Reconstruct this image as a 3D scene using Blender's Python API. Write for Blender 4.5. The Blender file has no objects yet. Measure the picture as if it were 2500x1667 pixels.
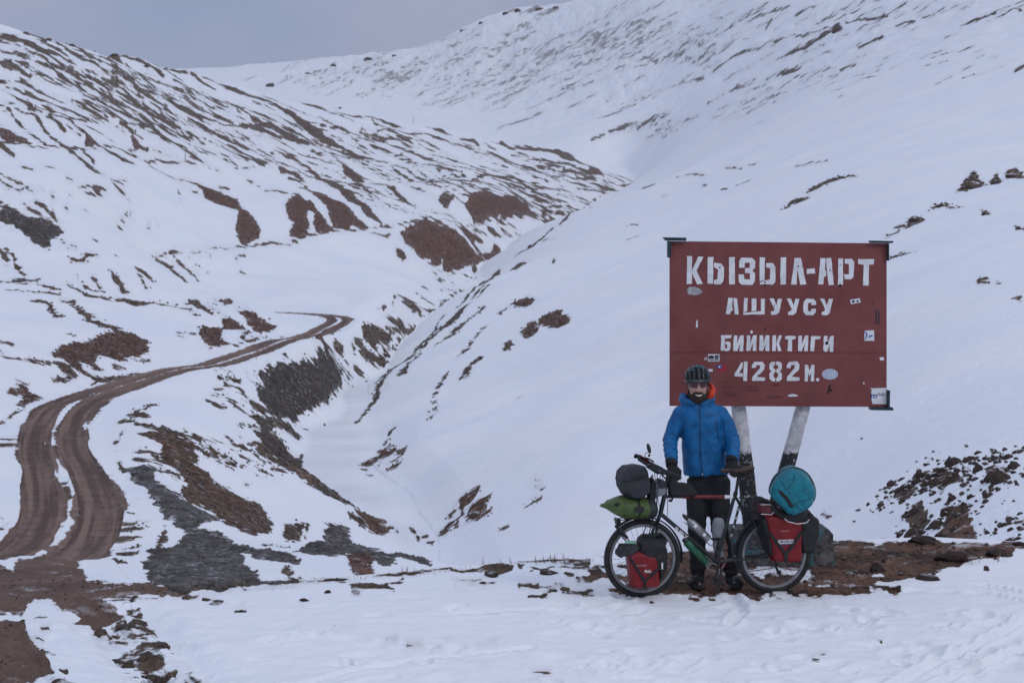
import bpy, bmesh, math, random
import numpy as np
from mathutils import Vector, Matrix
SC=bpy.context.scene
COL=SC.collection
# ---------------------------------------------------------------- camera
cam=bpy.data.cameras.new('camera'); camo=bpy.data.objects.new('camera',cam); COL.objects.link(camo)
CAMZ=2.92
camo.location=(0,0,CAMZ); camo.rotation_euler=(math.radians(90),0,0)
cam.lens=70.0; cam.sensor_width=36; cam.shift_y=-0.0935; cam.clip_start=0.1; cam.clip_end=9000
cam.dof.use_dof=True; cam.dof.focus_distance=17.2; cam.dof.aperture_fstop=7.1
SC.camera=camo
# ---------------------------------------------------------------- overcast sky
SUN_EL=math.radians(34); SUN_AZ=math.radians(138)
wd=bpy.data.worlds.new('World'); SC.world=wd; wd.use_nodes=True
nt=wd.node_tree; nt.nodes.clear()
def N(t,typ,**kw):
    n=t.nodes.new(typ)
    for k,v in kw.items(): setattr(n,k,v)
    return n
out=N(nt,'ShaderNodeOutputWorld'); bg=N(nt,'ShaderNodeBackground'); nt.links.new(bg.outputs[0],out.inputs[0])
sky=N(nt,'ShaderNodeTexSky',sky_type='NISHITA',sun_disc=False); sky.sun_elevation=SUN_EL; sky.sun_rotation=SUN_AZ; sky.altitude=4200
tc=N(nt,'ShaderNodeTexCoord'); sep=N(nt,'ShaderNodeSeparateXYZ'); nt.links.new(tc.outputs['Generated'],sep.inputs[0])
cl=N(nt,'ShaderNodeMapping'); cl.inputs['Scale'].default_value=(1.0,1.0,2.6); nt.links.new(tc.outputs['Generated'],cl.inputs[0])
nz=N(nt,'ShaderNodeTexNoise'); nz.inputs['Scale'].default_value=7.5; nz.inputs['Detail'].default_value=5; nz.inputs['Roughness'].default_value=.5; nt.links.new(cl.outputs[0],nz.inputs['Vector'])
rp=N(nt,'ShaderNodeValToRGB'); nt.links.new(nz.outputs[0],rp.inputs[0])
rp.color_ramp.elements[0].position=.35; rp.color_ramp.elements[0].color=(.250,.312,.452,1)
rp.color_ramp.elements[1].position=.66; rp.color_ramp.elements[1].color=(.345,.352,.488,1)
# overcast luminance: zenith brighter than the horizon (Moon-Spencer)
m1=N(nt,'ShaderNodeMath',operation='MAXIMUM'); nt.links.new(sep.outputs[2],m1.inputs[0]); m1.inputs[1].default_value=0
zs=N(nt,'ShaderNodeVectorMath',operation='SCALE'); zs.inputs[0].default_value=(.400,.437,.505); nt.links.new(m1.outputs[0],zs.inputs['Scale'])
vb=N(nt,'ShaderNodeVectorMath',operation='SCALE'); nt.links.new(rp.outputs[0],vb.inputs[0]); vb.inputs["Scale"].default_value=1.08
vm=N(nt,'ShaderNodeVectorMath',operation='ADD'); nt.links.new(vb.outputs[0],vm.inputs[0]); nt.links.new(zs.outputs[0],vm.inputs[1])
vs=N(nt,'ShaderNodeVectorMath',operation='SCALE'); nt.links.new(sky.outputs[0],vs.inputs[0]); vs.inputs['Scale'].default_value=.08
mx=N(nt,'ShaderNodeMix',data_type='RGBA'); mx.inputs[0].default_value=.9
nt.links.new(vs.outputs[0],mx.inputs[6]); nt.links.new(vm.outputs[0],mx.inputs[7]); nt.links.new(mx.outputs[2],bg.inputs[0]); bg.inputs[1].default_value=1.0
# ---------------------------------------------------------------- veiled sun
sl=bpy.data.lights.new('sun','SUN'); sl.energy=.66; sl.angle=math.radians(11); sl.color=(1,.95,.88)
so=bpy.data.objects.new('sun',sl); COL.objects.link(so); so.location=(0,0,300)
sd=Vector((math.sin(SUN_AZ)*math.cos(SUN_EL),math.cos(SUN_AZ)*math.cos(SUN_EL),math.sin(SUN_EL)))
so.rotation_euler=sd.to_track_quat('Z','Y').to_euler()
SC.view_settings.view_transform='Standard'; SC.view_settings.look='None'; SC.view_settings.exposure=0; SC.view_settings.gamma=1
SC.render.engine='CYCLES'; SC.cycles.max_bounces=5; SC.cycles.diffuse_bounces=2; SC.cycles.glossy_bounces=2; SC.cycles.transmission_bounces=4; SC.cycles.use_denoising=True
random.seed(5)
# control points of the valley (metres), image pixels unprojected at guessed depths: left hillside, right mountain, stream bed profile, terrace rim, road centre line
LEFT_PTS=[(-11.71,48.00,-4.70),(-14.18,62.00,-6.11),(-16.60,74.00,-6.56),(-21.18,90.00,-6.84),(-23.97,100.00,-6.83),(-26.56,115.00,-6.79),(-28.75,142.00,-7.20),(-28.51,168.00,-7.77),(-27.38,200.00,-8.06),(-25.50,245.00,-8.38),(-23.84,290.00,-7.92),(-30.41,305.00,-7.35),(-39.05,310.00,-7.52),(-15.43,60.00,-5.95),(-21.09,82.00,-6.69),(-27.00,105.00,-6.63),(-33.43,130.00,-6.06),(-38.57,150.00,-4.82),(-18.79,97.00,-6.33),(-12.73,75.00,-6.69),(-9.33,55.00,-5.33),(-5.48,30.00,-2.04),(-11.09,75.00,-7.51),(-8.82,70.00,-7.20),(-6.45,62.00,-6.18),(-4.93,60.00,-5.95),(-3.26,54.00,-5.35),(-1.93,45.00,-4.34),(-1.05,38.00,-3.53),(-4.83,42.00,-3.84),(-3.29,40.00,-3.54),(-4.73,32.00,-2.37),(-2.29,38.00,-3.32),(-7.92,85.00,-10.57),(-5.13,85.00,-10.76),(-3.08,80.00,-10.66),(-19.84,125.00,-7.08),(-26.19,145.00,-7.73),(-25.08,158.00,-8.00),(-23.98,178.00,-8.60),(-21.00,138.00,-8.28),(-22.23,165.00,-8.48),(-22.43,195.00,-8.42),(-21.93,230.00,-8.45),(-20.81,275.00,-7.78),(-19.31,320.00,-6.04),(-19.74,228.00,-13.83),(-18.53,178.00,-13.66),(-15.41,145.00,-13.44),(-11.37,125.00,-13.10),(-6.99,108.00,-12.45),(-13.86,110.00,-9.01),(-11.85,103.00,-9.60),(-10.20,98.00,-10.28),(-16.43,122.00,-8.71),(-19.08,133.00,-8.60),(-8.80,178.00,-19.11),(-2.98,108.00,-15.17),(-11.55,300.00,-21.09),(-13.88,230.00,-19.01),(-16.47,270.00,-13.20),(-16.06,340.00,-12.02),(-18.83,330.00,-6.17),(-13.43,370.00,-9.86),(-9.87,470.00,-6.95),(-4.41,560.00,-3.33),(-16.16,420.00,-5.90),(-22.39,400.00,-3.73),(-31.24,380.00,-3.40),(-37.99,365.00,-3.94),(-26.72,325.00,-6.03),(-37.38,325.00,-6.03),(-42.68,410.00,-0.31),(-37.00,450.00,3.31),(-28.37,470.00,3.33),(-19.24,500.00,0.08),(-26.90,500.00,7.18),(-14.88,540.00,8.12),(-3.41,600.00,9.35),(-66.91,375.00,0.79),(-59.13,400.00,2.83),(-50.40,430.00,4.71),(-41.85,460.00,5.84),(-31.72,490.00,7.10),(-20.40,530.00,8.02),(-8.52,590.00,10.15),(7.79,660.00,13.60),(17.95,720.00,16.15),(11.00,680.00,9.46),(30.44,800.00,14.12),(-66.86,260.00,-1.40),(-77.15,300.00,3.18),(-88.72,345.00,11.52),(-102.86,400.00,22.08),(-115.72,450.00,33.82),(-131.15,510.00,49.09),(-146.58,570.00,65.49),(-58.69,275.00,-1.65),(-50.16,235.00,-4.07),(-41.62,195.00,-5.65),(-51.43,200.00,-3.90),(-47.32,262.00,-4.30),(-40.65,275.00,-4.66),(-37.10,280.00,-4.92),(-34.21,246.00,-7.73),(-29.37,246.00,-8.27),(-33.17,294.00,-8.07),(-28.53,280.00,-7.92),(-35.51,303.00,-7.55),(-32.15,178.00,-7.63),(-34.30,232.00,-7.28),(-39.15,240.00,-6.32),(-68.30,320.00,3.20),(-80.03,375.00,12.27),(-89.64,420.00,20.74),(-100.31,470.00,30.05),(-115.25,540.00,45.90),(-128.06,600.00,61.44),(-137.65,585.00,63.30),(-63.50,400.00,5.02),(-74.62,470.00,14.64),(-82.55,520.00,23.84),(-92.08,580.00,36.40),(-103.19,650.00,50.39),(-117.49,730.00,66.29),(-125.41,670.00,65.48),(-54.13,520.00,13.61),(-62.45,600.00,24.44),(-71.82,690.00,38.23),(-81.19,780.00,52.21),(-89.52,860.00,64.42),(-106.01,800.00,65.72),(-28.17,570.00,14.64),(-33.61,680.00,27.31),(-39.54,800.00,42.11),(-45.47,920.00,58.45),(-69.28,890.00,61.70),(3.57,680.00,18.38),(3.99,760.00,26.85),(4.62,880.00,38.33),(5.25,1000.00,53.43),(-20.15,960.00,56.24),(30.44,800.00,24.61),(34.24,900.00,35.20),(38.05,1000.00,47.97),(55.54,1000.00,41.41),(49.99,900.00,29.29),(-158.15,615.00,68.28),(-137.66,645.00,63.71),(-147.06,625.00,65.24),(-133.84,715.00,67.34),(-126.34,785.00,68.49),(-113.30,855.00,66.86),(-95.76,920.00,65.29),(-73.96,950.00,62.13),(-48.43,980.00,58.42),(-21.41,1020.00,55.78),(5.56,1060.00,52.52),(40.33,1060.00,46.50),(-180.01,700.00,75.48),(-157.94,740.00,69.91),(-139.71,880.00,72.97),(-107.21,1030.00,69.14),(-54.36,1100.00,61.61),(6.30,1200.00,55.14),(66.65,1200.00,38.08),(-308.59,1200.00,98.44),(-206.39,1300.00,77.97),(-74.13,1500.00,56.71),(88.87,1600.00,32.31),(-771.48,3000.00,176.11),(-312.27,3000.00,143.31),(-16.14,50.00,-5.13),(-32.28,100.00,-6.61),(-64.55,200.00,-3.03),(-112.97,350.00,15.47),(-154.93,480.00,46.38),(-180.75,560.00,71.99),(-258.21,800.00,98.09),(103.13,900.00,3.71),(57.29,500.00,-11.95),(9.21,130.00,-18.00),(24.80,350.00,-22.80)]
RIGHT_PTS=[(-3.93,102.00,-12.16),(-9.67,140.00,-12.88),(-14.00,185.00,-13.71),(-14.39,205.00,-13.49),(-15.86,245.00,-12.94),(-15.59,330.00,-10.50),(-12.77,400.00,-8.10),(-8.48,510.00,-3.55),(-2.10,600.00,0.82),(11.33,700.00,9.66),(26.94,800.00,17.27),(53.36,1000.00,32.22),(-6.46,120.00,-12.72),(0.45,85.00,-10.20),(0.52,100.00,-9.89),(0.68,130.00,-9.47),(0.94,180.00,-8.34),(1.42,270.00,-5.11),(1.94,370.00,-1.61),(4.26,500.00,2.81),(-4.43,115.00,-11.82),(-5.77,150.00,-11.38),(-7.50,195.00,-10.55),(-10.08,262.00,-9.46),(5.31,75.00,-8.41),(6.52,92.00,-7.86),(9.07,128.00,-6.48),(13.46,190.00,-2.73),(20.55,290.00,2.54),(31.17,440.00,10.04),(48.18,680.00,22.85),(60.22,850.00,35.26),(70.85,1000.00,54.09),(87.15,1230.00,100.83),(106.28,1500.00,171.52),(116.90,1650.00,217.24),(7.38,55.00,-5.09),(9.00,67.00,-4.93),(12.76,95.00,-4.06),(18.53,138.00,-1.18),(27.52,205.00,3.55),(44.31,330.00,13.31),(71.16,530.00,33.52),(114.13,850.00,79.87),(151.72,1130.00,142.29),(167.83,1250.00,178.95),(6.69,35.00,-2.22),(9.17,48.00,-2.71),(13.57,71.00,-2.30),(20.07,105.00,-0.20),(28.67,150.00,3.38),(42.05,220.00,9.85),(70.72,370.00,25.90),(116.58,610.00,62.15),(162.45,850.00,113.33),(185.39,970.00,143.76),(5.90,23.00,-0.48),(7.70,30.00,-0.92),(9.76,38.00,-1.04),(14.12,55.00,-1.12),(21.82,85.00,0.39),(30.81,120.00,3.29),(43.64,170.00,7.90),(69.32,270.00,19.69),(110.39,430.00,44.67),(159.17,620.00,84.81),(184.84,720.00,110.61),(7.74,24.00,-0.42),(15.47,48.00,-0.61),(30.62,95.00,2.17),(58.02,180.00,11.34),(112.81,350.00,38.43),(180.50,560.00,86.68),(2.87,80.00,-9.26),(3.48,97.00,-8.45),(5.02,140.00,-7.37),(7.71,215.00,-3.47),(13.99,390.00,3.26),(22.23,620.00,10.92),(39.95,1050.00,56.65),(51.37,1350.00,110.38),(60.88,1600.00,165.26),(62.30,1850.00,230.28),(6.30,1200.00,66.95),(8.13,1550.00,126.30),(9.45,1800.00,185.56),(-2.56,1950.00,232.76),(-33.74,2030.00,231.09),(-51.96,1350.00,86.76),(-65.43,1700.00,138.24),(-80.82,2100.00,216.92),(-121.04,2250.00,222.36),(-113.49,1500.00,112.48),(-136.19,1800.00,154.07),(-177.80,2350.00,225.43),(-156.13,1500.00,114.12),(-255.02,2450.00,229.01),(-201.53,1600.00,128.53),(-309.42,2500.00,220.50),(-258.74,1700.00,141.95),(-395.71,2600.00,231.48),(-344.81,1800.00,146.20),(-517.21,2700.00,234.37),(69.04,2050.00,247.68),(-2.79,2130.00,246.06),(-88.52,2300.00,230.25),(-192.94,2550.00,236.01),(-275.84,2650.00,239.35),(-334.18,2700.00,229.64),(-426.15,2800.00,239.88),(87.56,2600.00,300.84),(-3.54,2700.00,294.59),(-111.61,2900.00,271.80),(-234.55,3100.00,270.01),(-403.06,3200.00,257.63),(-632.15,3300.00,258.38),(228.25,1700.00,227.46),(256.72,1000.00,145.93),(258.01,1350.00,187.13),(155.87,2200.00,274.25),(-17.32,450.00,-18.34),(-23.09,600.00,-9.68),(-34.64,900.00,27.32),(-9.97,600.00,-12.30),(-12.46,750.00,0.30),(7.56,640.00,-2.12),(7.50,780.00,7.01),(4.88,930.00,28.14),(-28.78,350.00,-25.09),(-57.56,700.00,-8.71),(-90.44,1100.00,49.59),(-73.91,500.00,-17.42),(-147.82,1000.00,38.78),(-128.06,600.00,-8.36),(-213.43,1000.00,38.78),(-17.70,170.00,-18.12),(-22.17,150.00,-19.58),(-38.31,200.00,-24.90),(-77.15,300.00,-19.12),(-308.59,1200.00,45.96)]
STREAM_Z=[(10.00,-11.08),(60.00,-11.38),(100.00,-12.08),(130.00,-12.68),(170.00,-13.48),(230.00,-13.88),(300.00,-13.48),(350.00,-11.58),(450.00,-8.08),(550.00,-3.08),(650.00,2.92),(800.00,12.92),(1000.00,26.92),(1500.00,52.92),(4000.00,92.92)]
RIM=[(-7.38,16.26),(-4.18,16.26),(-3.62,16.61),(-3.15,17.25),(-2.04,17.43),(-0.77,18.07),(0.84,18.86),(1.80,19.47),(3.16,19.99),(4.32,20.29),(5.09,19.81),(8.68,19.61)]
ROAD_PTS=[(-10.68,34.00,-2.89),(-11.35,42.00,-3.93),(-12.20,50.00,-4.93),(-14.18,62.00,-6.18),(-16.03,72.00,-6.62),(-18.80,83.00,-6.81),(-21.75,94.00,-6.86),(-24.36,106.00,-6.84),(-26.31,119.00,-6.73),(-27.93,135.00,-7.15),(-28.67,155.00,-7.52),(-27.94,176.00,-7.82),(-26.72,205.00,-8.02),(-26.04,245.00,-8.38),(-25.32,275.00,-8.27),(-25.07,288.00,-7.98),(-26.60,296.00,-7.70),(-31.54,303.00,-7.55),(-39.30,312.00,-7.59),(-43.60,316.00,-8.14)]
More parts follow.
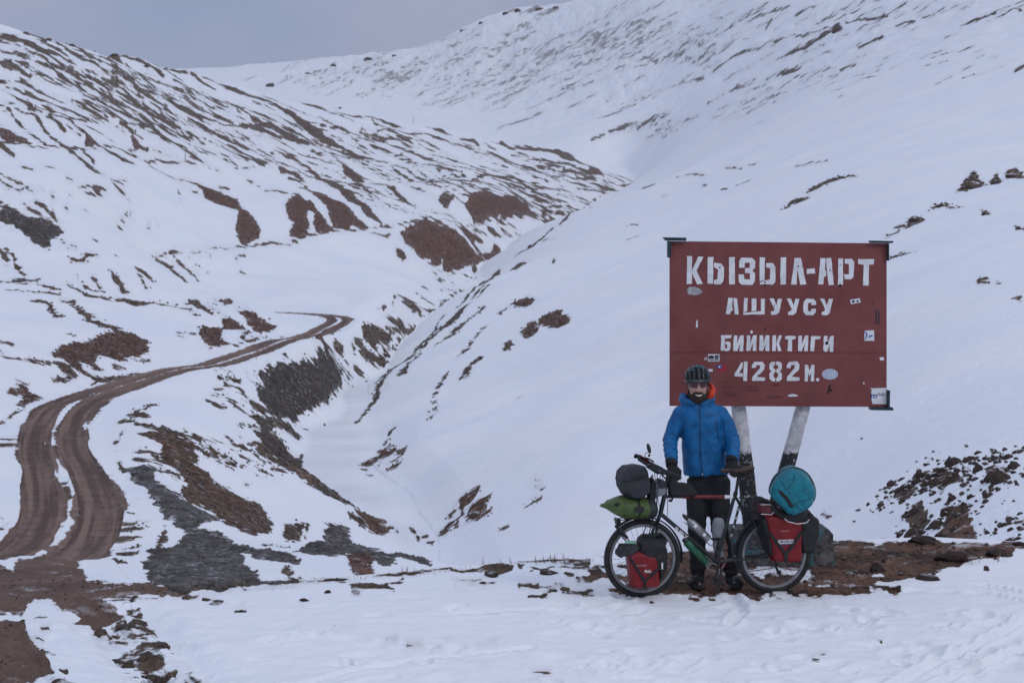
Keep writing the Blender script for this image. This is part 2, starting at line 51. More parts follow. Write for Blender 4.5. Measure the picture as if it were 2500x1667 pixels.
# bare ground showing through the snow: surface, soil tone, outline in metres (x,y); traced in image pixels, like the scree zones and tyre tracks below
BARE="""L0.45:-140.3,571 -136.0,569 -132.6,565 -133.5,571 -139.8,587 -143.0,583
L0.45:-138.5,589 -131.0,573 -126.5,568 -121.8,567 -118.8,570 -119.0,572 -122.3,571 -127.3,573 -132.5,582 -138.1,589
L0.45:-134.5,597 -131.4,594 -124.8,581 -125.8,587 -132.1,601 -134.4,598
L0.45:-133.2,599 -129.4,603 -126.2,602 -127.3,608 -129.2,603 -133.2,600
L0.45:-125.6,585 -120.9,576 -120.9,577 -125.9,587
L0.45:-140.2,543 -136.5,544 -132.7,547 -129.8,545 -126.2,549 -121.3,552 -121.9,556 -127.3,556 -131.1,553 -134.1,555 -137.9,551 -141.2,548
L0.45:-138.5,538 -134.3,534 -130.3,529 -130.5,530 -134.6,536 -138.8,539
L0.45:-137.4,542 -133.1,539 -129.4,539 -129.6,541 -133.5,542 -137.6,543
L0.45:-135.3,525 -131.3,526 -127.4,532 -124.0,536 -120.4,544 -120.8,546 -124.8,541 -128.1,535 -132.3,531 -135.8,527
L0.45:-131.9,512 -127.8,512 -123.2,511 -123.5,512 -128.2,515 -132.2,514
L0.45:-124.4,515 -121.2,515 -118.4,517 -114.8,520 -114.9,520 -118.9,520 -121.6,517 -124.6,516
L0.45:-126.3,490 -123.6,490 -118.5,485 -118.9,487 -124.1,493 -126.7,492
L0.45:-120.9,493 -115.9,487 -112.3,486 -109.6,487 -106.5,489 -103.9,499 -104.3,501 -107.1,492 -110.2,490 -112.9,489 -116.3,490 -121.0,494
L0.45:-123.1,478 -118.5,472 -114.3,468 -111.6,462 -111.8,464 -114.6,470 -119.1,476 -123.3,479
L0.45:-110.9,479 -107.3,475 -104.9,474 -103.6,485 -104.0,487 -105.6,478 -107.9,478 -111.0,480
L0.45:-115.4,448 -114.4,452 -114.4,458 -115.1,460 -115.1,454 -115.9,450
L0.45:-113.5,447 -109.0,438 -104.9,429 -100.6,421 -96.7,414 -97.0,416 -100.9,423 -105.1,431 -109.2,440 -113.6,449
L0.45:-112.7,451 -109.9,449 -110.5,452 -113.2,453
L0.45:-110.4,448 -108.2,451 -107.3,456 -107.7,458 -108.8,453 -110.7,449
L0.45:-108.0,450 -103.8,440 -99.3,429 -96.5,423 -94.1,419 -91.8,416 -88.9,412 -85.9,409 -83.9,410 -84.1,411 -86.2,411 -89.4,416 -92.5,420 -94.7,423 -96.9,426 -99.6,432 -104.1,443 -108.4,453
L0.45:-106.7,458 -103.2,451 -99.6,444 -99.9,447 -104.0,457 -107.3,462
L0.45:-105.6,468 -101.9,462 -98.7,456 -96.5,452 -94.0,447 -92.4,446 -92.9,449 -94.7,452 -97.1,456 -99.3,461 -102.6,466 -106.0,471
L0.45:-106.6,460 -105.2,466 -104.4,474 -104.4,488 -103.7,498 -104.0,499 -105.0,491 -105.0,476 -105.7,468 -107.0,462
L0.45:-104.4,405 -102.6,407 -99.9,407 -97.1,409 -94.4,418 -92.9,429 -92.7,444 -92.0,458 -90.4,472 -88.5,485 -86.2,501 -83.6,514 -82.1,517 -82.2,519 -83.8,515 -86.5,504 -88.9,487 -90.7,474 -92.4,460 -93.1,446 -93.3,431 -94.8,420 -97.5,411 -100.2,408 -103.0,409 -104.7,407
L0.45:-104.3,404 -101.1,397 -98.1,393 -98.6,396 -101.7,401 -104.7,407
L0.45:-92.6,445 -90.1,447 -88.1,449 -86.3,456 -86.7,458 -88.7,453 -90.7,451 -92.8,447
L0.45:-92.6,429 -90.6,426 -88.5,421 -88.6,423 -91.1,429 -93.1,432
L0.45:-109.5,530 -106.1,529 -103.3,529 -100.8,531 -98.9,536 -97.5,548 -97.8,549 -99.4,539 -101.1,534 -103.6,532 -106.5,533 -109.6,532
L0.45:-109.0,521 -106.3,522 -102.8,523 -103.1,525 -106.8,526 -109.3,523
L0.45:-102.6,518 -99.8,513 -97.0,506 -97.1,508 -100.2,517 -102.7,520
L0.45:-98.6,527 -97.5,535 -95.5,531 -93.0,527 -91.2,529 -88.8,532 -86.0,530 -83.1,529 -80.2,529 -80.3,531 -83.4,532 -86.3,533 -89.1,535 -91.7,535 -93.7,535 -95.9,538 -98.4,542 -99.2,530
L0.45:-112.9,524 -109.9,530 -107.7,532 -108.0,533 -110.0,531 -113.0,525
L0.45:-119.5,529 -115.9,532 -113.7,538 -110.5,539 -107.2,541 -104.3,544 -101.6,548 -101.8,549 -104.6,546 -107.5,543 -110.8,542 -114.0,540 -116.4,535 -119.6,529
L0.45:-123.5,540 -119.8,543 -116.4,547 -112.4,549 -109.6,553 -107.3,556 -104.5,556 -102.5,561 -99.7,562 -96.7,570 -97.0,573 -100.0,565 -102.8,564 -104.9,560 -107.7,559 -110.0,556 -112.8,552 -116.8,550 -120.3,546 -123.8,542
L0.45:-119.1,556 -116.3,560 -113.1,563 -110.9,567 -108.6,574 -106.4,581 -104.2,594 -101.6,599 -98.6,602 -96.8,609 -94.6,621 -93.7,627 -94.0,630 -95.3,626 -97.6,616 -99.6,611 -102.4,606 -104.7,598 -106.9,584 -108.7,576 -111.1,569 -113.4,565 -116.7,564 -119.3,557
L0.45:-126.6,616 -119.5,591 -116.8,590 -117.1,592 -120.0,594 -126.4,616
L0.45:-135.4,665 -126.6,635 -120.2,613 -116.3,601 -116.5,603 -121.8,625 -132.6,669 -135.4,666
L0.45:-126.2,600 -133.9,667 -125.3,654 -122.1,658 -122.6,661 -126.5,660 -133.9,667 -127.6,607
L0.45:-123.3,655 -119.4,651 -116.5,651 -112.8,645 -113.7,652 -117.9,662 -121.3,664 -124.7,663
L0.45:-123.7,636 -118.1,620 -115.1,622 -112.3,625 -110.0,635 -107.6,645 -104.6,658 -101.7,668 -98.0,674 -98.1,675 -101.9,670 -104.9,661 -107.8,647 -110.3,637 -112.9,628 -115.7,626 -118.8,625 -124.3,640
L0.45:-120.1,669 -117.0,678 -113.5,670 -111.2,671 -111.7,675 -114.2,676 -118.8,689 -122.2,681
L0.45:-119.2,675 -120.0,706 -116.4,716 -117.0,720 -123.1,725 -120.4,681
L0.45:-116.4,719 -110.4,706 -105.2,704 -105.5,707 -111.4,714 -118.2,732
L0.45:-112.5,723 -108.9,730 -105.0,733 -101.4,745 -97.7,758 -93.9,764 -89.4,768 -83.9,764 -78.0,761 -78.5,769 -84.9,777 -90.3,779 -95.1,777 -99.0,771 -103.7,765 -109.5,767 -112.2,755 -114.7,739
L0.45:-106.5,680 -101.6,681 -97.8,686 -92.7,699 -89.2,707 -85.4,714 -81.1,717 -73.7,717 -73.9,720 -81.4,722 -85.8,719 -89.6,712 -93.2,704 -98.2,690 -102.0,685 -106.8,683
L0.45:-101.3,636 -98.1,644 -94.6,643 -90.9,648 -91.1,651 -95.0,647 -98.5,648 -101.8,640
L0.45:-95.6,586 -93.5,594 -91.4,593 -88.8,595 -86.0,600 -82.5,606 -80.1,605 -80.4,610 -83.0,612 -86.7,607 -89.7,604 -92.3,604 -94.9,607 -96.6,593
L0.45:-93.0,626 -90.5,638 -88.7,648 -88.9,650 -90.9,642 -93.3,628
L0.45:-88.8,652 -85.4,659 -81.6,663 -77.5,671 -78.1,679 -82.7,677 -86.6,672 -89.5,658
L0.45:-87.0,671 -83.0,685 -77.9,687 -70.8,692 -71.4,702 -79.0,703 -84.4,701 -87.8,679
L0.45:-90.9,640 -86.4,635 -82.9,632 -82.9,633 -86.6,638 -90.9,641
L0.45:-85.1,593 -80.5,588 -77.2,587 -73.6,583 -70.2,582 -70.4,585 -73.9,588 -77.7,593 -81.2,597 -85.5,597
L0.45:-82.9,565 -81.1,566 -76.3,556 -76.3,558 -81.2,569 -83.1,568
L0.45:-76.8,552 -75.0,566 -71.9,578 -72.0,578 -75.2,568 -77.0,553
L0.45:-75.5,622 -72.0,630 -72.5,635 -76.0,627
L0.45:-67.1,611 -63.8,599 -61.1,594 -61.1,596 -63.9,602 -67.2,613
L0.45:-64.2,573 -60.4,567 -57.7,561 -57.8,564 -60.6,571 -64.3,576
L0.45:-85.5,470 -83.3,477 -80.6,487 -78.1,492 -75.8,490 -76.0,493 -78.2,493 -80.7,488 -83.3,478 -85.6,471
L0.45:-82.2,376 -81.7,385 -82.0,387 -82.5,378
L0.45:-80.7,374 -79.4,379 -79.7,381 -81.0,376
L0.45:-82.5,409 -80.4,404 -78.7,401 -76.9,400 -77.0,401 -78.9,403 -80.4,405 -82.6,410
L0.45:-82.2,411 -80.7,412 -80.8,413 -82.3,412
L0.45:-82.5,417 -81.7,421 -81.9,423 -82.7,418
L0.45:-85.0,379 -84.0,379 -84.1,380 -85.2,380
L0.45:-89.8,383 -88.5,384 -88.7,385 -90.0,384
L0.45:-94.3,382 -92.3,377 -90.5,376 -90.5,376 -92.5,378 -94.3,382
L0.45:-94.2,366 -90.7,360 -87.9,356 -84.5,351 -84.6,352 -88.1,358 -91.1,362 -94.4,367
L0.45:-92.4,358 -89.4,353 -86.1,349 -86.4,351 -90.0,356 -92.7,360
L0.45:-76.8,456 -74.1,444 -74.1,445 -76.8,458
L0.45:-75.4,470 -75.1,476 -75.6,479 -75.9,472
L0.2:-114.9,471 -114.0,472 -111.0,465 -108.1,459 -109.8,452 -111.7,461
L0.2:-113.2,480 -112.5,483 -110.3,478 -108.4,477 -108.3,470 -107.1,464 -109.7,472
L0.2:-96.9,453 -96.3,454 -93.3,448 -93.9,438
L0.2:-109.9,427 -108.0,424 -105.1,420 -102.6,417 -99.4,413 -100.5,410 -102.2,408 -105.2,411 -106.4,414
L0.2:-91.9,464 -90.6,473 -89.9,483 -88.4,487 -87.5,480 -88.4,474 -89.4,467
L0.2:-99.7,515 -99.0,515 -96.6,508 -94.8,505 -92.6,499 -93.7,499 -93.1,490 -96.0,503
L0.2:-91.0,688 -89.1,693 -86.6,691 -88.2,676
L0.2:-70.0,589 -67.7,593 -64.7,591 -60.8,582 -64.6,582 -67.4,580
L0.2:-82.1,387 -81.7,392 -80.6,396 -80.6,389 -79.6,386 -79.9,383
L0.1:-77.6,491 -75.0,493 -72.1,495 -67.1,483 -64.0,472 -59.0,452 -55.3,437 -54.1,425 -54.8,420 -55.4,414 -56.9,417 -59.3,430 -62.3,454 -65.4,462 -67.7,461 -69.8,467 -72.7,472 -75.6,486
L0.05:-57.9,538 -53.8,523 -45.6,444 -46.6,439 -48.8,438 -50.7,463 -53.9,475 -56.6,496 -58.4,527
L0.7:-84.4,328 -82.2,328 -79.1,324 -77.3,326 -75.3,324 -73.9,325 -72.1,320 -71.7,314 -72.3,311 -69.9,302 -70.7,300 -73.0,304 -74.8,308 -77.3,313 -80.1,316 -81.4,316
L0.8:-66.9,260 -66.6,263 -66.0,269 -64.3,272 -63.9,270 -64.8,265 -65.8,262 -65.6,255
L0.2:-62.2,263 -62.2,265 -60.0,261 -57.9,256 -57.7,250 -59.1,255
L0.1:-41.5,272 -39.9,268 -37.9,263 -36.2,259 -33.7,252 -30.9,227 -34.5,247 -34.8,243 -33.0,227 -31.7,216 -30.2,213 -30.4,209 -31.1,205 -33.0,213 -34.9,222 -37.5,243 -36.4,243 -36.4,250 -37.2,257 -36.9,261 -39.4,265
L0.05:-41.0,274 -39.1,277 -37.2,272 -34.8,270 -33.4,265 -31.0,261 -31.3,255 -31.8,251 -33.7,257 -35.2,263 -36.8,268 -38.6,274
L0.15:-37.1,160 -38.9,173 -39.7,182 -39.8,188 -40.3,195 -40.9,203 -41.0,210 -39.0,208 -36.6,201 -34.9,190 -34.8,183 -34.8,178 -33.4,173 -34.4,172 -36.0,174 -34.2,162 -32.6,159 -32.8,156 -34.4,160 -34.4,158 -32.5,151 -33.2,150 -35.1,156 -35.4,154
L0.35:-82.3,334 -78.6,329 -77.0,326 -75.1,328 -75.5,330 -77.5,329 -79.1,332 -82.5,336
L0.35:-81.9,341 -79.4,337 -77.2,333 -74.4,327 -74.6,329 -77.4,336 -79.8,340 -82.1,343
L0.35:-85.8,333 -83.4,330 -83.7,331 -86.0,334
L0.35:-75.7,293 -72.2,283 -70.6,279 -70.7,281 -72.6,287 -76.0,295
L0.35:-74.6,293 -70.7,284 -70.8,285 -74.7,294
L0.35:-70.0,280 -66.1,271 -66.4,273 -70.3,282
L0.35:-64.4,291 -62.9,292 -63.3,304 -63.5,305 -64.1,298 -64.7,292
L0.35:-66.0,262 -63.2,260 -63.5,261 -66.3,264
L0.35:-60.9,240 -60.0,241 -59.5,245 -58.5,244 -57.0,245 -55.8,245 -56.0,246 -57.4,247 -58.9,245 -59.9,247 -60.4,243 -61.1,241
L0.35:-60.8,272 -58.1,264 -55.5,258 -53.6,253 -52.0,252 -50.9,254 -51.1,255 -52.8,257 -54.4,258 -56.0,261 -58.4,266 -60.9,272
L0.35:-60.7,278 -57.8,270 -55.0,264 -55.2,265 -58.3,273 -60.9,279
L0.35:-59.1,279 -56.4,272 -54.4,266 -54.5,267 -56.7,274 -59.1,280
L0.35:-58.3,289 -55.4,279 -53.5,273 -52.5,273 -52.6,274 -54.2,278 -55.9,283 -58.4,290
L0.35:-58.9,311 -55.7,300 -51.9,288 -52.1,289 -57.8,314 -59.3,314
L0.35:-55.5,295 -51.1,278 -51.4,281 -56.0,298
L0.35:-65.8,368 -64.1,366 -61.0,358 -58.6,354 -55.5,344 -55.7,346 -59.1,358 -61.7,364 -64.5,371 -66.1,370
L0.35:-64.4,378 -61.8,373 -58.8,365 -56.1,356 -56.1,357 -58.8,367 -61.9,375 -64.4,379
L0.35:-66.9,371 -64.9,381 -62.1,384 -59.3,390 -56.1,403 -53.1,417 -49.3,425 -46.5,433 -46.6,434 -49.5,426 -53.3,418 -56.2,404 -59.5,391 -62.2,384 -65.1,382 -67.0,371
L0.35:-51.0,254 -50.1,258 -47.9,253 -48.0,264 -46.1,266 -43.7,264 -41.0,258 -41.2,260 -44.0,267 -46.5,268 -48.6,267 -49.0,259 -50.4,260 -51.2,255
L0.35:-44.5,270 -42.7,269 -41.1,265 -39.4,261 -39.5,262 -41.5,270 -43.3,273 -44.6,271
L0.35:-30.1,220 -30.1,228 -31.5,249 -31.9,251 -30.6,231 -30.3,221
L0.35:-29.7,212 -29.2,226 -28.8,235 -29.0,236 -29.4,227 -29.9,213
L0.35:-54.6,226 -54.1,228 -52.3,224 -50.0,216 -48.2,211 -48.5,215 -49.0,217 -49.4,216 -50.9,221 -53.2,228 -55.0,232 -55.1,228
L0.35:-53.3,235 -51.2,232 -48.5,223 -45.9,215 -43.6,211 -41.9,209 -39.8,205 -40.3,209 -42.6,213 -44.5,216 -47.0,221 -49.4,228 -52.5,239 -53.6,236
L0.35:-34.1,148.3 -32.8,145.4 -32.1,146.0 -32.4,147.9 -33.6,151 -34.6,151
L0.35:-31.8,137.9 -32.2,146.9 -32.5,148.1 -32.1,138.9
L0.35:-32.8,152 -31.6,150 -30.4,148.3 -30.3,153 -30.5,163 -30.8,164 -31.4,158 -31.7,155 -32.0,152 -33.0,153
L0.35:-30.3,143.3 -31.3,151 -31.5,152 -30.7,144.8
L0.35:-32.9,164 -32.3,166 -32.5,167 -33.2,166
L0.35:-33.5,179 -33.3,183 -33.7,185 -33.9,181
L0.35:-34.8,180 -33.7,179 -33.9,180 -35.0,181
L0.35:-41.9,161 -39.0,152 -38.1,152 -38.5,154 -40.6,160 -43.4,168
L0.35:-37.6,145.8 -36.4,143.8 -36.0,144.0 -35.3,145.6 -34.7,146.2 -33.9,146.7 -34.1,147.7 -35.2,148.1 -35.4,146.0 -36.1,144.6 -36.7,145.2 -37.6,146.2
L0.35:-32.3,129.7 -31.7,129.9 -31.8,130.5 -32.4,130.3
L0.35:-42.2,189 -41.4,189 -41.6,190 -42.5,190
L0.35:-36.5,217 -35.8,217 -36.1,219 -36.7,219
L0.35:-35.6,220 -34.9,220 -35.1,221 -35.8,221
L0.35:-73.5,501 -71.2,503 -71.3,504 -73.7,503
L0.35:-65.0,520 -62.7,531 -58.7,536 -58.8,538 -63.0,533 -65.1,521
L0.2:-32.5,130.3 -31.7,129.9 -31.0,127.7 -30.3,126.6 -29.5,125.0 -29.1,119.4 -28.3,115.9 -29.4,118.1 -30.0,122.2 -30.8,125.4 -31.3,123.6 -31.7,126.1 -31.5,127.5
L0.35:-17.8,96.1 -17.8,98.9 -17.3,100.9 -16.3,101.2 -16.0,100.5 -15.5,96.7 -14.8,94.8 -14.8,93.0 -14.0,91.5 -13.4,89.5 -12.8,89.7 -12.2,89.1 -11.6,90.3 -11.0,88.6 -10.4,86.3 -8.0,62.4 -9.0,66.2 -11.2,76.6 -12.0,77.2 -12.2,74.9 -12.8,77.0 -13.9,84.7 -14.5,86.5 -15.2,88.4 -16.0,90.2 -16.5,93.8 -17.1,94.6
V0.95:-16.4,84.6 -16.1,85.6 -15.5,85.7 -14.7,84.5 -14.1,84.7 -14.9,83.4 -14.5,80.9 -13.3,77.3 -12.6,75.9 -11.8,76.3 -11.0,75.4 -10.2,65.3 -9.3,62.4 -7.42,54.63 -6.19,50.73 -5.00,46.21 -4.74,43.56 -5.68,46.32 -6.57,48.41 -5.67,42.80 -2.32,17.34 -3.15,17.20 -8.84,48.65 -9.51,53.91 -9.51,57.52 -10.4,63.4 -11.3,68.1 -11.8,69.0 -13.1,73.6 -14.9,79.1
L0.3:-21.2,109.3 -21.0,111.4 -19.5,106.8 -19.6,105.5 -20.7,107.9
V0.66:-18.4,136.6 -18.8,149.3 -17.5,152 -15.8,148.5 -13.7,132.8 -11.8,108.8 -13.2,112.8 -14.7,116.4
V0.6:-13.7,131.8 -11.1,122.1 -9.7,117.4 -9.0,106.2 -10.0,105.2 -11.6,109.0
V0.6:-18.7,85.8 -17.7,82.7 -16.7,81.2 -15.8,79.2 -15.0,75.5 -14.6,72.7 -13.9,68.7 -13.1,64.2 -12.29,58.54 -11.34,53.52 -10.14,47.15 -3.79,17.64 -4.73,18.39 -5.27,21.14 -11.29,47.54 -13.25,57.37 -14.3,64.3 -14.9,68.0 -16.5,75.5 -17.3,80.2
L0.4:-18.1,78.1 -17.4,78.3 -16.5,74.6 -16.5,72.3 -17.4,75.6
L0.75:-23.5,186 -21.2,206 -19.2,187 -19.5,183 -19.4,179 -18.9,167 -18.9,160 -19.7,160 -20.6,163 -21.3,167 -22.2,177 -23.0,181 -22.8,186
L0.65:-19.9,150 -19.5,154 -18.9,158 -18.3,163 -17.5,166 -17.1,159 -18.0,157 -18.4,154 -18.3,150 -17.1,147.9 -16.2,146.4 -16.0,152 -14.8,140.7 -12.2,111.7 -13.7,117.6 -15.5,126.6 -17.4,138.3 -17.4,131.4 -16.8,122.7 -18.5,146.2 -19.3,149.8
L0.5:-14.6,114.9 -14.1,114.9 -13.2,112.6 -12.6,111.8 -14.3,135.4 -13.6,132.5 -11.7,113.9 -12.1,109.9 -12.7,108.4 -13.4,108.7 -14.1,109.8
L0.45:-28.5,116.7 -28.0,111.8 -27.7,108.8 -27.4,106.4 -27.3,106.1 -27.5,108.4 -27.8,111.2 -28.3,116.2
L0.45:-25.1,97.4 -24.0,97.4 -24.1,97.8 -25.2,97.8
L0.45:-24.2,93.7 -23.0,93.7 -23.3,94.8 -24.4,94.8
L0.45:-20.9,105.6 -20.5,105.3 -19.3,102.1 -18.2,99.6 -17.4,99.2 -16.6,100.1 -16.0,102.4 -15.3,104.9 -14.8,106.7 -14.4,114.1 -14.6,115.7 -14.9,107.5 -15.4,105.6 -16.2,103.5 -16.8,101.9 -17.7,101.1 -18.4,101.1 -19.6,103.7 -20.9,107.5 -21.0,106.2
L0.45:-17.1,89.9 -16.6,90.8 -15.7,88.6 -15.2,88.9 -15.3,89.7 -15.9,89.8 -16.8,92.0 -17.3,90.7
L0.45:-16.7,87.8 -15.6,86.0 -14.6,85.0 -14.2,85.3 -14.3,86.1 -14.9,86.6 -15.8,87.3 -16.8,88.5
L0.45:-15.8,87.8 -14.5,85.3 -14.5,85.8 -15.9,88.1
L0.45:-20.5,111.2 -20.8,114.4 -20.2,113.8 -20.3,114.6 -21.1,116.1 -20.7,112.0
L0.45:-17.3,87.5 -16.6,84.8 -16.6,85.3 -17.3,88.1
L0.45:-19.7,100.3 -19.2,97.7 -19.1,97.4 -19.5,100.1
L0.45:-19.0,95.3 -18.3,92.6 -18.3,92.6 -18.9,95.5
L0.45:-18.2,96.7 -17.9,96.4 -17.9,96.8 -18.3,97.1
L0.45:-18.4,79.2 -17.7,79.2 -17.8,79.8 -18.6,79.8
L0.45:-13.3,65.3 -12.6,65.3 -12.1,66.4 -12.2,66.5 -12.9,66.6 -13.4,65.9
L0.45:-12.30,59.88 -11.8,60.5 -11.7,62.6 -11.8,63.1 -12.3,62.9 -12.6,61.2
L0.45:-11.18,55.44 -10.64,56.80 -10.76,57.45 -11.33,56.16
L0.45:-10.32,51.92 -9.61,49.53 -9.87,52.67 -9.95,53.12 -10.56,54.35 -10.51,52.89
L0.45:-13.6,66.8 -12.3,67.7 -12.4,67.9 -13.6,67.0
L0.45:-13.8,71.1 -13.2,70.1 -13.3,70.6 -13.9,71.7
L0.45:-14.5,72.5 -13.9,74.3 -14.0,74.6 -14.5,72.8
L0.45:-7.89,37.72 -8.72,43.75 -8.53,44.00 -8.71,44.95 -9.51,47.66 -8.45,40.39
L0.45:-11.5,66.2 -11.0,62.5 -10.09,56.64 -9.78,55.60 -10.6,61.3 -11.4,65.8
L0.45:-23.1,161 -22.3,162 -22.4,163 -23.2,163
L0.45:-22.8,153 -22.4,159 -22.5,159 -23.0,154
L0.45:-22.1,143.8 -20.2,137.3 -20.6,144.4 -20.8,145.8 -21.1,144.0 -22.3,145.2
L0.45:-21.9,152 -21.0,150 -20.1,148.8 -20.1,149.8 -21.1,152 -21.9,153
L0.45:-22.6,150 -21.9,154 -22.0,154 -22.7,151
L0.45:-22.0,159 -20.9,156 -20.9,157 -22.0,160
L0.45:-14.0,98.1 -13.9,99.6 -13.9,99.9 -14.1,98.5
L0.45:-13.6,99.6 -13.5,102.7 -13.6,103.0 -13.6,99.9
L0.45:-12.7,94.6 -12.6,95.5 -12.7,95.9 -12.8,95.1
L0.45:-12.5,103.8 -12.1,107.0 -12.2,107.8 -12.6,104.4
L0.45:-13.2,102.2 -13.0,103.5 -13.0,103.7 -13.2,102.4
L0.45:-5.41,49.39 -5.12,50.17 -5.24,51.26 -5.52,50.39
L0.45:-6.26,56.72 -9.4,91.5 -9.4,91.6 -6.34,57.37
L0.45:-6.75,54.04 -5.93,52.67 -5.98,53.19 -6.83,54.66
L0.45:-18.1,70.3 -17.5,68.5 -17.5,68.9 -18.2,70.7
L0.45:-17.0,66.3 -17.0,67.5 -17.2,68.1 -17.2,66.8
L0.45:-16.7,67.6 -16.7,68.6 -16.9,69.1 -16.8,68.1
L0.2:-75.4,779 -73.7,783 -71.7,773 -73.6,766
L0.1:34.3,926 38.1,926 37.0,899 34.7,905
L0.1:-56.7,658 -53.8,658 -50.0,644 -46.9,624 -44.9,614 -47.5,611 -50.3,626 -53.4,634
L0.1:-59.5,558 -56.7,560 -52.2,559 -48.3,543 -44.1,527 -40.1,507 -36.5,494 -34.4,487 -36.7,480 -38.9,485 -38.7,474 -39.5,469 -41.3,464 -44.1,482 -48.1,515 -51.4,535 -55.9,555
L0.05:-58.8,539 -55.2,528 -51.0,510 -46.8,487 -43.3,470 -41.1,462 -44.6,454 -46.6,466 -48.2,485 -50.1,494 -50.5,489 -46.2,453 -47.2,442 -49.3,449 -51.6,472 -54.5,487 -57.2,509 -55.4,514
L0.4:-33.8,479 -29.7,490 -29.9,482 -31.6,480
L0.05:-27.7,494 -25.9,510 -23.3,526 -20.7,531 -16.8,529 -12.7,531 -11.2,527 -7.9,533 -5.9,543 -6.4,526 -16.8,488 -17.6,502 -18.7,488 -20.1,482 -20.2,493 -22.3,481 -23.9,489 -25.8,489
L0.2:-15.4,539 -13.6,567 -10.7,571 -7.4,576 -10.5,561 -10.8,541 -8.9,553 -6.9,564 -5.1,578 -3.2,579 -3.2,573 -4.6,560 -5.9,543 -10.0,535 -12.2,538
L0.05:-14.0,602 -11.6,620 -7.3,637 -3.2,645 2.9,692 4.7,689 6.3,658 8.9,696 15.1,710 7.4,648 3.1,626 1.0,622 -1.8,611 -3.8,613 -4.5,602 -6.5,599 -8.7,589 -10.9,584 -12.6,591
L0.4:-22.0,593 -20.5,607 -17.3,604 -18.9,583
L0.1:-26.7,464 -25.7,469 -23.9,458 -24.5,448 -26.0,453
R0.4:0.5,474 2.0,476 5.9,458 3.4,456 2.3,460
L0.35:-96.9,850 -92.3,859 -87.7,848 -81.1,843 -73.1,840 -65.6,859 -62.7,875 -63.0,880 -66.1,865 -73.5,846 -81.7,851 -88.8,861 -91.9,859 -96.9,850
L0.35:-88.8,778 -80.8,752 -74.8,741 -68.7,731 -62.5,728 -57.2,722 -51.6,723 -45.4,720 -45.6,725 -51.9,731 -57.6,730 -63.0,738 -69.4,747 -76.1,767 -82.6,781 -89.5,789
L0.35:-77.8,679 -74.4,688 -71.9,699 -69.4,709 -69.6,713 -73.1,713 -75.5,701 -78.8,690
L0.35:-84.0,795 -77.0,799 -71.9,789 -66.1,776 -60.7,766 -54.3,751 -54.4,754 -60.7,770 -66.1,780 -72.0,794 -77.2,804 -84.2,798
L0.35:-70.5,786 -67.8,783 -62.0,775 -62.1,780 -68.2,794 -70.8,793
L0.35:-63.7,883 -57.6,872 -52.4,861 -47.2,863 -47.3,866 -53.1,878 -58.5,888 -64.1,891
L0.35:-62.6,877 -57.4,845 -57.4,848 -62.8,882
L0.35:-61.1,804 -56.3,789 -52.6,796 -46.4,788 -40.6,776 -36.3,776 -36.4,779 -40.7,781 -46.5,794 -52.8,802 -56.5,796 -61.2,806
L0.35:-55.0,816 -52.5,828 -47.1,816 -42.4,809 -39.5,810 -39.5,812 -42.5,820 -47.2,827 -52.8,836 -55.3,819
L0.35:-46.5,836 -42.9,844 -37.5,859 -32.2,850 -27.4,856 -20.4,856 -20.4,860 -27.4,866 -32.3,862 -37.9,870 -43.1,848 -46.7,839
L0.35:-39.8,921 -34.1,897 -30.4,892 -26.7,897 -26.7,900 -30.7,915 -34.7,929 -39.8,921
L0.35:-22.4,896 -17.8,906 -14.3,888 -14.1,891 -17.6,926 -22.6,904
L0.35:-13.2,917 -10.0,906 -7.4,900 -7.3,901 -9.7,913 -13.1,921
L0.35:-6.1,957 -2.5,934 1.3,933 1.6,942 -1.9,957 -5.7,973
L0.35:1.3,951 7.8,958 14.9,969 21.1,969 24.7,964 29.2,942 34.9,923 35.2,926 29.7,947 26.0,993 22.0,993 15.3,990 8.1,983 1.3,958
L0.35:-32.3,796 -26.0,784 -21.4,770 -21.4,775 -26.1,789 -32.3,798
L0.35:-31.8,773 -26.1,761 -26.1,763 -31.9,775
L0.35:2.4,918 7.3,908 13.8,901 20.7,894 25.9,873 29.5,868 29.7,871 26.3,877 21.0,897 14.0,905 7.6,913 2.6,922
L0.35:13.2,917 19.3,908 25.2,908 31.0,897 31.3,900 25.5,913 19.5,913 13.4,919
L0.35:22.1,923 28.5,908 29.0,913 22.6,929
L0.35:-71.2,635 -66.7,632 -62.2,619 -57.6,606 -54.9,600 -54.9,602 -57.8,611 -62.4,626 -66.9,637 -71.4,637
L0.35:-67.1,612 -63.5,599 -63.4,601 -67.1,614
L0.35:-66.7,586 -63.7,582 -59.7,574 -59.7,576 -64.1,588 -67.1,591
L0.35:-61.5,675 -55.9,658 -55.9,660 -61.6,678
L0.35:-57.7,697 -53.1,697 -53.3,701 -57.9,701
L0.35:-42.5,703 -36.9,679 -33.3,659 -29.3,637 -26.2,625 -23.4,623 -23.4,625 -26.2,633 -29.4,648 -33.6,675 -37.0,687 -42.6,707
L0.35:-42.0,713 -36.2,701 -30.4,675 -26.2,646 -22.6,628 -19.3,625 -19.4,627 -22.6,635 -26.2,654 -30.5,679 -36.2,705 -42.1,715
L0.35:-39.2,729 -31.4,711 -31.5,715 -39.3,732
L0.35:-30.4,726 -24.5,709 -17.1,702 -17.3,708 -24.6,716 -30.5,729
L0.35:-14.7,751 -11.0,740 -3.7,749 1.2,748 6.1,753 11.5,771 11.7,778 6.3,761 1.3,755 -3.7,757 -11.0,749 -14.7,756
L0.35:-13.9,686 -7.8,713 -2.2,728 1.6,730 6.8,731 11.0,730 16.1,728 16.2,730 11.6,739 7.2,741 1.8,736 -2.1,735 -7.8,726 -14.0,692
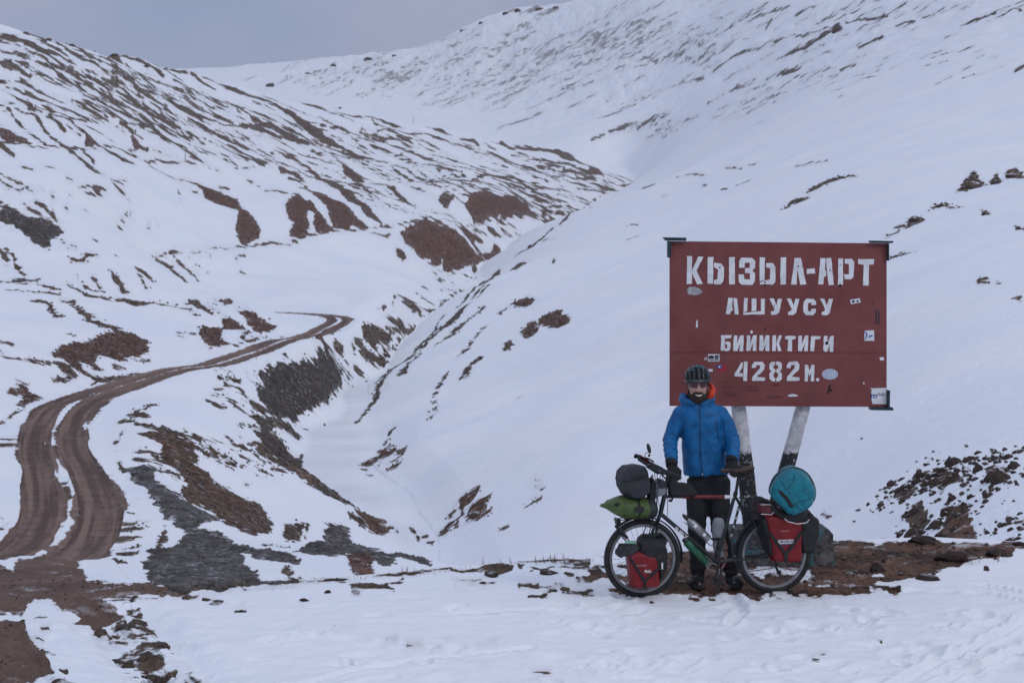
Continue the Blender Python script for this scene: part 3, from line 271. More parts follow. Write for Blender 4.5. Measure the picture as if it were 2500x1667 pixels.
L0.35:-6.2,671 -2.1,677 1.7,695 1.9,701 -1.9,694 -6.1,677
L0.35:-44.5,612 -39.0,615 -35.6,604 -33.0,590 -30.0,579 -27.3,568 -27.3,569 -29.9,584 -32.9,598 -35.7,611 -39.2,619 -44.6,614
L0.35:-52.2,604 -49.5,605 -45.7,597 -41.8,585 -37.7,567 -37.8,571 -41.9,591 -46.0,603 -49.9,611 -52.3,605
L0.35:-59.4,596 -54.2,589 -49.5,572 -44.4,545 -39.9,523 -36.5,506 -32.4,496 -32.3,497 -36.3,517 -40.0,541 -44.8,564 -49.9,589 -55.1,605 -59.6,598
L0.35:-48.4,427 -46.7,438 -43.9,451 -40.3,464 -36.3,476 -33.1,492 -28.7,500 -24.8,521 -20.0,531 -12.3,576 -6.8,594 -3.0,606 7.6,647 7.5,648 -3.0,607 -6.9,595 -12.3,577 -20.1,532 -24.9,523 -28.8,501 -33.2,494 -36.5,477 -40.4,465 -44.1,453 -46.8,439 -48.5,428
L0.35:-11.3,576 -8.1,581 -8.0,582 -11.3,578
L0.35:-7.0,589 -3.2,589 -3.1,590 -6.8,590
L0.35:-3.0,595 3.0,600 3.1,601 -3.0,595
L0.35:-17.9,570 -15.9,570 -15.8,571 -17.8,571
L0.35:-34.3,549 -30.6,531 -27.5,529 -27.5,531 -30.7,536 -34.4,553
R0.6:21.6,543 22.6,728 15.0,560 12.6,530 12.7,525 14.8,536 22.5,719 21.5,538
R0.6:10.9,527 7.7,509 5.3,502 1.0,499 1.1,497 5.5,496 7.9,504 11.0,524
R0.6:10.6,494 7.9,497 7.9,495 10.6,492
L0.5:-20.5,272 -21.3,296 -20.4,300 -19.2,300 -18.5,300 -18.2,289 -18.3,268 -19.3,268 -20.1,267
L0.1:-22.5,226 -22.4,237 -21.9,242 -21.4,248 -21.4,240 -21.5,230
L0.72:-23.7,186 -22.9,189 -22.0,189 -21.8,191 -21.5,196 -21.8,209 -21.6,220 -21.5,226 -20.9,235 -20.5,233 -19.9,233 -19.6,230 -18.8,205 -18.4,198 -18.9,190 -19.6,185 -19.5,178 -18.6,159 -19.4,159 -20.1,160 -21.2,165 -22.2,177 -22.8,175 -22.9,183 -23.4,184
L0.3:-17.9,272 -17.5,278 -17.1,278 -17.5,268
L0.5:-20.8,262 -19.7,259 -18.5,260 -17.4,261 -16.3,268 -16.3,270 -17.3,267 -18.3,265 -19.4,264 -20.8,264
L0.5:-19.8,309 -18.9,307 -17.8,309 -16.8,311 -16.8,312 -17.6,312 -18.7,311 -19.7,310
L0.5:-19.3,301 -17.6,306 -17.6,308 -19.3,304
L0.5:-19.3,324 -21.1,367 -19.4,364 -17.4,366 -17.4,367 -19.4,367 -21.1,369 -19.4,324
L0.5:-19.2,317 -19.8,359 -18.5,358 -16.5,360 -16.4,361 -18.4,364 -19.9,361 -19.2,317
L0.5:-17.3,365 -14.9,363 -12.8,373 -12.7,374 -14.8,367 -17.3,366
L0.5:-16.6,312 -15.5,322 -14.8,356 -13.5,365 -13.5,365 -15.1,358 -15.9,325 -16.8,313
L0.5:-15.8,352 -14.7,364 -14.6,365 -15.8,353
L0.5:-21.3,311 -20.2,313 -20.5,309 -20.4,309 -20.1,314 -21.3,311
L0.5:-16.4,375 -14.6,375 -14.6,376 -16.3,376
L0.5:-13.9,376 -12.1,425 -12.1,425 -14.0,378
L0.5:-17.4,376 -16.5,378 -16.5,379 -17.4,378
L0.5:-11.8,442 -9.9,444 -8.7,460 -8.9,465 -10.0,453 -11.9,447
L0.5:-22.2,249 -21.8,250 -21.6,246 -21.4,246 -21.5,254 -22.3,251
L0.5:-20.7,156 -19.8,155 -19.3,157 -19.4,159 -20.0,158 -20.8,157
L0.5:-19.7,149.4 -18.9,152 -19.0,153 -19.7,150
L0.5:-19.0,148.3 -18.5,153 -18.0,157 -17.4,164 -17.5,166 -18.4,162 -18.9,157 -19.3,151
L0.5:-18.5,137.5 -18.4,144.2 -17.7,145.4 -16.7,145.0 -16.9,149.0 -18.1,151 -18.7,147.1 -18.8,140.5
L0.5:-19.7,247 -19.0,245 -18.1,245 -18.1,247 -18.8,248 -19.6,249
L0.5:-21.0,235 -20.4,235 -20.2,236 -21.1,239
L0.5:-20.6,246 -19.8,241 -19.7,242 -20.5,247
L0.5:-17.4,290 -17.0,298 -17.0,299 -17.5,291
R0.6:-3.0,493 -4.9,485 -5.9,371 -7.2,339 -8.1,317 -9.7,309 -11.0,298 -11.3,286 -11.2,285 -10.8,297 -9.6,307 -8.0,315 -6.8,329 -5.6,362 -3.5,380 -2.8,491
R0.6:-4.4,377 -5.3,335 -6.4,320 -6.3,318 -5.0,328 -4.2,371
R0.6:-3.7,335 -5.8,314 -5.7,312 -3.6,332
R0.6:-6.3,308 -8.0,298 -9.0,293 -10.2,285 -11.2,275 -12.2,262 -13.2,254 -14.2,254 -14.8,250 -14.7,249 -14.0,253 -13.0,252 -12.1,260 -10.9,271 -9.8,280 -8.4,285 -7.5,292 -6.2,306
R0.6:-4.0,292 -5.4,285 -6.9,274 -8.1,265 -9.8,256 -9.7,254 -7.8,261 -6.6,268 -5.3,283 -3.8,290
R0.6:-10.6,289 -11.9,274 -13.1,262 -14.1,250 -15.4,244 -16.2,232 -16.0,231 -15.1,241 -14.0,249 -12.8,259 -11.7,272 -10.5,289
R0.6:-14.7,249 -15.2,235 -15.5,227 -15.0,215 -14.5,204 -14.5,194 -14.8,186 -14.7,185 -14.2,191 -14.2,202 -14.2,210 -14.8,222 -14.8,232 -14.4,247
R0.6:-11.2,245 -12.3,239 -12.8,233 -12.7,225 -12.6,224 -11.9,225 -12.0,236 -11.2,244
R0.6:-3.4,252 -4.4,239 -4.2,235 -3.4,250
R0.6:-4.3,237 -5.6,221 -6.0,218 -6.0,218 -5.4,220 -4.3,236
R0.6:-3.2,208 -4.1,204 -4.7,198 -5.1,194 -5.0,192 -4.2,193 -3.8,201 -3.2,207
R0.6:-6.6,205 -7.0,196 -7.5,189 -7.4,188 -6.8,195 -6.5,205
R0.6:-7.1,186 -7.2,183 -7.2,182 -7.0,185
R0.6:-6.5,170 -6.8,163 -6.7,162 -6.4,169
R0.6:-1.6,272 -0.6,277 -0.7,279 -1.7,275
R0.6:-10.0,170 -10.4,167 -10.3,167 -9.9,169
R0.6:-10.2,163 -10.3,160 -10.2,158 -10.1,161
R0.6:0.3,155 0.7,156 0.7,157 0.2,156
R0.6:7.7,377 6.7,347 6.8,342 7.8,370
R0.4:-1.2,475 1.3,480 3.2,475 5.7,455 3.3,457 1.0,380
R0.2:0.0,279 1.1,284 2.1,285 3.1,275 2.0,270
R0.3:1.0,219 1.8,226 2.5,226 2.6,215 1.6,212
R0.2:3.0,228 4.1,231 5.4,227 6.2,218 5.8,209 4.7,208 3.8,216 3.2,220
R0.3:-0.9,206 -0.7,215 0.0,215 0.3,211 -0.3,205
L0.4:-12.4,116.2 -13.7,134.6 -11.0,116.6 -9.9,114.4 -8.9,112.8 -8.4,112.2 -8.6,112.3 -9.0,107.6 -9.8,108.2 -10.8,109.2 -11.7,111.7
L0.25:-8.5,109.6 -8.1,111.7 -7.5,110.9 -7.0,109.8 -6.2,105.5 -6.5,106.4 -6.6,101.6 -7.1,99.9 -7.6,103.3 -8.1,104.7
L0.92:-5.43,49.75 -5.72,55.76 -8.7,93.2 -7.8,95.5 -4.04,55.68 -3.38,53.42 -2.72,50.32 -2.22,48.00 -1.83,45.34 -4.4,86.9 -4.7,86.4 -2.68,45.60 -2.74,43.26 -2.89,43.88 -3.39,47.59 -3.78,49.46 -4.13,48.97 -4.21,46.65 -4.79,47.87
L0.1:-4.07,48.28 -3.95,49.96 -3.50,49.18 -3.20,46.19 -3.21,44.25 -2.58,37.67 -2.75,35.94 -3.17,39.43 -3.71,45.47
L0.5:-8.2,100.3 -7.8,100.6 -7.4,100.1 -7.4,100.8 -7.8,103.3 -8.3,101.4
L0.5:-6.8,109.0 -6.1,104.9 -6.1,104.9 -6.8,109.0
L0.5:-6.9,60.7 -9.5,90.6 -9.5,90.9 -10.1,88.5
L0.5:-5.28,46.06 -4.70,44.00 -4.89,45.93 -5.47,47.87
L0.5:-4.27,37.19 -3.86,35.02 -4.17,37.99 -4.76,41.74
L0.5:-3.73,34.92 -3.44,33.70 -3.53,34.63 -3.84,36.04
R0.3:-10.0,158 -8.8,150 -9.6,154
R0.3:-10.4,154 -10.0,155 -8.5,144.8 -8.7,142.5 -9.6,144.4 -10.1,142.1 -11.0,143.3 -10.5,146.9 -10.0,147.7
R0.3:-8.3,143.8 -7.7,141.9 -7.4,138.9 -7.6,137.5 -8.2,140.5
R0.3:-8.7,135.8 -8.4,136.6 -7.9,137.1 -7.4,135.8 -7.9,135.0 -8.4,134.4
R0.3:-2.8,104.4 -2.8,108.1 -2.3,108.4 -1.8,108.2 -2.0,105.6 -2.5,105.5 -2.6,104.0
R0.2:-2.4,102.1 -2.1,104.4 -1.5,104.7 -1.4,102.4 -1.1,99.5 -1.8,100.2
R0.5:-10.3,163 -10.2,158 -10.0,157 -10.2,162
R0.5:-10.0,135.2 -9.5,134.8 -9.6,135.6 -10.1,136.0
R0.5:-10.6,139.7 -9.9,137.1 -9.9,137.5 -10.7,140.3
R0.5:-9.3,138.9 -9.3,140.3 -9.3,140.7 -9.4,139.3
R0.5:-1.4,103.3 -1.1,103.0 -1.1,103.4 -1.4,103.5
R0.5:-3.3,104.0 -2.9,105.3 -3.1,106.4 -3.5,105.0
R0.5:-3.4,103.1 -3.0,103.1 -3.1,103.5 -3.4,103.5
R0.5:-2.8,101.9 -2.8,103.4 -2.8,103.7 -2.9,102.1
R0.5:-3.6,101.5 -3.3,102.4 -3.4,102.8 -3.7,101.9
R0.5:0.6,94.4 1.0,95.3 1.3,95.1 1.3,95.3 1.0,95.6 0.6,94.6
R0.5:1.1,98.8 1.5,97.4 1.5,97.5 1.1,98.9
R0.5:1.1,100.6 1.4,99.4 1.4,99.5 1.1,100.8
R0.5:-0.4,91.6 -0.2,91.2 -0.2,91.6 -0.5,92.0
R0.5:-6.9,165 -6.5,169 -6.4,171 -6.4,171 -6.7,170 -7.0,166
R0.5:-4.7,102.7 -4.4,102.1 -4.4,102.7 -4.8,103.3
R0.5:-5.6,107.8 -4.8,101.4 -4.8,101.8 -5.6,107.5
R0.5:-4.2,99.5 -4.0,99.1 -4.0,99.6 -4.3,99.9
T0.5:-1.97,17.30 -1.73,17.33 -1.51,17.43 -1.30,17.56 -1.12,17.72 -0.90,17.86 -0.73,18.02 -0.51,18.22 -0.27,18.34 -0.03,18.44 0.21,18.50 0.40,18.56 0.58,18.54 0.79,18.62 0.80,18.86 0.59,18.86 0.40,18.84 0.21,18.74 -0.03,18.60 -0.27,18.47 -0.51,18.36 -0.73,18.12 -0.90,17.93 -1.13,17.79 -1.30,17.66 -1.52,17.51 -1.74,17.41 -1.97,17.37
T0.5:-1.92,17.21 -1.73,17.25 -1.74,17.32 -1.93,17.28
T0.5:-1.46,17.20 -1.27,17.24 -1.07,17.34 -0.97,17.50 -0.97,17.55 -1.08,17.43 -1.28,17.32 -1.47,17.23
T0.5:-1.35,17.07 -1.28,17.09 -1.28,17.12 -1.36,17.10
T0.5:-0.37,17.67 -0.26,17.88 -0.09,18.02 -0.03,18.10 -0.02,18.15 -0.09,18.31 -0.27,18.09 -0.37,17.70
T0.5:-0.52,17.75 -0.26,17.86 -0.26,17.89 -0.52,17.78
T0.5:-0.28,17.49 -0.17,17.53 -0.17,17.59 -0.28,17.55
T0.5:0.23,17.92 0.33,18.00 0.44,17.99 0.45,18.10 0.33,18.25 0.23,18.01
T0.5:0.06,18.21 0.22,18.12 0.22,18.19 0.06,18.28
T0.5:0.38,18.53 0.77,18.45 0.78,18.56 0.39,18.64
T0.5:0.44,18.25 0.76,18.25 0.76,18.30 0.45,18.30
T0.5:0.58,17.65 0.73,17.61 0.74,17.71 0.59,17.75
T0.5:0.48,17.89 0.59,17.85 0.60,17.89 0.48,17.93
T0.5:0.60,17.46 0.72,17.46 0.73,17.51 0.60,17.51
T0.5:0.17,16.93 0.29,16.82 0.35,16.83 0.35,16.88 0.29,16.89 0.17,16.98
T0.5:0.15,16.60 0.26,16.56 0.27,16.64 0.15,16.68
T0.5:0.42,16.74 0.58,16.82 0.71,16.90 0.71,17.03 0.58,16.95 0.42,16.77
T0.5:0.41,17.00 0.48,16.96 0.48,17.01 0.41,17.04
T0.5:0.09,17.14 0.19,17.17 0.19,17.19 0.09,17.16
T0.5:0.37,17.10 0.45,17.10 0.45,17.13 0.37,17.13
T0.5:-1.08,17.07 -1.02,17.07 -1.02,17.10 -1.09,17.10
T0.5:-0.47,17.23 -0.42,17.27 -0.42,17.30 -0.47,17.26
T0.25:0.69,17.67 0.90,18.55 1.39,19.27 2.17,19.53 3.02,19.95 3.66,20.07 4.20,20.41 4.60,20.05 5.21,19.79 5.18,19.68 4.94,19.53 4.69,18.93 4.34,18.64 3.87,17.92 3.50,17.67 3.36,17.25 2.87,17.21 2.49,16.94 2.29,16.94 2.04,16.67 1.84,16.79 1.63,16.67 1.48,16.86 1.32,16.86 1.21,16.79 1.02,16.94 0.83,17.10 0.98,17.42
T-1:2.12,18.01 2.33,18.37 2.71,18.46 2.77,18.10 2.55,17.84 2.22,17.71
T-1:2.61,17.57 2.80,17.65 3.03,17.72 2.79,17.52
T-1:3.01,17.42 3.20,17.58 3.47,17.84 3.62,18.01 3.90,18.05 3.55,17.67 3.38,17.34 3.09,17.34
T-1:3.25,17.90 3.44,18.10 3.42,17.92 3.25,17.82
T-1:4.21,18.85 4.28,18.74 4.19,18.64
T-1:0.83,18.27 1.07,18.55 1.23,18.27 1.16,18.10 0.87,18.01
T-1:0.73,17.42 0.93,17.71 1.05,17.67 0.93,17.50
T-1:1.14,17.02 1.31,17.10 1.37,17.03 1.26,16.94
T0.45:-1.39,15.53 -1.25,15.63 -1.25,15.67 -1.40,15.57
T0.45:-0.95,15.02 -0.87,15.05 -0.87,15.07 -0.95,15.04
T0.45:-0.78,14.83 -0.68,14.85 -0.68,14.87 -0.78,14.86
T0.45:-0.50,14.99 -0.46,14.99 -0.46,15.01 -0.50,15.01
T0.45:-0.57,14.68 -0.49,14.70 -0.49,14.71 -0.57,14.70
T0.45:-0.25,14.86 -0.11,14.91 -0.11,14.94 -0.25,14.89
T0.45:-0.35,14.46 -0.29,14.48 -0.29,14.50 -0.35,14.48
T0.45:-0.23,14.29 -0.17,14.32 -0.18,14.34 -0.23,14.32
T0.45:0.15,13.92 0.27,13.89 0.27,13.91 0.15,13.93
T0.45:2.15,14.28 2.29,14.34 2.29,14.37 2.15,14.31
T0.45:2.23,14.44 2.29,14.51 2.30,14.54 2.23,14.47
T0.45:2.70,15.01 2.79,15.01 2.79,15.05 2.70,15.05
T0.45:2.94,14.58 3.05,14.60 3.06,14.62 2.95,14.60
T0.45:3.06,14.39 3.12,14.34 3.16,14.31 3.17,14.33 3.14,14.42 3.07,14.43
T0.45:3.21,14.29 3.26,14.28 3.26,14.31 3.21,14.32
T0.45:3.28,14.20 3.33,14.20 3.33,14.22 3.28,14.22
T0.45:2.63,13.57 2.67,13.57 2.68,13.60 2.63,13.60
T0.45:4.37,18.26 4.45,18.30 4.46,18.35 4.38,18.32
T0.45:1.71,15.61 1.76,15.63 1.76,15.65 1.71,15.63
T0.45:3.57,14.07 3.62,14.07 3.63,14.09 3.57,14.09
V0.85:-10.09,55.11 -7.58,52.07 -6.30,46.37 -4.26,33.79 -1.85,17.40 -1.83,17.22 -2.50,17.16 -3.00,17.13 -3.18,17.49
V0.6:-6.09,22.00 -5.85,22.75 -5.37,21.54 -12.51,53.11 -11.33,52.65 -4.36,20.28 -3.98,18.84 -3.27,17.69 -3.06,17.48 -2.56,17.20 -2.44,17.16 -2.99,17.06 -2.95,16.84 -3.07,16.53 -3.03,16.84 -3.29,16.97 -3.46,16.84 -3.35,16.53 -3.19,16.28 -3.14,16.05 -3.28,15.82 -3.48,15.77 -3.43,15.99 -3.67,16.28 -3.82,16.74 -3.98,16.78 -3.96,16.34 -3.90,15.93 -3.93,15.93 -4.05,15.99 -4.10,15.93 -4.41,15.93
V0.6:-4.29,15.49 -3.98,15.49 -3.82,15.65 -3.72,15.28 -3.57,14.82 -3.43,14.48 -3.29,14.12 -3.13,13.68 -3.22,13.68 -3.32,13.60 -3.37,13.43 -3.42,13.31 -3.67,13.27
T0.55:-3.14,13.30 -3.07,13.37 -2.91,13.39 -2.92,13.41 -3.09,13.46 -3.15,13.35
T0.55:-3.06,15.08 -2.90,15.02 -2.91,15.11 -3.08,15.17
T0.55:-2.84,14.55 -2.72,14.47 -2.73,14.53 -2.85,14.62
T0.55:-2.74,14.74 -2.65,14.71 -2.66,14.77 -2.75,14.80
T0.55:-2.68,14.58 -2.58,14.55 -2.59,14.60 -2.68,14.63
T0.55:-2.68,14.14 -2.55,14.14 -2.56,14.18 -2.69,14.18
T0.55:-2.57,13.86 -2.44,13.86 -2.45,13.93 -2.59,13.93
T0.55:-2.45,13.57 -2.35,13.57 -2.36,13.62 -2.46,13.62
T0.55:-2.36,13.31 -2.27,13.31 -2.28,13.36 -2.36,13.36
T0.55:-2.28,13.58 -2.22,13.60 -2.22,13.64 -2.28,13.61
T0.55:-3.25,15.72 -3.08,15.24 -3.08,15.27 -3.24,15.75
T0.55:-3.09,15.37 -3.03,15.30 -3.03,15.35 -3.10,15.41
T0.55:-2.90,15.13 -2.80,15.18 -2.81,15.22 -2.91,15.16
T0.55:-3.60,15.29 -3.55,15.32 -3.56,15.35 -3.61,15.32
T0.55:-3.32,14.24 -3.26,14.24 -3.26,14.26 -3.33,14.26
T0.55:-3.11,13.73 -3.06,13.74 -3.07,13.78 -3.12,13.76
T0.55:-3.54,14.81 -3.48,14.81 -3.49,14.83 -3.54,14.83
T0.55:-3.82,15.64 -3.65,15.71 -3.66,15.74 -3.83,15.67
T0.55:-2.25,16.12 -2.15,16.12 -2.16,16.18 -2.26,16.18
T0.55:-2.64,16.69 -2.45,16.62 -2.45,16.67 -2.65,16.74
T0.55:-2.78,16.85 -2.68,16.87 -2.69,16.94 -2.79,16.91
T0.55:-3.15,16.47 -3.12,16.55 -3.13,16.58 -3.16,16.51
R0.6:105.8,1048 112.7,1031 118.1,1007 123.0,957 125.8,930 128.6,877 131.8,846 133.5,820 133.9,823 132.3,850 129.3,882 126.4,935 123.8,965 118.9,1017 113.3,1041 106.3,1056
R0.6:121.5,930 124.5,935 127.4,909 127.8,913 125.3,943 121.7,934
R0.6:116.8,865 121.7,828 129.1,821 130.9,814 131.5,819 130.2,832 122.8,839 117.3,870
R0.6:135.8,814 138.5,780 141.8,755 148.8,751 149.7,756 142.9,763 139.6,788 136.7,820
R0.6:119.2,686 123.2,680 126.0,674 126.9,679 124.9,692 120.2,694
R0.6:132.5,687 136.2,671 137.6,679 133.8,695
R0.6:138.0,668 142.6,656 143.3,659 138.7,672
R0.6:108.2,816 110.4,795 112.3,775 113.3,783 111.6,806 109.0,824
R0.6:118.0,765 119.0,745 119.7,751 118.7,770
R0.6:106.4,646 109.9,635 110.6,639 107.0,651
R0.6:139.7,978 142.9,965 144.5,945 145.5,953 145.0,983 140.7,987
R0.6:132.0,1036 138.1,1062 138.5,1069 132.3,1044
R0.6:132.5,1123 139.9,1088 147.7,1054 148.4,1060 140.9,1099 132.7,1126
R0.6:100.1,919 102.3,899 105.0,868 105.4,873 102.9,906 100.5,925
R0.6:102.6,913 107.2,880 107.4,882 102.9,917
R0.6:93.3,1127 101.9,1065 102.2,1069 93.6,1132
R0.6:105.6,1135 110.0,1108 110.3,1113 106.0,1142
R0.6:106.8,1223 112.6,1177 113.0,1182 107.0,1226
R0.6:129.2,572 133.0,568 136.4,560 137.1,563 134.2,573 130.0,576
R0.6:134.1,544 138.3,548 135.1,525 135.5,526 139.4,553 134.7,547
R0.6:96.7,384 99.8,387 100.4,390 97.4,387
R0.6:93.0,411 95.8,412 96.3,415 93.4,414
R0.6:110.3,539 113.5,525 113.9,527 110.5,541
R0.6:41.6,1050 52.6,1076 62.9,1085 76.6,1066 76.7,1069 62.9,1088 52.5,1079 41.4,1050
R0.6:60.9,1076 70.8,1071 70.8,1073 60.9,1077
R0.6:51.4,1165 62.8,1175 72.6,1157 72.9,1163 63.1,1183 51.6,1172
R0.6:58.8,1152 74.7,1192 74.9,1197 58.8,1155
R0.6:-9.0,1285 5.9,1293 21.1,1311 21.0,1315 5.7,1298 -9.2,1289
R0.6:52.4,487 53.0,460 53.5,464 52.8,491
R0.6:54.5,458 54.8,447 55.2,451 54.9,462
R0.6:50.1,353 52.8,333 53.1,336 50.5,356
R0.6:35.4,539 38.6,537 39.1,545 35.8,545
R0.6:43.8,529 48.2,492 48.4,494 44.0,531
R0.6:43.1,384 45.1,377 45.5,381 43.6,388
R0.6:42.2,403 42.2,390 42.8,395 42.8,409
R0.6:44.7,467 45.3,464 45.6,468 45.1,472
R0.6:36.8,489 37.5,484 37.8,487 37.0,492
R0.6:35.0,257 36.9,261 39.0,261 39.8,267 37.9,270 35.2,258
R0.6:19.9,347 21.9,348 22.3,355 20.2,354
R0.6:23.7,411 23.9,381 24.3,387 24.2,419
R0.6:36.0,171 37.0,171 36.9,167 37.4,169 37.8,175 36.5,173
R0.6:37.0,167 36.7,162 36.9,163 37.2,168
R0.6:31.3,163 31.6,160 31.8,162 31.5,164
R0.6:29.2,155 30.4,157 30.6,158 29.5,157
R0.6:32.3,128.3 31.9,124.3 32.3,125.5 32.7,129.7
R0.6:-3.9,1922 3.8,1944 2.7,1978 -5.2,1933
R0.6:16.2,1906 28.3,1927 28.0,1980 15.2,1922
R0.6:28.9,1871 44.1,1873 43.9,1900 28.2,1884
R0.6:80.0,1572 96.0,1534 108.7,1512 108.9,1517 96.0,1539 80.0,1576
R0.6:62.6,1576 68.7,1583 74.7,1592 74.4,1597 68.3,1592 62.3,1581
R0.6:44.3,1570 58.1,1547 67.9,1523 67.9,1528 58.0,1554 44.2,1574
R0.6:24.1,1655 38.9,1627 51.6,1610 51.5,1615 38.7,1634 24.0,1659
R0.6:82.3,1453 92.5,1447 92.5,1451 82.3,1457
R0.6:68.5,1554 80.3,1528 80.3,1532 68.5,1558
R0.6:113.8,1355 123.5,1338 123.6,1342 114.0,1361
R0.6:89.3,1515 105.1,1510 105.1,1515 89.2,1517
R0.6:-8.1,1717 -2.6,1720 -2.8,1725 -8.4,1720
R0.6:-17.8,1700 -9.3,1703 -9.6,1707 -18.0,1703
R0.6:15.3,1525 29.5,1515 29.4,1519 15.2,1530
R0.6:34.4,1382 48.4,1412 48.3,1416 34.2,1384
R0.6:-15.3,1472 -1.7,1515 10.6,1519 10.5,1525 -2.0,1523 -15.5,1476
R0.7:133.0,830 136.1,834 133.0,802 130.5,797
R0.7:139.6,758 144.0,770 140.5,744
R0.5:41.0,277 43.9,284 45.5,280 46.2,267 44.5,272 42.1,275
R0.4:41.9,187 44.6,195 45.9,198 43.9,184 43.2,186 41.5,181
R0.4:44.6,186 46.8,192 45.6,185 44.5,182
R0.4:47.0,190 49.0,194 47.9,186 47.0,183
R0.4:31.5,159 33.3,167 34.2,167 33.4,161 32.3,159
R0.3:35.3,150 34.9,146.0 34.1,142.3 34.4,145.6
L0.4:-9.9,941 -1.2,938 8.9,989 18.1,955 25.4,941 32.4,927 39.5,910 40.0,915 33.2,937 26.1,951 19.4,992 9.0,989 -1.1,954 -9.9,947
L0.4:0.7,983 6.9,989 7.0,989 0.8,983
L0.4:-7.9,745 0.7,763 9.2,744 17.9,747 18.1,751 9.4,751 0.9,773 -7.9,751
L0.4:9.0,910 21.3,897 32.9,882 40.5,872 48.4,882 48.7,886 41.0,878 33.3,886 21.6,901 9.1,913
L0.1:33.3,904 38.1,933 41.6,915 37.8,900
R0.2:7.17,33.70 8.00,36.19 8.06,35.33 7.30,31.25 5.92,25.81 5.98,26.71
R0.5:9.30,45.47 9.26,41.86 8.64,38.10 8.41,38.98 8.64,41.92
R0.5:7.57,38.54 7.93,38.76 7.56,35.99 7.08,34.83
R0.5:9.32,39.20 9.34,37.77 8.86,35.63 8.76,36.45
R0.5:8.29,43.44 8.71,43.75 8.42,41.44 8.00,40.74
R0.5:24.5,129.7 25.2,128.1 25.2,124.8 25.7,127.0 25.9,132.2 24.9,132.3
R0.5:22.6,96.3 22.7,94.8 22.8,95.1 22.7,96.7
R0.5:22.9,94.4 23.0,93.7 23.1,94.1 23.0,94.8
R0.5:21.4,85.2 21.5,84.4 21.6,84.9 21.5,85.7
R0.5:7.98,51.26 7.78,48.97 7.89,49.53 8.07,51.77
R0.5:6.52,27.17 6.19,24.45 6.27,24.73 6.61,27.52
R0.5:7.81,31.34 7.66,29.73 7.76,30.11 7.91,31.70"""
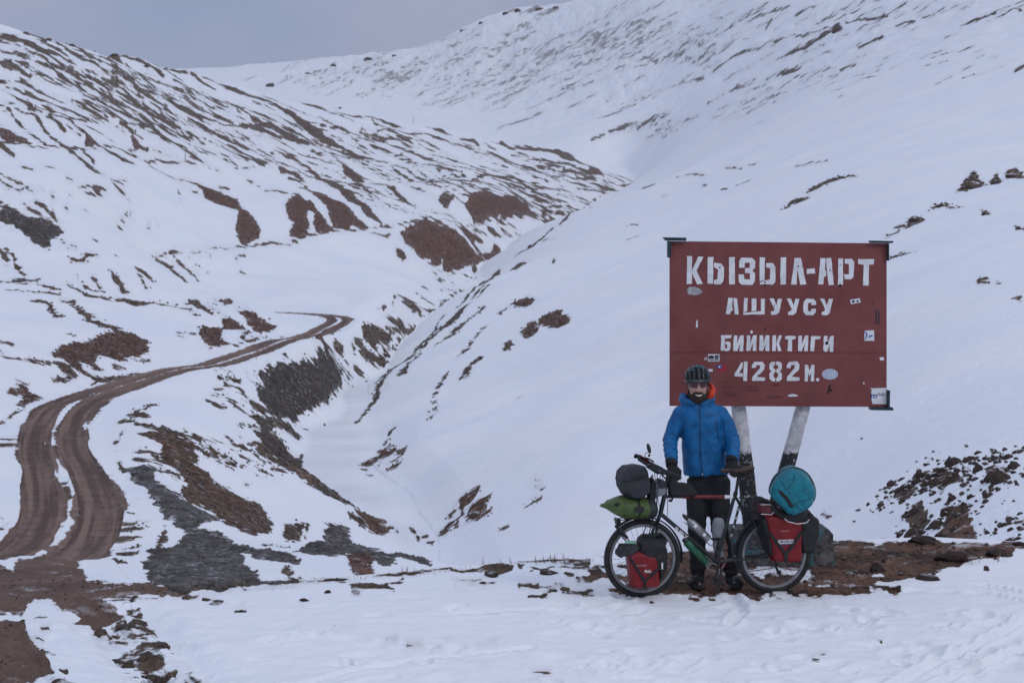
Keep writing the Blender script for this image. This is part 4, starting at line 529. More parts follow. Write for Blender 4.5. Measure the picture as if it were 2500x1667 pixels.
# narrow stony runnels: x,y to x,y and width; random strokes laid out in image pixels, then unprojected
RUNNELS="""L0.45:27.0,904,48.3,904,0.34 39.1,903,50.0,906,0.52 51.7,908,61.3,951,0.53 -47.9,612,-29.6,577,0.27 -26.3,569,-14.1,572,0.26 -6.9,585,1.4,596,0.27 -106.8,535,-99.1,541,0.27 -108.9,595,-105.4,603,0.27 -105.1,603,-103.2,607,0.27 -42.6,676,-34.4,648,0.25 -31.3,636,-27.6,624,0.23 -26.6,621,-24.6,615,0.23 -67.4,780,-58.6,774,0.26 -57.1,771,-51.6,765,0.26 -50.1,764,-46.1,757,0.26 -98.0,551,-88.1,569,0.24 -81.8,577,-73.4,582,0.25 -8.4,856,3.9,854,0.30 -41.3,788,-33.0,769,0.47 -28.1,753,-22.0,727,0.45 -21.3,723,-16.1,693,0.43 -55.1,696,-30.7,621,0.25 -7.7,649,0.9,656,0.23 4.0,836,10.1,837,0.39 13.2,837,16.8,837,0.39 -36.2,597,-23.9,564,0.35 -22.3,560,-13.9,569,0.34 -11.3,575,-6.4,583,0.35 -93.9,588,-87.4,600,0.31 -51.0,586,-34.5,545,0.27 -32.6,540,-22.2,531,0.26 -21.0,531,-16.6,530,0.25 -88.4,627,-82.0,632,0.31 -58.7,859,-38.3,836,0.29 -35.7,833,-22.2,816,0.29 -42.4,794,-23.4,751,0.38 -17.6,728,-8.8,691,0.35 -6.1,685,-0.9,699,0.34 -100.3,630,-92.0,646,0.25 -89.6,648,-81.2,658,0.25 -80.4,658,-72.3,663,0.26 -120.8,529,-116.8,531,0.32 -85.7,645,-75.3,656,0.34 -70.1,658,-64.2,658,0.35 -46.4,828,-30.7,811,0.30 -127.1,539,-114.2,546,0.21 -110.5,548,-104.3,553,0.21 -103.1,554,-98.6,559,0.22 -18.6,656,-5.2,639,0.34 -34.3,625,-22.4,594,0.20 18.1,834,43.2,857,0.43 0.9,11,1.0,11,0.01 45.4,930,61.0,953,0.31 -112.8,532,-100.1,544,0.29 -98.1,545,-89.9,556,0.30 -87.1,559,-81.0,564,0.30 -102.6,540,-97.2,549,0.34 -94.9,552,-90.5,560,0.35 -124.4,502,-119.1,500,0.30 -15.6,752,-0.8,722,0.29 5.9,727,17.6,727,0.28 -128.4,534,-114.4,545,0.33 -112.4,545,-103.4,554,0.33 -101.3,557,-94.8,569,0.34 -116.1,616,-109.1,634,0.23 -108.6,637,-105.3,650,0.24 -117.5,533,-109.0,545,0.22 -107.7,546,-100.2,560,0.22 -72.1,615,-52.2,600,0.32 -52.8,814,-38.2,799,0.43 29.5,890,46.6,887,0.43 -0.5,744,4.7,743,0.45 -103.3,539,-99.2,545,0.28 -55.9,610,-37.4,573,0.20 -34.6,567,-22.4,540,0.19 -17.6,537,-10.0,570,0.19 -75.3,796,-69.5,792,0.37 -67.6,790,-63.7,787,0.37 -105.8,679,-100.1,685,0.33 -40.1,717,-25.7,661,0.43 -61.1,809,-54.0,805,0.50 -53.0,805,-46.7,802,0.50 -44.5,799,-40.1,796,0.49 -95.2,594,-92.6,603,0.37 -102.8,566,-93.2,581,0.23 -106.9,570,-100.7,582,0.34 -74.3,610,-67.0,611,0.21 -95.9,738,-89.6,750,0.41 -108.3,526,-105.1,529,0.25 -65.3,718,-54.4,710,0.44 -49.2,703,-43.0,691,0.43 -41.7,688,-36.9,674,0.42 -6.1,631,15.0,702,0.36 36.9,887,46.1,887,0.30 -134.6,562,-127.8,564,0.30 -13.6,635,-1.2,636,0.33 6.2,653,18.3,702,0.35 -16.8,842,-10.8,838,0.30 -8.3,837,-5.4,837,0.30 -4.4,836,-1.9,833,0.30 -27.8,731,-11.4,666,0.25 -64.3,738,-50.2,720,0.27 -104.3,588,-98.4,607,0.23 -82.0,734,-77.2,742,0.27 -74.2,745,-69.8,747,0.27 -69.0,747,-66.7,745,0.27 -55.0,770,-37.7,739,0.33 -31.1,718,-19.2,660,0.31 -112.3,558,-104.3,569,0.24 -102.0,572,-96.4,583,0.25 -95.7,583,-90.6,593,0.25 -98.7,783,-91.2,792,0.33 -14.8,850,11.7,855,0.37 -68.3,663,-56.9,653,0.39 -51.1,642,-43.5,623,0.38 42.3,921,51.4,922,0.41 -105.0,593,-102.3,600,0.29 -101.9,602,-100.6,605,0.30 -100.4,607,-99.4,610,0.30 -44.6,581,-31.1,542,0.25 -26.3,535,-18.9,531,0.24 -82.1,742,-77.6,745,0.41 -76.5,747,-73.8,745,0.41 -72.2,744,-70.0,743,0.41 9.3,789,28.8,802,0.43 -110.6,525,-105.7,530,0.32 -68.1,677,-62.3,676,0.36 -24.2,689,-17.7,656,0.25 -15.7,649,-12.6,641,0.24 -11.5,639,-9.9,637,0.23 -18.5,691,-12.9,666,0.28 -124.9,582,-110.0,607,0.20 -104.0,623,-95.1,643,0.22 -34.8,712,-14.4,638,0.28 -86.4,777,-65.3,780,0.42 -55.9,775,-40.4,758,0.41 -99.6,792,-78.5,801,0.42 -68.5,793,-50.8,777,0.42 -42.8,766,-27.6,722,0.40 -2.4,709,17.2,725,0.31 28.9,748,57.6,918,0.36 0.8,11,1.0,11,0.00 -51.8,616,-44.2,602,0.22 -43.6,600,-40.1,593,0.21 -85.4,576,-79.2,581,0.28 -78.4,582,-72.4,582,0.28 -129.9,582,-123.1,582,0.31 -18.0,613,-2.2,615,0.27 0.5,618,15.8,676,0.29 26.4,731,42.9,856,0.35 -41.9,699,-26.0,637,0.37 -20.7,620,-14.4,611,0.34 -116.5,499,-105.1,504,0.19 -102.0,506,-95.0,511,0.20 -22.7,655,-18.1,639,0.29 -16.2,635,-13.2,631,0.29 -12.6,630,-10.3,629,0.29 -134.3,560,-123.1,561,0.22 -75.9,641,-68.2,643,0.37 -65.8,642,-59.5,638,0.37 -57.8,636,-52.7,629,0.37 9.8,716,14.7,717,0.29 17.0,717,19.4,718,0.29 20.5,719,22.0,720,0.29 -111.3,654,-99.0,679,0.32 -95.1,685,-88.4,696,0.34 -87.5,698,-82.6,705,0.34 -16.4,655,-1.3,647,0.32 8.3,703,21.4,711,0.35 23.2,714,39.8,840,0.38 -129.8,520,-124.1,519,0.33 -61.2,814,-53.7,809,0.39 -31.8,751,-22.5,722,0.35 17.1,886,24.9,876,0.48 -41.9,827,-19.3,798,0.32 -10.3,674,0.1,687,0.28 -91.8,657,-72.6,665,0.25 -61.0,658,-46.0,627,0.24 -43.2,619,-35.4,597,0.23 -93.4,567,-90.3,572,0.26 -114.0,566,-110.3,570,0.34 -109.7,571,-106.6,576,0.34 -105.7,577,-104.3,580,0.34 0.8,918,7.3,915,0.52 10.0,914,13.3,910,0.51 14.0,910,15.7,909,0.51 -121.4,551,-113.1,556,0.24 -110.1,558,-106.3,562,0.24 -104.5,565,-101.6,569,0.24 -97.0,608,-93.4,614,0.27 -75.7,762,-60.0,747,0.30 -63.4,780,-46.0,766,0.42 -39.4,756,-27.3,722,0.40 -120.9,582,-112.5,607,0.22 -107.8,625,-102.3,650,0.24 -101.6,652,-98.0,658,0.24 -12.4,716,-5.3,712,0.26 -76.2,632,-66.8,637,0.21 -102.6,542,-99.0,548,0.23 -98.3,549,-96.5,551,0.23 -114.6,526,-104.9,536,0.24 -100.1,542,-91.6,556,0.25 -91.5,611,-87.0,617,0.39 -55.1,613,-49.5,602,0.24 -71.1,602,-52.8,587,0.21 -44.0,568,-35.6,544,0.19 -33.5,539,-28.9,531,0.19 -9.9,885,16.7,873,0.55 -59.4,751,-32.9,694,0.41 -48.7,765,-34.2,738,0.32 -58.9,699,-32.6,640,0.23 -30.5,633,-18.8,604,0.21 -28.2,753,-22.8,742,0.29 -18.7,875,-2.7,880,0.35 -43.5,813,-37.5,809,0.46 -112.1,506,-101.7,520,0.18 -98.8,523,-90.8,534,0.19 -117.4,524,-110.9,532,0.23 -108.7,533,-103.3,538,0.23 -61.4,751,-39.5,713,0.30 -34.6,698,-25.0,655,0.27 -24.3,651,-18.0,630,0.26 -99.9,553,-91.7,569,0.23 -77.1,779,-62.6,765,0.29 -61.3,764,-48.3,743,0.28 -2.2,703,17.8,720,0.25 20.5,722,41.7,850,0.28 -119.2,500,-109.7,501,0.28 -105.0,505,-100.3,509,0.28 -113.3,545,-110.4,547,0.33 -109.5,548,-107.8,549,0.33 -117.5,549,-111.0,554,0.32 -107.3,558,-104.2,561,0.33 8.2,743,30.8,780,0.45 -55.0,643,-48.6,632,0.35 -28.9,645,-15.6,613,0.27 -9.3,612,-1.7,618,0.27 0.5,621,4.2,626,0.27 -111.4,514,-107.2,520,0.32 -103.6,560,-98.4,570,0.26 -128.4,582,-119.6,587,0.19 -115.7,595,-111.6,605,0.20 -110.2,610,-107.6,617,0.20 -65.4,622,-44.0,595,0.27 -90.2,618,-77.0,622,0.24 -91.8,606,-83.8,616,0.35 -10.8,670,-1.7,677,0.26 -81.7,611,-64.0,604,0.35 -60.9,600,-46.5,569,0.33 -42.1,555,-32.6,523,0.31 -35.3,672,-29.6,649,0.37 -26.8,639,-23.7,629,0.35 -12.4,665,6.9,703,0.39 10.3,708,26.7,733,0.41 -0.6,908,19.5,890,0.50 26.5,883,35.4,878,0.49 37.8,878,45.7,880,0.49 -95.5,585,-87.4,600,0.21 -84.4,604,-77.3,609,0.21 -97.8,549,-94.3,552,0.20 -93.9,553,-91.5,555,0.20 -90.5,556,-89.5,557,0.21 -19.8,855,9.4,860,0.40 -104.9,606,-102.1,614,0.33 -101.2,617,-99.3,622,0.33 -47.5,591,-38.4,567,0.36 -35.7,559,-30.2,543,0.35 -27.7,539,-25.4,535,0.34 28.1,894,48.1,890,0.38 -23.1,881,-2.0,876,0.29 2.0,876,10.7,865,0.29 14.0,860,20.9,851,0.28 -12.3,685,-1.7,676,0.22 0.4,691,9.6,715,0.23 -96.6,545,-92.8,551,0.21 -91.2,554,-88.2,558,0.21 -111.0,660,-92.3,684,0.23 -75.7,597,-68.6,598,0.23 -99.3,547,-93.9,553,0.32 -89.2,585,-72.1,591,0.22 -93.1,569,-89.0,577,0.25 -87.9,578,-84.3,583,0.25 -83.8,584,-80.6,587,0.25 0.9,11,1.2,11,0.00 -59.4,704,-36.2,658,0.31 -115.1,626,-106.6,645,0.24 -105.6,647,-98.0,658,0.25 -48.7,611,-43.1,601,0.28 -91.6,601,-85.0,611,0.25 -23.3,867,-0.4,872,0.37 8.3,868,21.8,855,0.37 29.8,850,37.1,849,0.36 -58.0,597,-46.4,576,0.32 4.8,713,29.2,750,0.33 35.1,801,54.5,915,0.39 -117.6,635,-114.6,640,0.21 -30.0,777,-17.5,742,0.42 -14.8,733,-6.2,713,0.40 -5.0,714,-1.7,717,0.39 -118.6,565,-105.8,583,0.21 -128.4,576,-120.1,578,0.36 -9.5,632,13.6,700,0.29 -91.1,729,-76.2,752,0.41 -125.8,567,-121.5,569,0.19 -120.4,570,-117.9,572,0.19 0.8,11,1.0,11,0.01 -79.2,616,-73.1,617,0.29 -71.0,616,-68.0,615,0.29 -119.1,580,-113.5,588,0.19 -123.6,520,-109.4,531,0.31 -52.5,842,-39.3,839,0.31 7.3,809,14.3,809,0.35 16.8,809,21.9,811,0.35 -123.4,495,-119.1,493,0.28 9.4,914,16.8,906,0.35 -104.1,567,-94.5,587,0.24 -122.6,523,-113.1,532,0.24 -80.2,723,-60.9,718,0.39 -102.9,566,-99.6,572,0.21 -105.0,542,-97.5,551,0.19 -108.4,512,-102.6,519,0.23 -101.5,521,-97.7,526,0.23 -67.4,732,-58.6,727,0.39 -55.4,722,-49.9,715,0.38 -41.0,834,-35.0,830,0.30 -34.3,830,-29.5,825,0.30 -105.6,519,-95.4,529,0.23 -52.8,708,-44.7,700,0.28 -66.3,627,-61.5,625,0.37 -59.9,624,-56.4,620,0.37 -55.5,619,-52.8,615,0.36 11.0,894,26.9,877,0.30 31.5,875,40.5,872,0.30 -111.7,526,-108.7,529,0.18 -106.7,529,-104.2,532,0.18 -102.8,533,-101.0,535,0.18 -111.1,501,-103.6,510,0.31 22.7,900,42.9,896,0.54 0.9,11,1.0,11,0.01 -81.2,573,-76.2,577,0.28 -74.4,578,-71.7,578,0.28 -127.6,518,-114.8,523,0.19 -33.6,635,-11.5,595,0.22 -10.2,595,7.0,612,0.22 -108.4,663,-103.4,671,0.22 -102.3,673,-98.1,678,0.22 -95.8,679,-92.1,684,0.23 -80.5,582,-75.6,584,0.34 -26.1,867,-15.2,860,0.46 -9.4,857,-1.4,855,0.46 -79.7,842,-64.2,819,0.42 -61.1,816,-49.4,802,0.41 -24.5,694,-5.5,637,0.38 4.4,646,12.6,698,0.38 13.6,699,20.1,711,0.40 -99.7,553,-93.9,560,0.29 -16.4,664,-8.2,650,0.23 -7.1,650,-1.6,655,0.23 -1.0,656,1.9,667,0.23 -118.6,554,-111.4,561,0.27 -109.0,564,-104.6,573,0.28 -91.4,618,-79.3,629,0.35 -75.5,630,-64.4,627,0.35 -72.8,700,-56.5,686,0.23 -54.8,683,-39.4,642,0.22 34.0,929,41.9,929,0.53 43.1,929,49.4,934,0.54 0.3,870,13.6,873,0.56 15.8,872,23.9,871,0.56 -35.3,744,-30.7,735,0.36 -29.3,731,-25.3,718,0.36 21.1,896,25.0,892,0.36 25.5,891,27.1,890,0.36 -1.2,698,3.4,718,0.45 -13.4,658,-8.2,651,0.24 -7.7,650,-5.3,650,0.24 2.7,851,8.4,854,0.45 -17.2,635,-8.3,629,0.33 -5.3,631,0.6,637,0.33 2.2,641,7.7,690,0.35 -19.6,723,-15.4,715,0.48 -14.2,712,-11.2,709,0.48 -9.6,709,-7.8,711,0.48 2.9,732,15.9,740,0.47 17.8,742,27.1,761,0.48 28.7,764,36.9,812,0.51 -14.5,766,-9.8,754,0.37 7.0,783,10.9,792,0.53 3.6,868,11.2,871,0.34 12.0,871,15.6,871,0.34 -10.7,677,-1.4,678,0.40 -0.3,685,4.0,708,0.41 -4.7,730,3.2,740,0.28 -10.0,785,2.8,796,0.29 5.6,756,15.7,759,0.44 -39.4,751,-36.0,747,0.36 -34.1,744,-31.1,739,0.36 -30.3,737,-29.0,735,0.36 -26.5,740,-19.7,720,0.48 -15.6,685,-4.3,673,0.40 -2.0,681,4.5,716,0.41 6.4,719,9.9,723,0.42 42.8,881,46.9,883,0.57 -17.2,750,-11.6,742,0.35 38.9,891,43.8,895,0.50 -13.3,699,-6.3,681,0.45 -5.2,680,0.4,701,0.45 2.6,710,7.4,717,0.47 4.3,769,8.5,770,0.32 9.6,770,12.2,773,0.32 -32.8,692,-21.0,650,0.31 -20.3,648,-12.1,635,0.30 6.5,850,10.2,852,0.36 -5.2,702,-0.9,715,0.31 1.2,720,3.7,726,0.32 5.2,728,7.1,730,0.32 -35.2,771,-28.6,762,0.47 -25.0,754,-19.3,742,0.46 -18.1,739,-15.7,733,0.45 15.3,786,22.5,799,0.47 2.7,827,6.3,830,0.42 8.1,830,10.2,831,0.42 28.1,857,33.0,860,0.34 34.0,860,36.4,861,0.34 36.7,862,38.4,862,0.34 -31.9,723,-24.0,703,0.41 -20.6,692,-15.9,678,0.39 13.6,872,23.9,865,0.61 26.7,882,31.0,880,0.34 31.4,878,35.2,877,0.34 19.8,818,31.4,827,0.30 33.1,828,44.6,866,0.31 48.3,885,55.3,921,0.33 -22.6,784,-16.5,771,0.45 -16.0,769,-13.1,763,0.44 -12.0,761,-10.9,757,0.44 36.8,878,42.5,883,0.32 45.6,886,50.9,892,0.32 51.7,894,57.3,927,0.33 -22.2,706,-11.1,664,0.28 -7.3,659,-1.4,665,0.27 -1.0,665,3.2,700,0.28 -5.2,848,-1.0,852,0.31 0.8,852,3.3,855,0.32 21.3,812,35.2,826,0.38 -14.2,672,-2.6,669,0.30 -27.9,714,-16.5,673,0.27 -26.4,644,-21.1,627,0.28 -26.1,656,-22.8,644,0.28 -24.0,694,-12.9,658,0.31 -10.2,655,-5.2,655,0.30 -2.5,658,0.6,671,0.30 -12.0,786,2.5,775,0.48 8.2,776,21.7,795,0.49 27.9,803,33.6,805,0.50 -23.9,639,-12.9,618,0.39 -9.1,618,-2.3,623,0.39 30.6,861,34.8,859,0.53 15.0,812,19.9,817,0.40 -29.0,705,-23.1,687,0.35 -18.8,642,-13.0,635,0.25 -9.8,634,-5.1,636,0.25 -4.1,637,-0.8,642,0.25 -11.6,694,-6.1,689,0.33 -26.2,785,-18.9,773,0.37 -16.3,768,-13.2,763,0.37 -39.2,732,-35.4,726,0.32 -26.2,748,-13.7,731,0.31 18.4,823,29.5,832,0.36 -1.9,726,1.4,734,0.40 37.6,891,56.4,919,0.57 -20.0,710,-14.2,692,0.35 -11.8,686,-9.6,683,0.34 -9.2,683,-7.7,683,0.34 -0.6,739,5.9,749,0.37 11.4,759,26.6,790,0.35 33.3,872,42.5,875,0.59 47.2,878,56.7,926,0.61 29.0,860,33.9,861,0.48 -0.3,769,11.6,775,0.30 -20.0,778,-15.3,769,0.47 -13.1,765,-9.7,759,0.46 -29.3,686,-21.0,656,0.34 -18.0,647,-13.5,640,0.33 22.4,857,31.4,859,0.41 34.9,860,41.0,862,0.41 1.5,824,6.0,828,0.52 8.1,830,11.9,832,0.52 12.9,833,15.0,833,0.52 -5.1,675,5.2,720,0.27 -94.7,534,-91.8,535,0.35 -90.3,536,-88.2,537,0.35 -87.2,537,-85.5,538,0.35 -91.4,506,-87.8,510,0.27 -123.3,485,-121.7,483,0.18 -94.6,547,-93.7,549,0.30 -93.6,549,-93.1,549,0.30 -96.7,476,-95.5,476,0.16 -123.9,492,-119.4,489,0.30 -119.2,489,-115.9,487,0.30 -115.2,487,-112.8,486,0.30 -88.0,551,-85.2,556,0.30 -114.0,445,-110.9,443,0.16 -101.1,453,-99.1,451,0.31 -98.6,451,-96.9,450,0.31 -96.6,451,-95.9,450,0.31 -114.8,474,-113.3,472,0.17 -112.9,472,-111.5,471,0.17 -110.8,470,-109.7,470,0.17 -101.0,512,-99.2,515,0.32 -98.4,515,-97.6,516,0.32 -95.6,499,-93.5,502,0.43 -93.2,503,-92.3,504,0.43 -112.8,487,-111.3,487,0.20 -106.5,493,-104.4,493,0.39 -107.0,456,-103.3,454,0.15 -117.0,480,-115.9,480,0.33 -86.1,527,-84.0,529,0.27 -95.0,529,-91.7,532,0.30 -91.4,532,-89.2,535,0.30 -88.6,535,-87.5,536,0.30 -101.6,473,-98.6,479,0.27 -96.8,527,-95.1,528,0.30 -81.6,560,-79.9,560,0.27 -106.9,456,-106.0,456,0.35 -112.0,488,-110.5,487,0.18 -109.9,487,-109.3,486,0.18 -109.2,486,-108.6,485,0.18 -112.2,467,-110.5,465,0.26 -108.0,492,-106.7,491,0.37 -78.8,529,-77.6,529,0.31 -86.4,512,-85.4,512,0.28 -93.4,483,-92.3,485,0.27 -88.1,560,-84.5,561,0.41 -70.9,533,-69.0,532,0.33 -67.9,530,-67.1,529,0.32
L0.5:-107.7,602,-100.5,619,0.27 -136.2,540,-129.4,542,0.23 -128.6,542,-124.8,545,0.23 -108.4,579,-105.7,587,0.24 -130.7,510,-128.0,509,0.23 -118.7,568,-114.1,573,0.40 -113.3,575,-111.1,580,0.40 -110.9,580,-110.0,582,0.40 -118.4,555,-112.4,562,0.23 -109.3,568,-106.2,576,0.24 -119.0,537,-112.0,544,0.29 -113.6,579,-110.5,585,0.25 -108.8,589,-107.3,592,0.25 -106.6,593,-105.8,594,0.26 -131.8,539,-128.1,539,0.37 -130.7,559,-122.6,560,0.23 -115.7,577,-112.3,582,0.26 -110.6,586,-107.7,592,0.26 -106.5,594,-105.2,598,0.27 -132.0,517,-129.2,517,0.28 -129.2,517,-127.6,517,0.28 -130.6,526,-127.5,526,0.25 -106.8,643,-101.0,658,0.37 -99.4,659,-94.8,665,0.38 -92.3,667,-88.6,672,0.38 -133.1,542,-129.0,541,0.24 -114.6,583,-110.3,593,0.27 -108.3,597,-106.5,603,0.27 -106.1,604,-104.8,606,0.28 -120.8,549,-117.6,554,0.36 -117.0,554,-114.3,557,0.36 -127.2,570,-119.3,576,0.39 -114.7,566,-108.3,584,0.28 -105.5,597,-101.5,618,0.30 -99.7,627,-96.0,641,0.31 -128.8,523,-122.0,522,0.22 -120.6,522,-115.6,525,0.22 -122.4,531,-119.3,533,0.36 -122.7,540,-115.3,549,0.38 -115.1,560,-108.0,569,0.31 -106.1,573,-102.7,581,0.31 -101.8,583,-100.3,587,0.32 -106.5,619,-99.9,641,0.25 -97.5,645,-91.2,651,0.26 -88.8,653,-84.2,657,0.26 -124.6,535,-122.4,537,0.28 -122.1,537,-121.0,538,0.28 -120.9,539,-120.2,539,0.28 -123.6,522,-119.3,525,0.38 -121.0,577,-115.2,588,0.37 -114.8,589,-112.5,597,0.38 -111.3,601,-110.4,605,0.38 -130.3,540,-125.8,542,0.24 -127.8,545,-123.9,548,0.25 -123.1,549,-121.1,551,0.25 -120.8,552,-119.1,553,0.25 -111.0,565,-108.7,569,0.33 -107.3,570,-105.4,573,0.33 -108.4,596,-106.5,602,0.30 -129.0,542,-126.2,544,0.24 -109.6,588,-107.0,594,0.27 -135.8,546,-131.4,548,0.29 -120.1,532,-115.2,539,0.30 -110.7,598,-108.3,608,0.31 -107.1,611,-105.5,616,0.31 -105.7,618,-105.0,619,0.32 -112.8,559,-110.3,561,0.38 -133.6,548,-127.4,552,0.27 -121.6,541,-118.4,545,0.27 -129.8,531,-122.4,532,0.29 -10.3,507,-9.1,508,0.34 -8.5,508,-7.5,509,0.34 -7.1,512,-6.6,522,0.35 -18.9,301,-17.7,304,0.21 -17.2,306,-16.5,307,0.22 -18.2,356,-17.3,357,0.29 -16.8,356,-16.2,357,0.29 -14.9,433,-14.0,435,0.26 -13.5,437,-13.1,439,0.26 -12.9,439,-12.5,440,0.26 -11.6,523,-9.5,523,0.61 -9.1,523,-8.3,523,0.61 -9.4,532,-7.5,546,0.39 -7.2,552,-5.7,560,0.41 -14.3,387,-13.6,386,0.45 -9.2,531,-8.1,539,0.69 -16.8,444,-15.9,444,0.49 -18.7,303,-17.9,305,0.35 -17.7,306,-17.1,308,0.35 -12.8,440,-12.0,437,0.48 -13.9,396,-11.9,400,0.31 -14.5,391,-13.8,392,0.24 -16.8,316,-16.2,318,0.30 -15.7,483,-14.9,481,0.60 -13.6,425,-12.3,424,0.45 -16.5,318,-15.6,320,0.39 -15.1,323,-16.0,354,0.41 -19.0,386,-18.2,384,0.37 -17.8,384,-17.2,382,0.37 -16.0,501,-13.5,501,0.47 -15.4,426,-14.9,423,0.39 -12.2,498,-11.3,498,0.32 -10.9,498,-10.1,498,0.32 -9.6,498,-9.1,498,0.32 -7.5,535,-6.0,540,0.51 -14.0,454,-13.4,454,0.26 -11.4,486,-10.6,484,0.45 -17.2,358,-16.5,358,0.23 -16.2,358,-15.5,359,0.23 -19.1,298,-18.0,301,0.22 -17.6,301,-16.8,304,0.22 -18.3,485,-16.7,483,0.58 -14.4,434,-13.0,434,0.49 -12.4,434,-11.7,433,0.49 -11.3,433,-10.9,432,0.49 -16.0,495,-15.1,494,0.59 -14.9,495,-14.4,494,0.59 -14.3,494,-14.0,494,0.59 -17.8,313,-17.2,315,0.22 -19.2,296,-18.1,299,0.22 -17.6,300,-16.7,303,0.23 -16.6,451,-15.9,451,0.37 -15.8,452,-15.4,452,0.38 -18.4,457,-17.0,457,0.44 -10.4,509,-9.1,509,0.55 -8.8,509,-7.9,510,0.55 -18.4,405,-17.2,405,0.25 -13.1,434,-12.0,429,0.45 -14.1,103,-13.8,103,0.11 -12.8,111,-12.5,112,0.07 -12.5,112,-12.4,113,0.07 -17.4,101,-17.1,100,0.08 -13.6,104,-13.5,104,0.07 -17.1,103,-16.9,103,0.11 -14.6,107,-14.4,107,0.06 -14.4,107,-14.3,107,0.06 -14.3,107,-14.3,107,0.06 -15.7,109,-15.5,109,0.07 -15.4,109,-15.3,109,0.07 -12.0,103,-11.7,102,0.08 -17.5,99,-17.2,100,0.13 -17.2,100,-17.1,100,0.13 -17.0,100,-17.0,100,0.13 -15.8,102,-15.4,102,0.11 -15.4,102,-15.1,101,0.11 -15.3,98,-15.2,98,0.07 -15.1,98,-15.0,99,0.07 -17.7,102,-17.4,102,0.07 -17.4,102,-17.2,102,0.07 -17.1,102,-17.1,102,0.07 -15.2,102,-14.8,101,0.12 -14.6,101,-14.3,101,0.12 -13.0,107,-12.8,107,0.08 -16.1,98,-15.8,98,0.08 -15.9,100,-15.7,99,0.13 -14.4,97,-14.1,97,0.10 -13.9,97,-13.7,97,0.10 -13.7,97,-13.6,97,0.10 -12.9,100,-12.8,100,0.06 -12.8,100,-12.7,100,0.06 -13.9,109,-13.7,110,0.10 -17.9,101,-17.7,101,0.08 -14.7,104,-14.6,105,0.07 -16.1,104,-15.8,104,0.13 -15.8,104,-15.6,104,0.13 -12.6,105,-12.4,105,0.07 -13.2,117,-13.0,117,0.08 -12.9,117,-12.8,118,0.08 -13.9,103,-13.7,103,0.11 -15.1,100,-14.8,100,0.12 -14.6,100,-14.4,101,0.12 -14.3,101,-14.2,101,0.12 -14.6,108,-14.2,108,0.06 -12.8,101,-12.4,101,0.09 -12.2,101,-12.0,100,0.09 -12.7,100,-12.5,100,0.09 -14.1,109,-14.0,109,0.08 -13.9,109,-13.8,109,0.08 -13.8,109,-13.7,109,0.08 -15.7,100,-15.6,100,0.09 -13.8,107,-13.4,106,0.08 -13.3,106,-13.1,106,0.08 -14.6,104,-14.3,105,0.13 -14.2,105,-14.0,105,0.13 -15.9,98,-15.5,98,0.09 -15.4,98,-15.2,98,0.09 -15.1,97,-14.9,98,0.10 -14.8,98,-14.6,99,0.10 -16.2,102,-15.7,101,0.09 -15.7,101,-15.4,101,0.09 -15.4,101,-15.2,101,0.09 -14.1,99,-13.8,99,0.08 -15.5,113,-15.3,112,0.08 -15.5,102,-15.2,102,0.09 -13.8,118,-13.9,121,0.15
L0.35:-58.3,693,-53.8,682,0.46 -67.1,708,-65.3,708,0.54 -64.8,708,-63.7,707,0.54 -57.0,725,-53.3,713,0.83 -68.8,667,-67.5,665,0.59 -67.0,664,-65.9,662,0.59 -60.4,702,-58.9,700,0.72 -58.8,706,-55.4,702,0.42 -60.8,732,-58.3,727,0.90 -61.7,725,-59.0,719,0.58 -58.4,717,-56.8,714,0.58 -56.7,714,-55.5,711,0.57 -65.7,740,-63.5,737,0.34 -75.5,691,-71.4,687,0.72 -69.1,683,-66.9,680,0.71 -66.5,679,-64.5,676,0.71 -54.4,717,-51.9,713,0.91 -51.6,692,-49.9,690,0.56 -77.1,699,-75.7,698,0.79 -75.6,698,-74.6,698,0.79 -66.8,674,-63.4,669,0.38 -61.6,665,-58.8,658,0.37 -60.5,703,-59.2,700,0.81 -58.9,699,-58.3,698,0.81 -58.0,697,-57.7,696,0.81 -69.2,676,-67.7,677,0.55 -69.3,739,-68.0,738,0.67 -70.9,704,-69.0,701,0.33 -52.0,707,-49.9,702,0.33 -64.1,693,-60.7,691,0.81 -59.5,689,-57.6,687,0.81 -67.0,708,-63.5,705,0.46 -62.2,704,-60.6,703,0.45 -60.0,702,-58.7,701,0.45 -66.8,679,-64.6,679,0.73 -78.8,702,-76.8,704,0.68 -76.5,705,-75.0,706,0.68 -74.1,706,-73.0,707,0.68 -70.9,720,-69.6,721,0.46 -69.5,721,-68.4,722,0.46 -68.0,722,-67.0,722,0.46 -58.4,701,-56.2,695,0.79 -55.6,693,-54.7,691,0.78 -54.7,691,-54.0,689,0.78 -67.7,729,-64.8,726,0.84 -62.6,684,-59.7,681,0.31 -72.1,731,-69.9,730,0.35 -75.2,702,-72.7,702,0.56 -71.8,703,-70.7,702,0.56 -53.3,716,-51.3,712,0.55 -77.7,708,-76.7,709,0.34 -53.7,702,-51.2,695,0.48 -67.0,715,-64.3,715,0.36 -61.5,692,-60.4,692,0.37 -68.9,736,-67.1,735,0.66 -70.8,733,-69.1,731,0.84 -68.5,730,-67.1,728,0.83 -67.0,728,-65.8,726,0.83 -59.2,722,-55.9,717,0.55 -73.1,727,-70.8,727,0.78 -70.1,727,-68.6,727,0.78 -68.1,727,-66.9,726,0.78 -73.0,714,-69.2,709,0.75 -69.5,715,-68.2,715,0.72 -67.7,715,-66.8,715,0.72 -66.4,715,-65.7,714,0.72
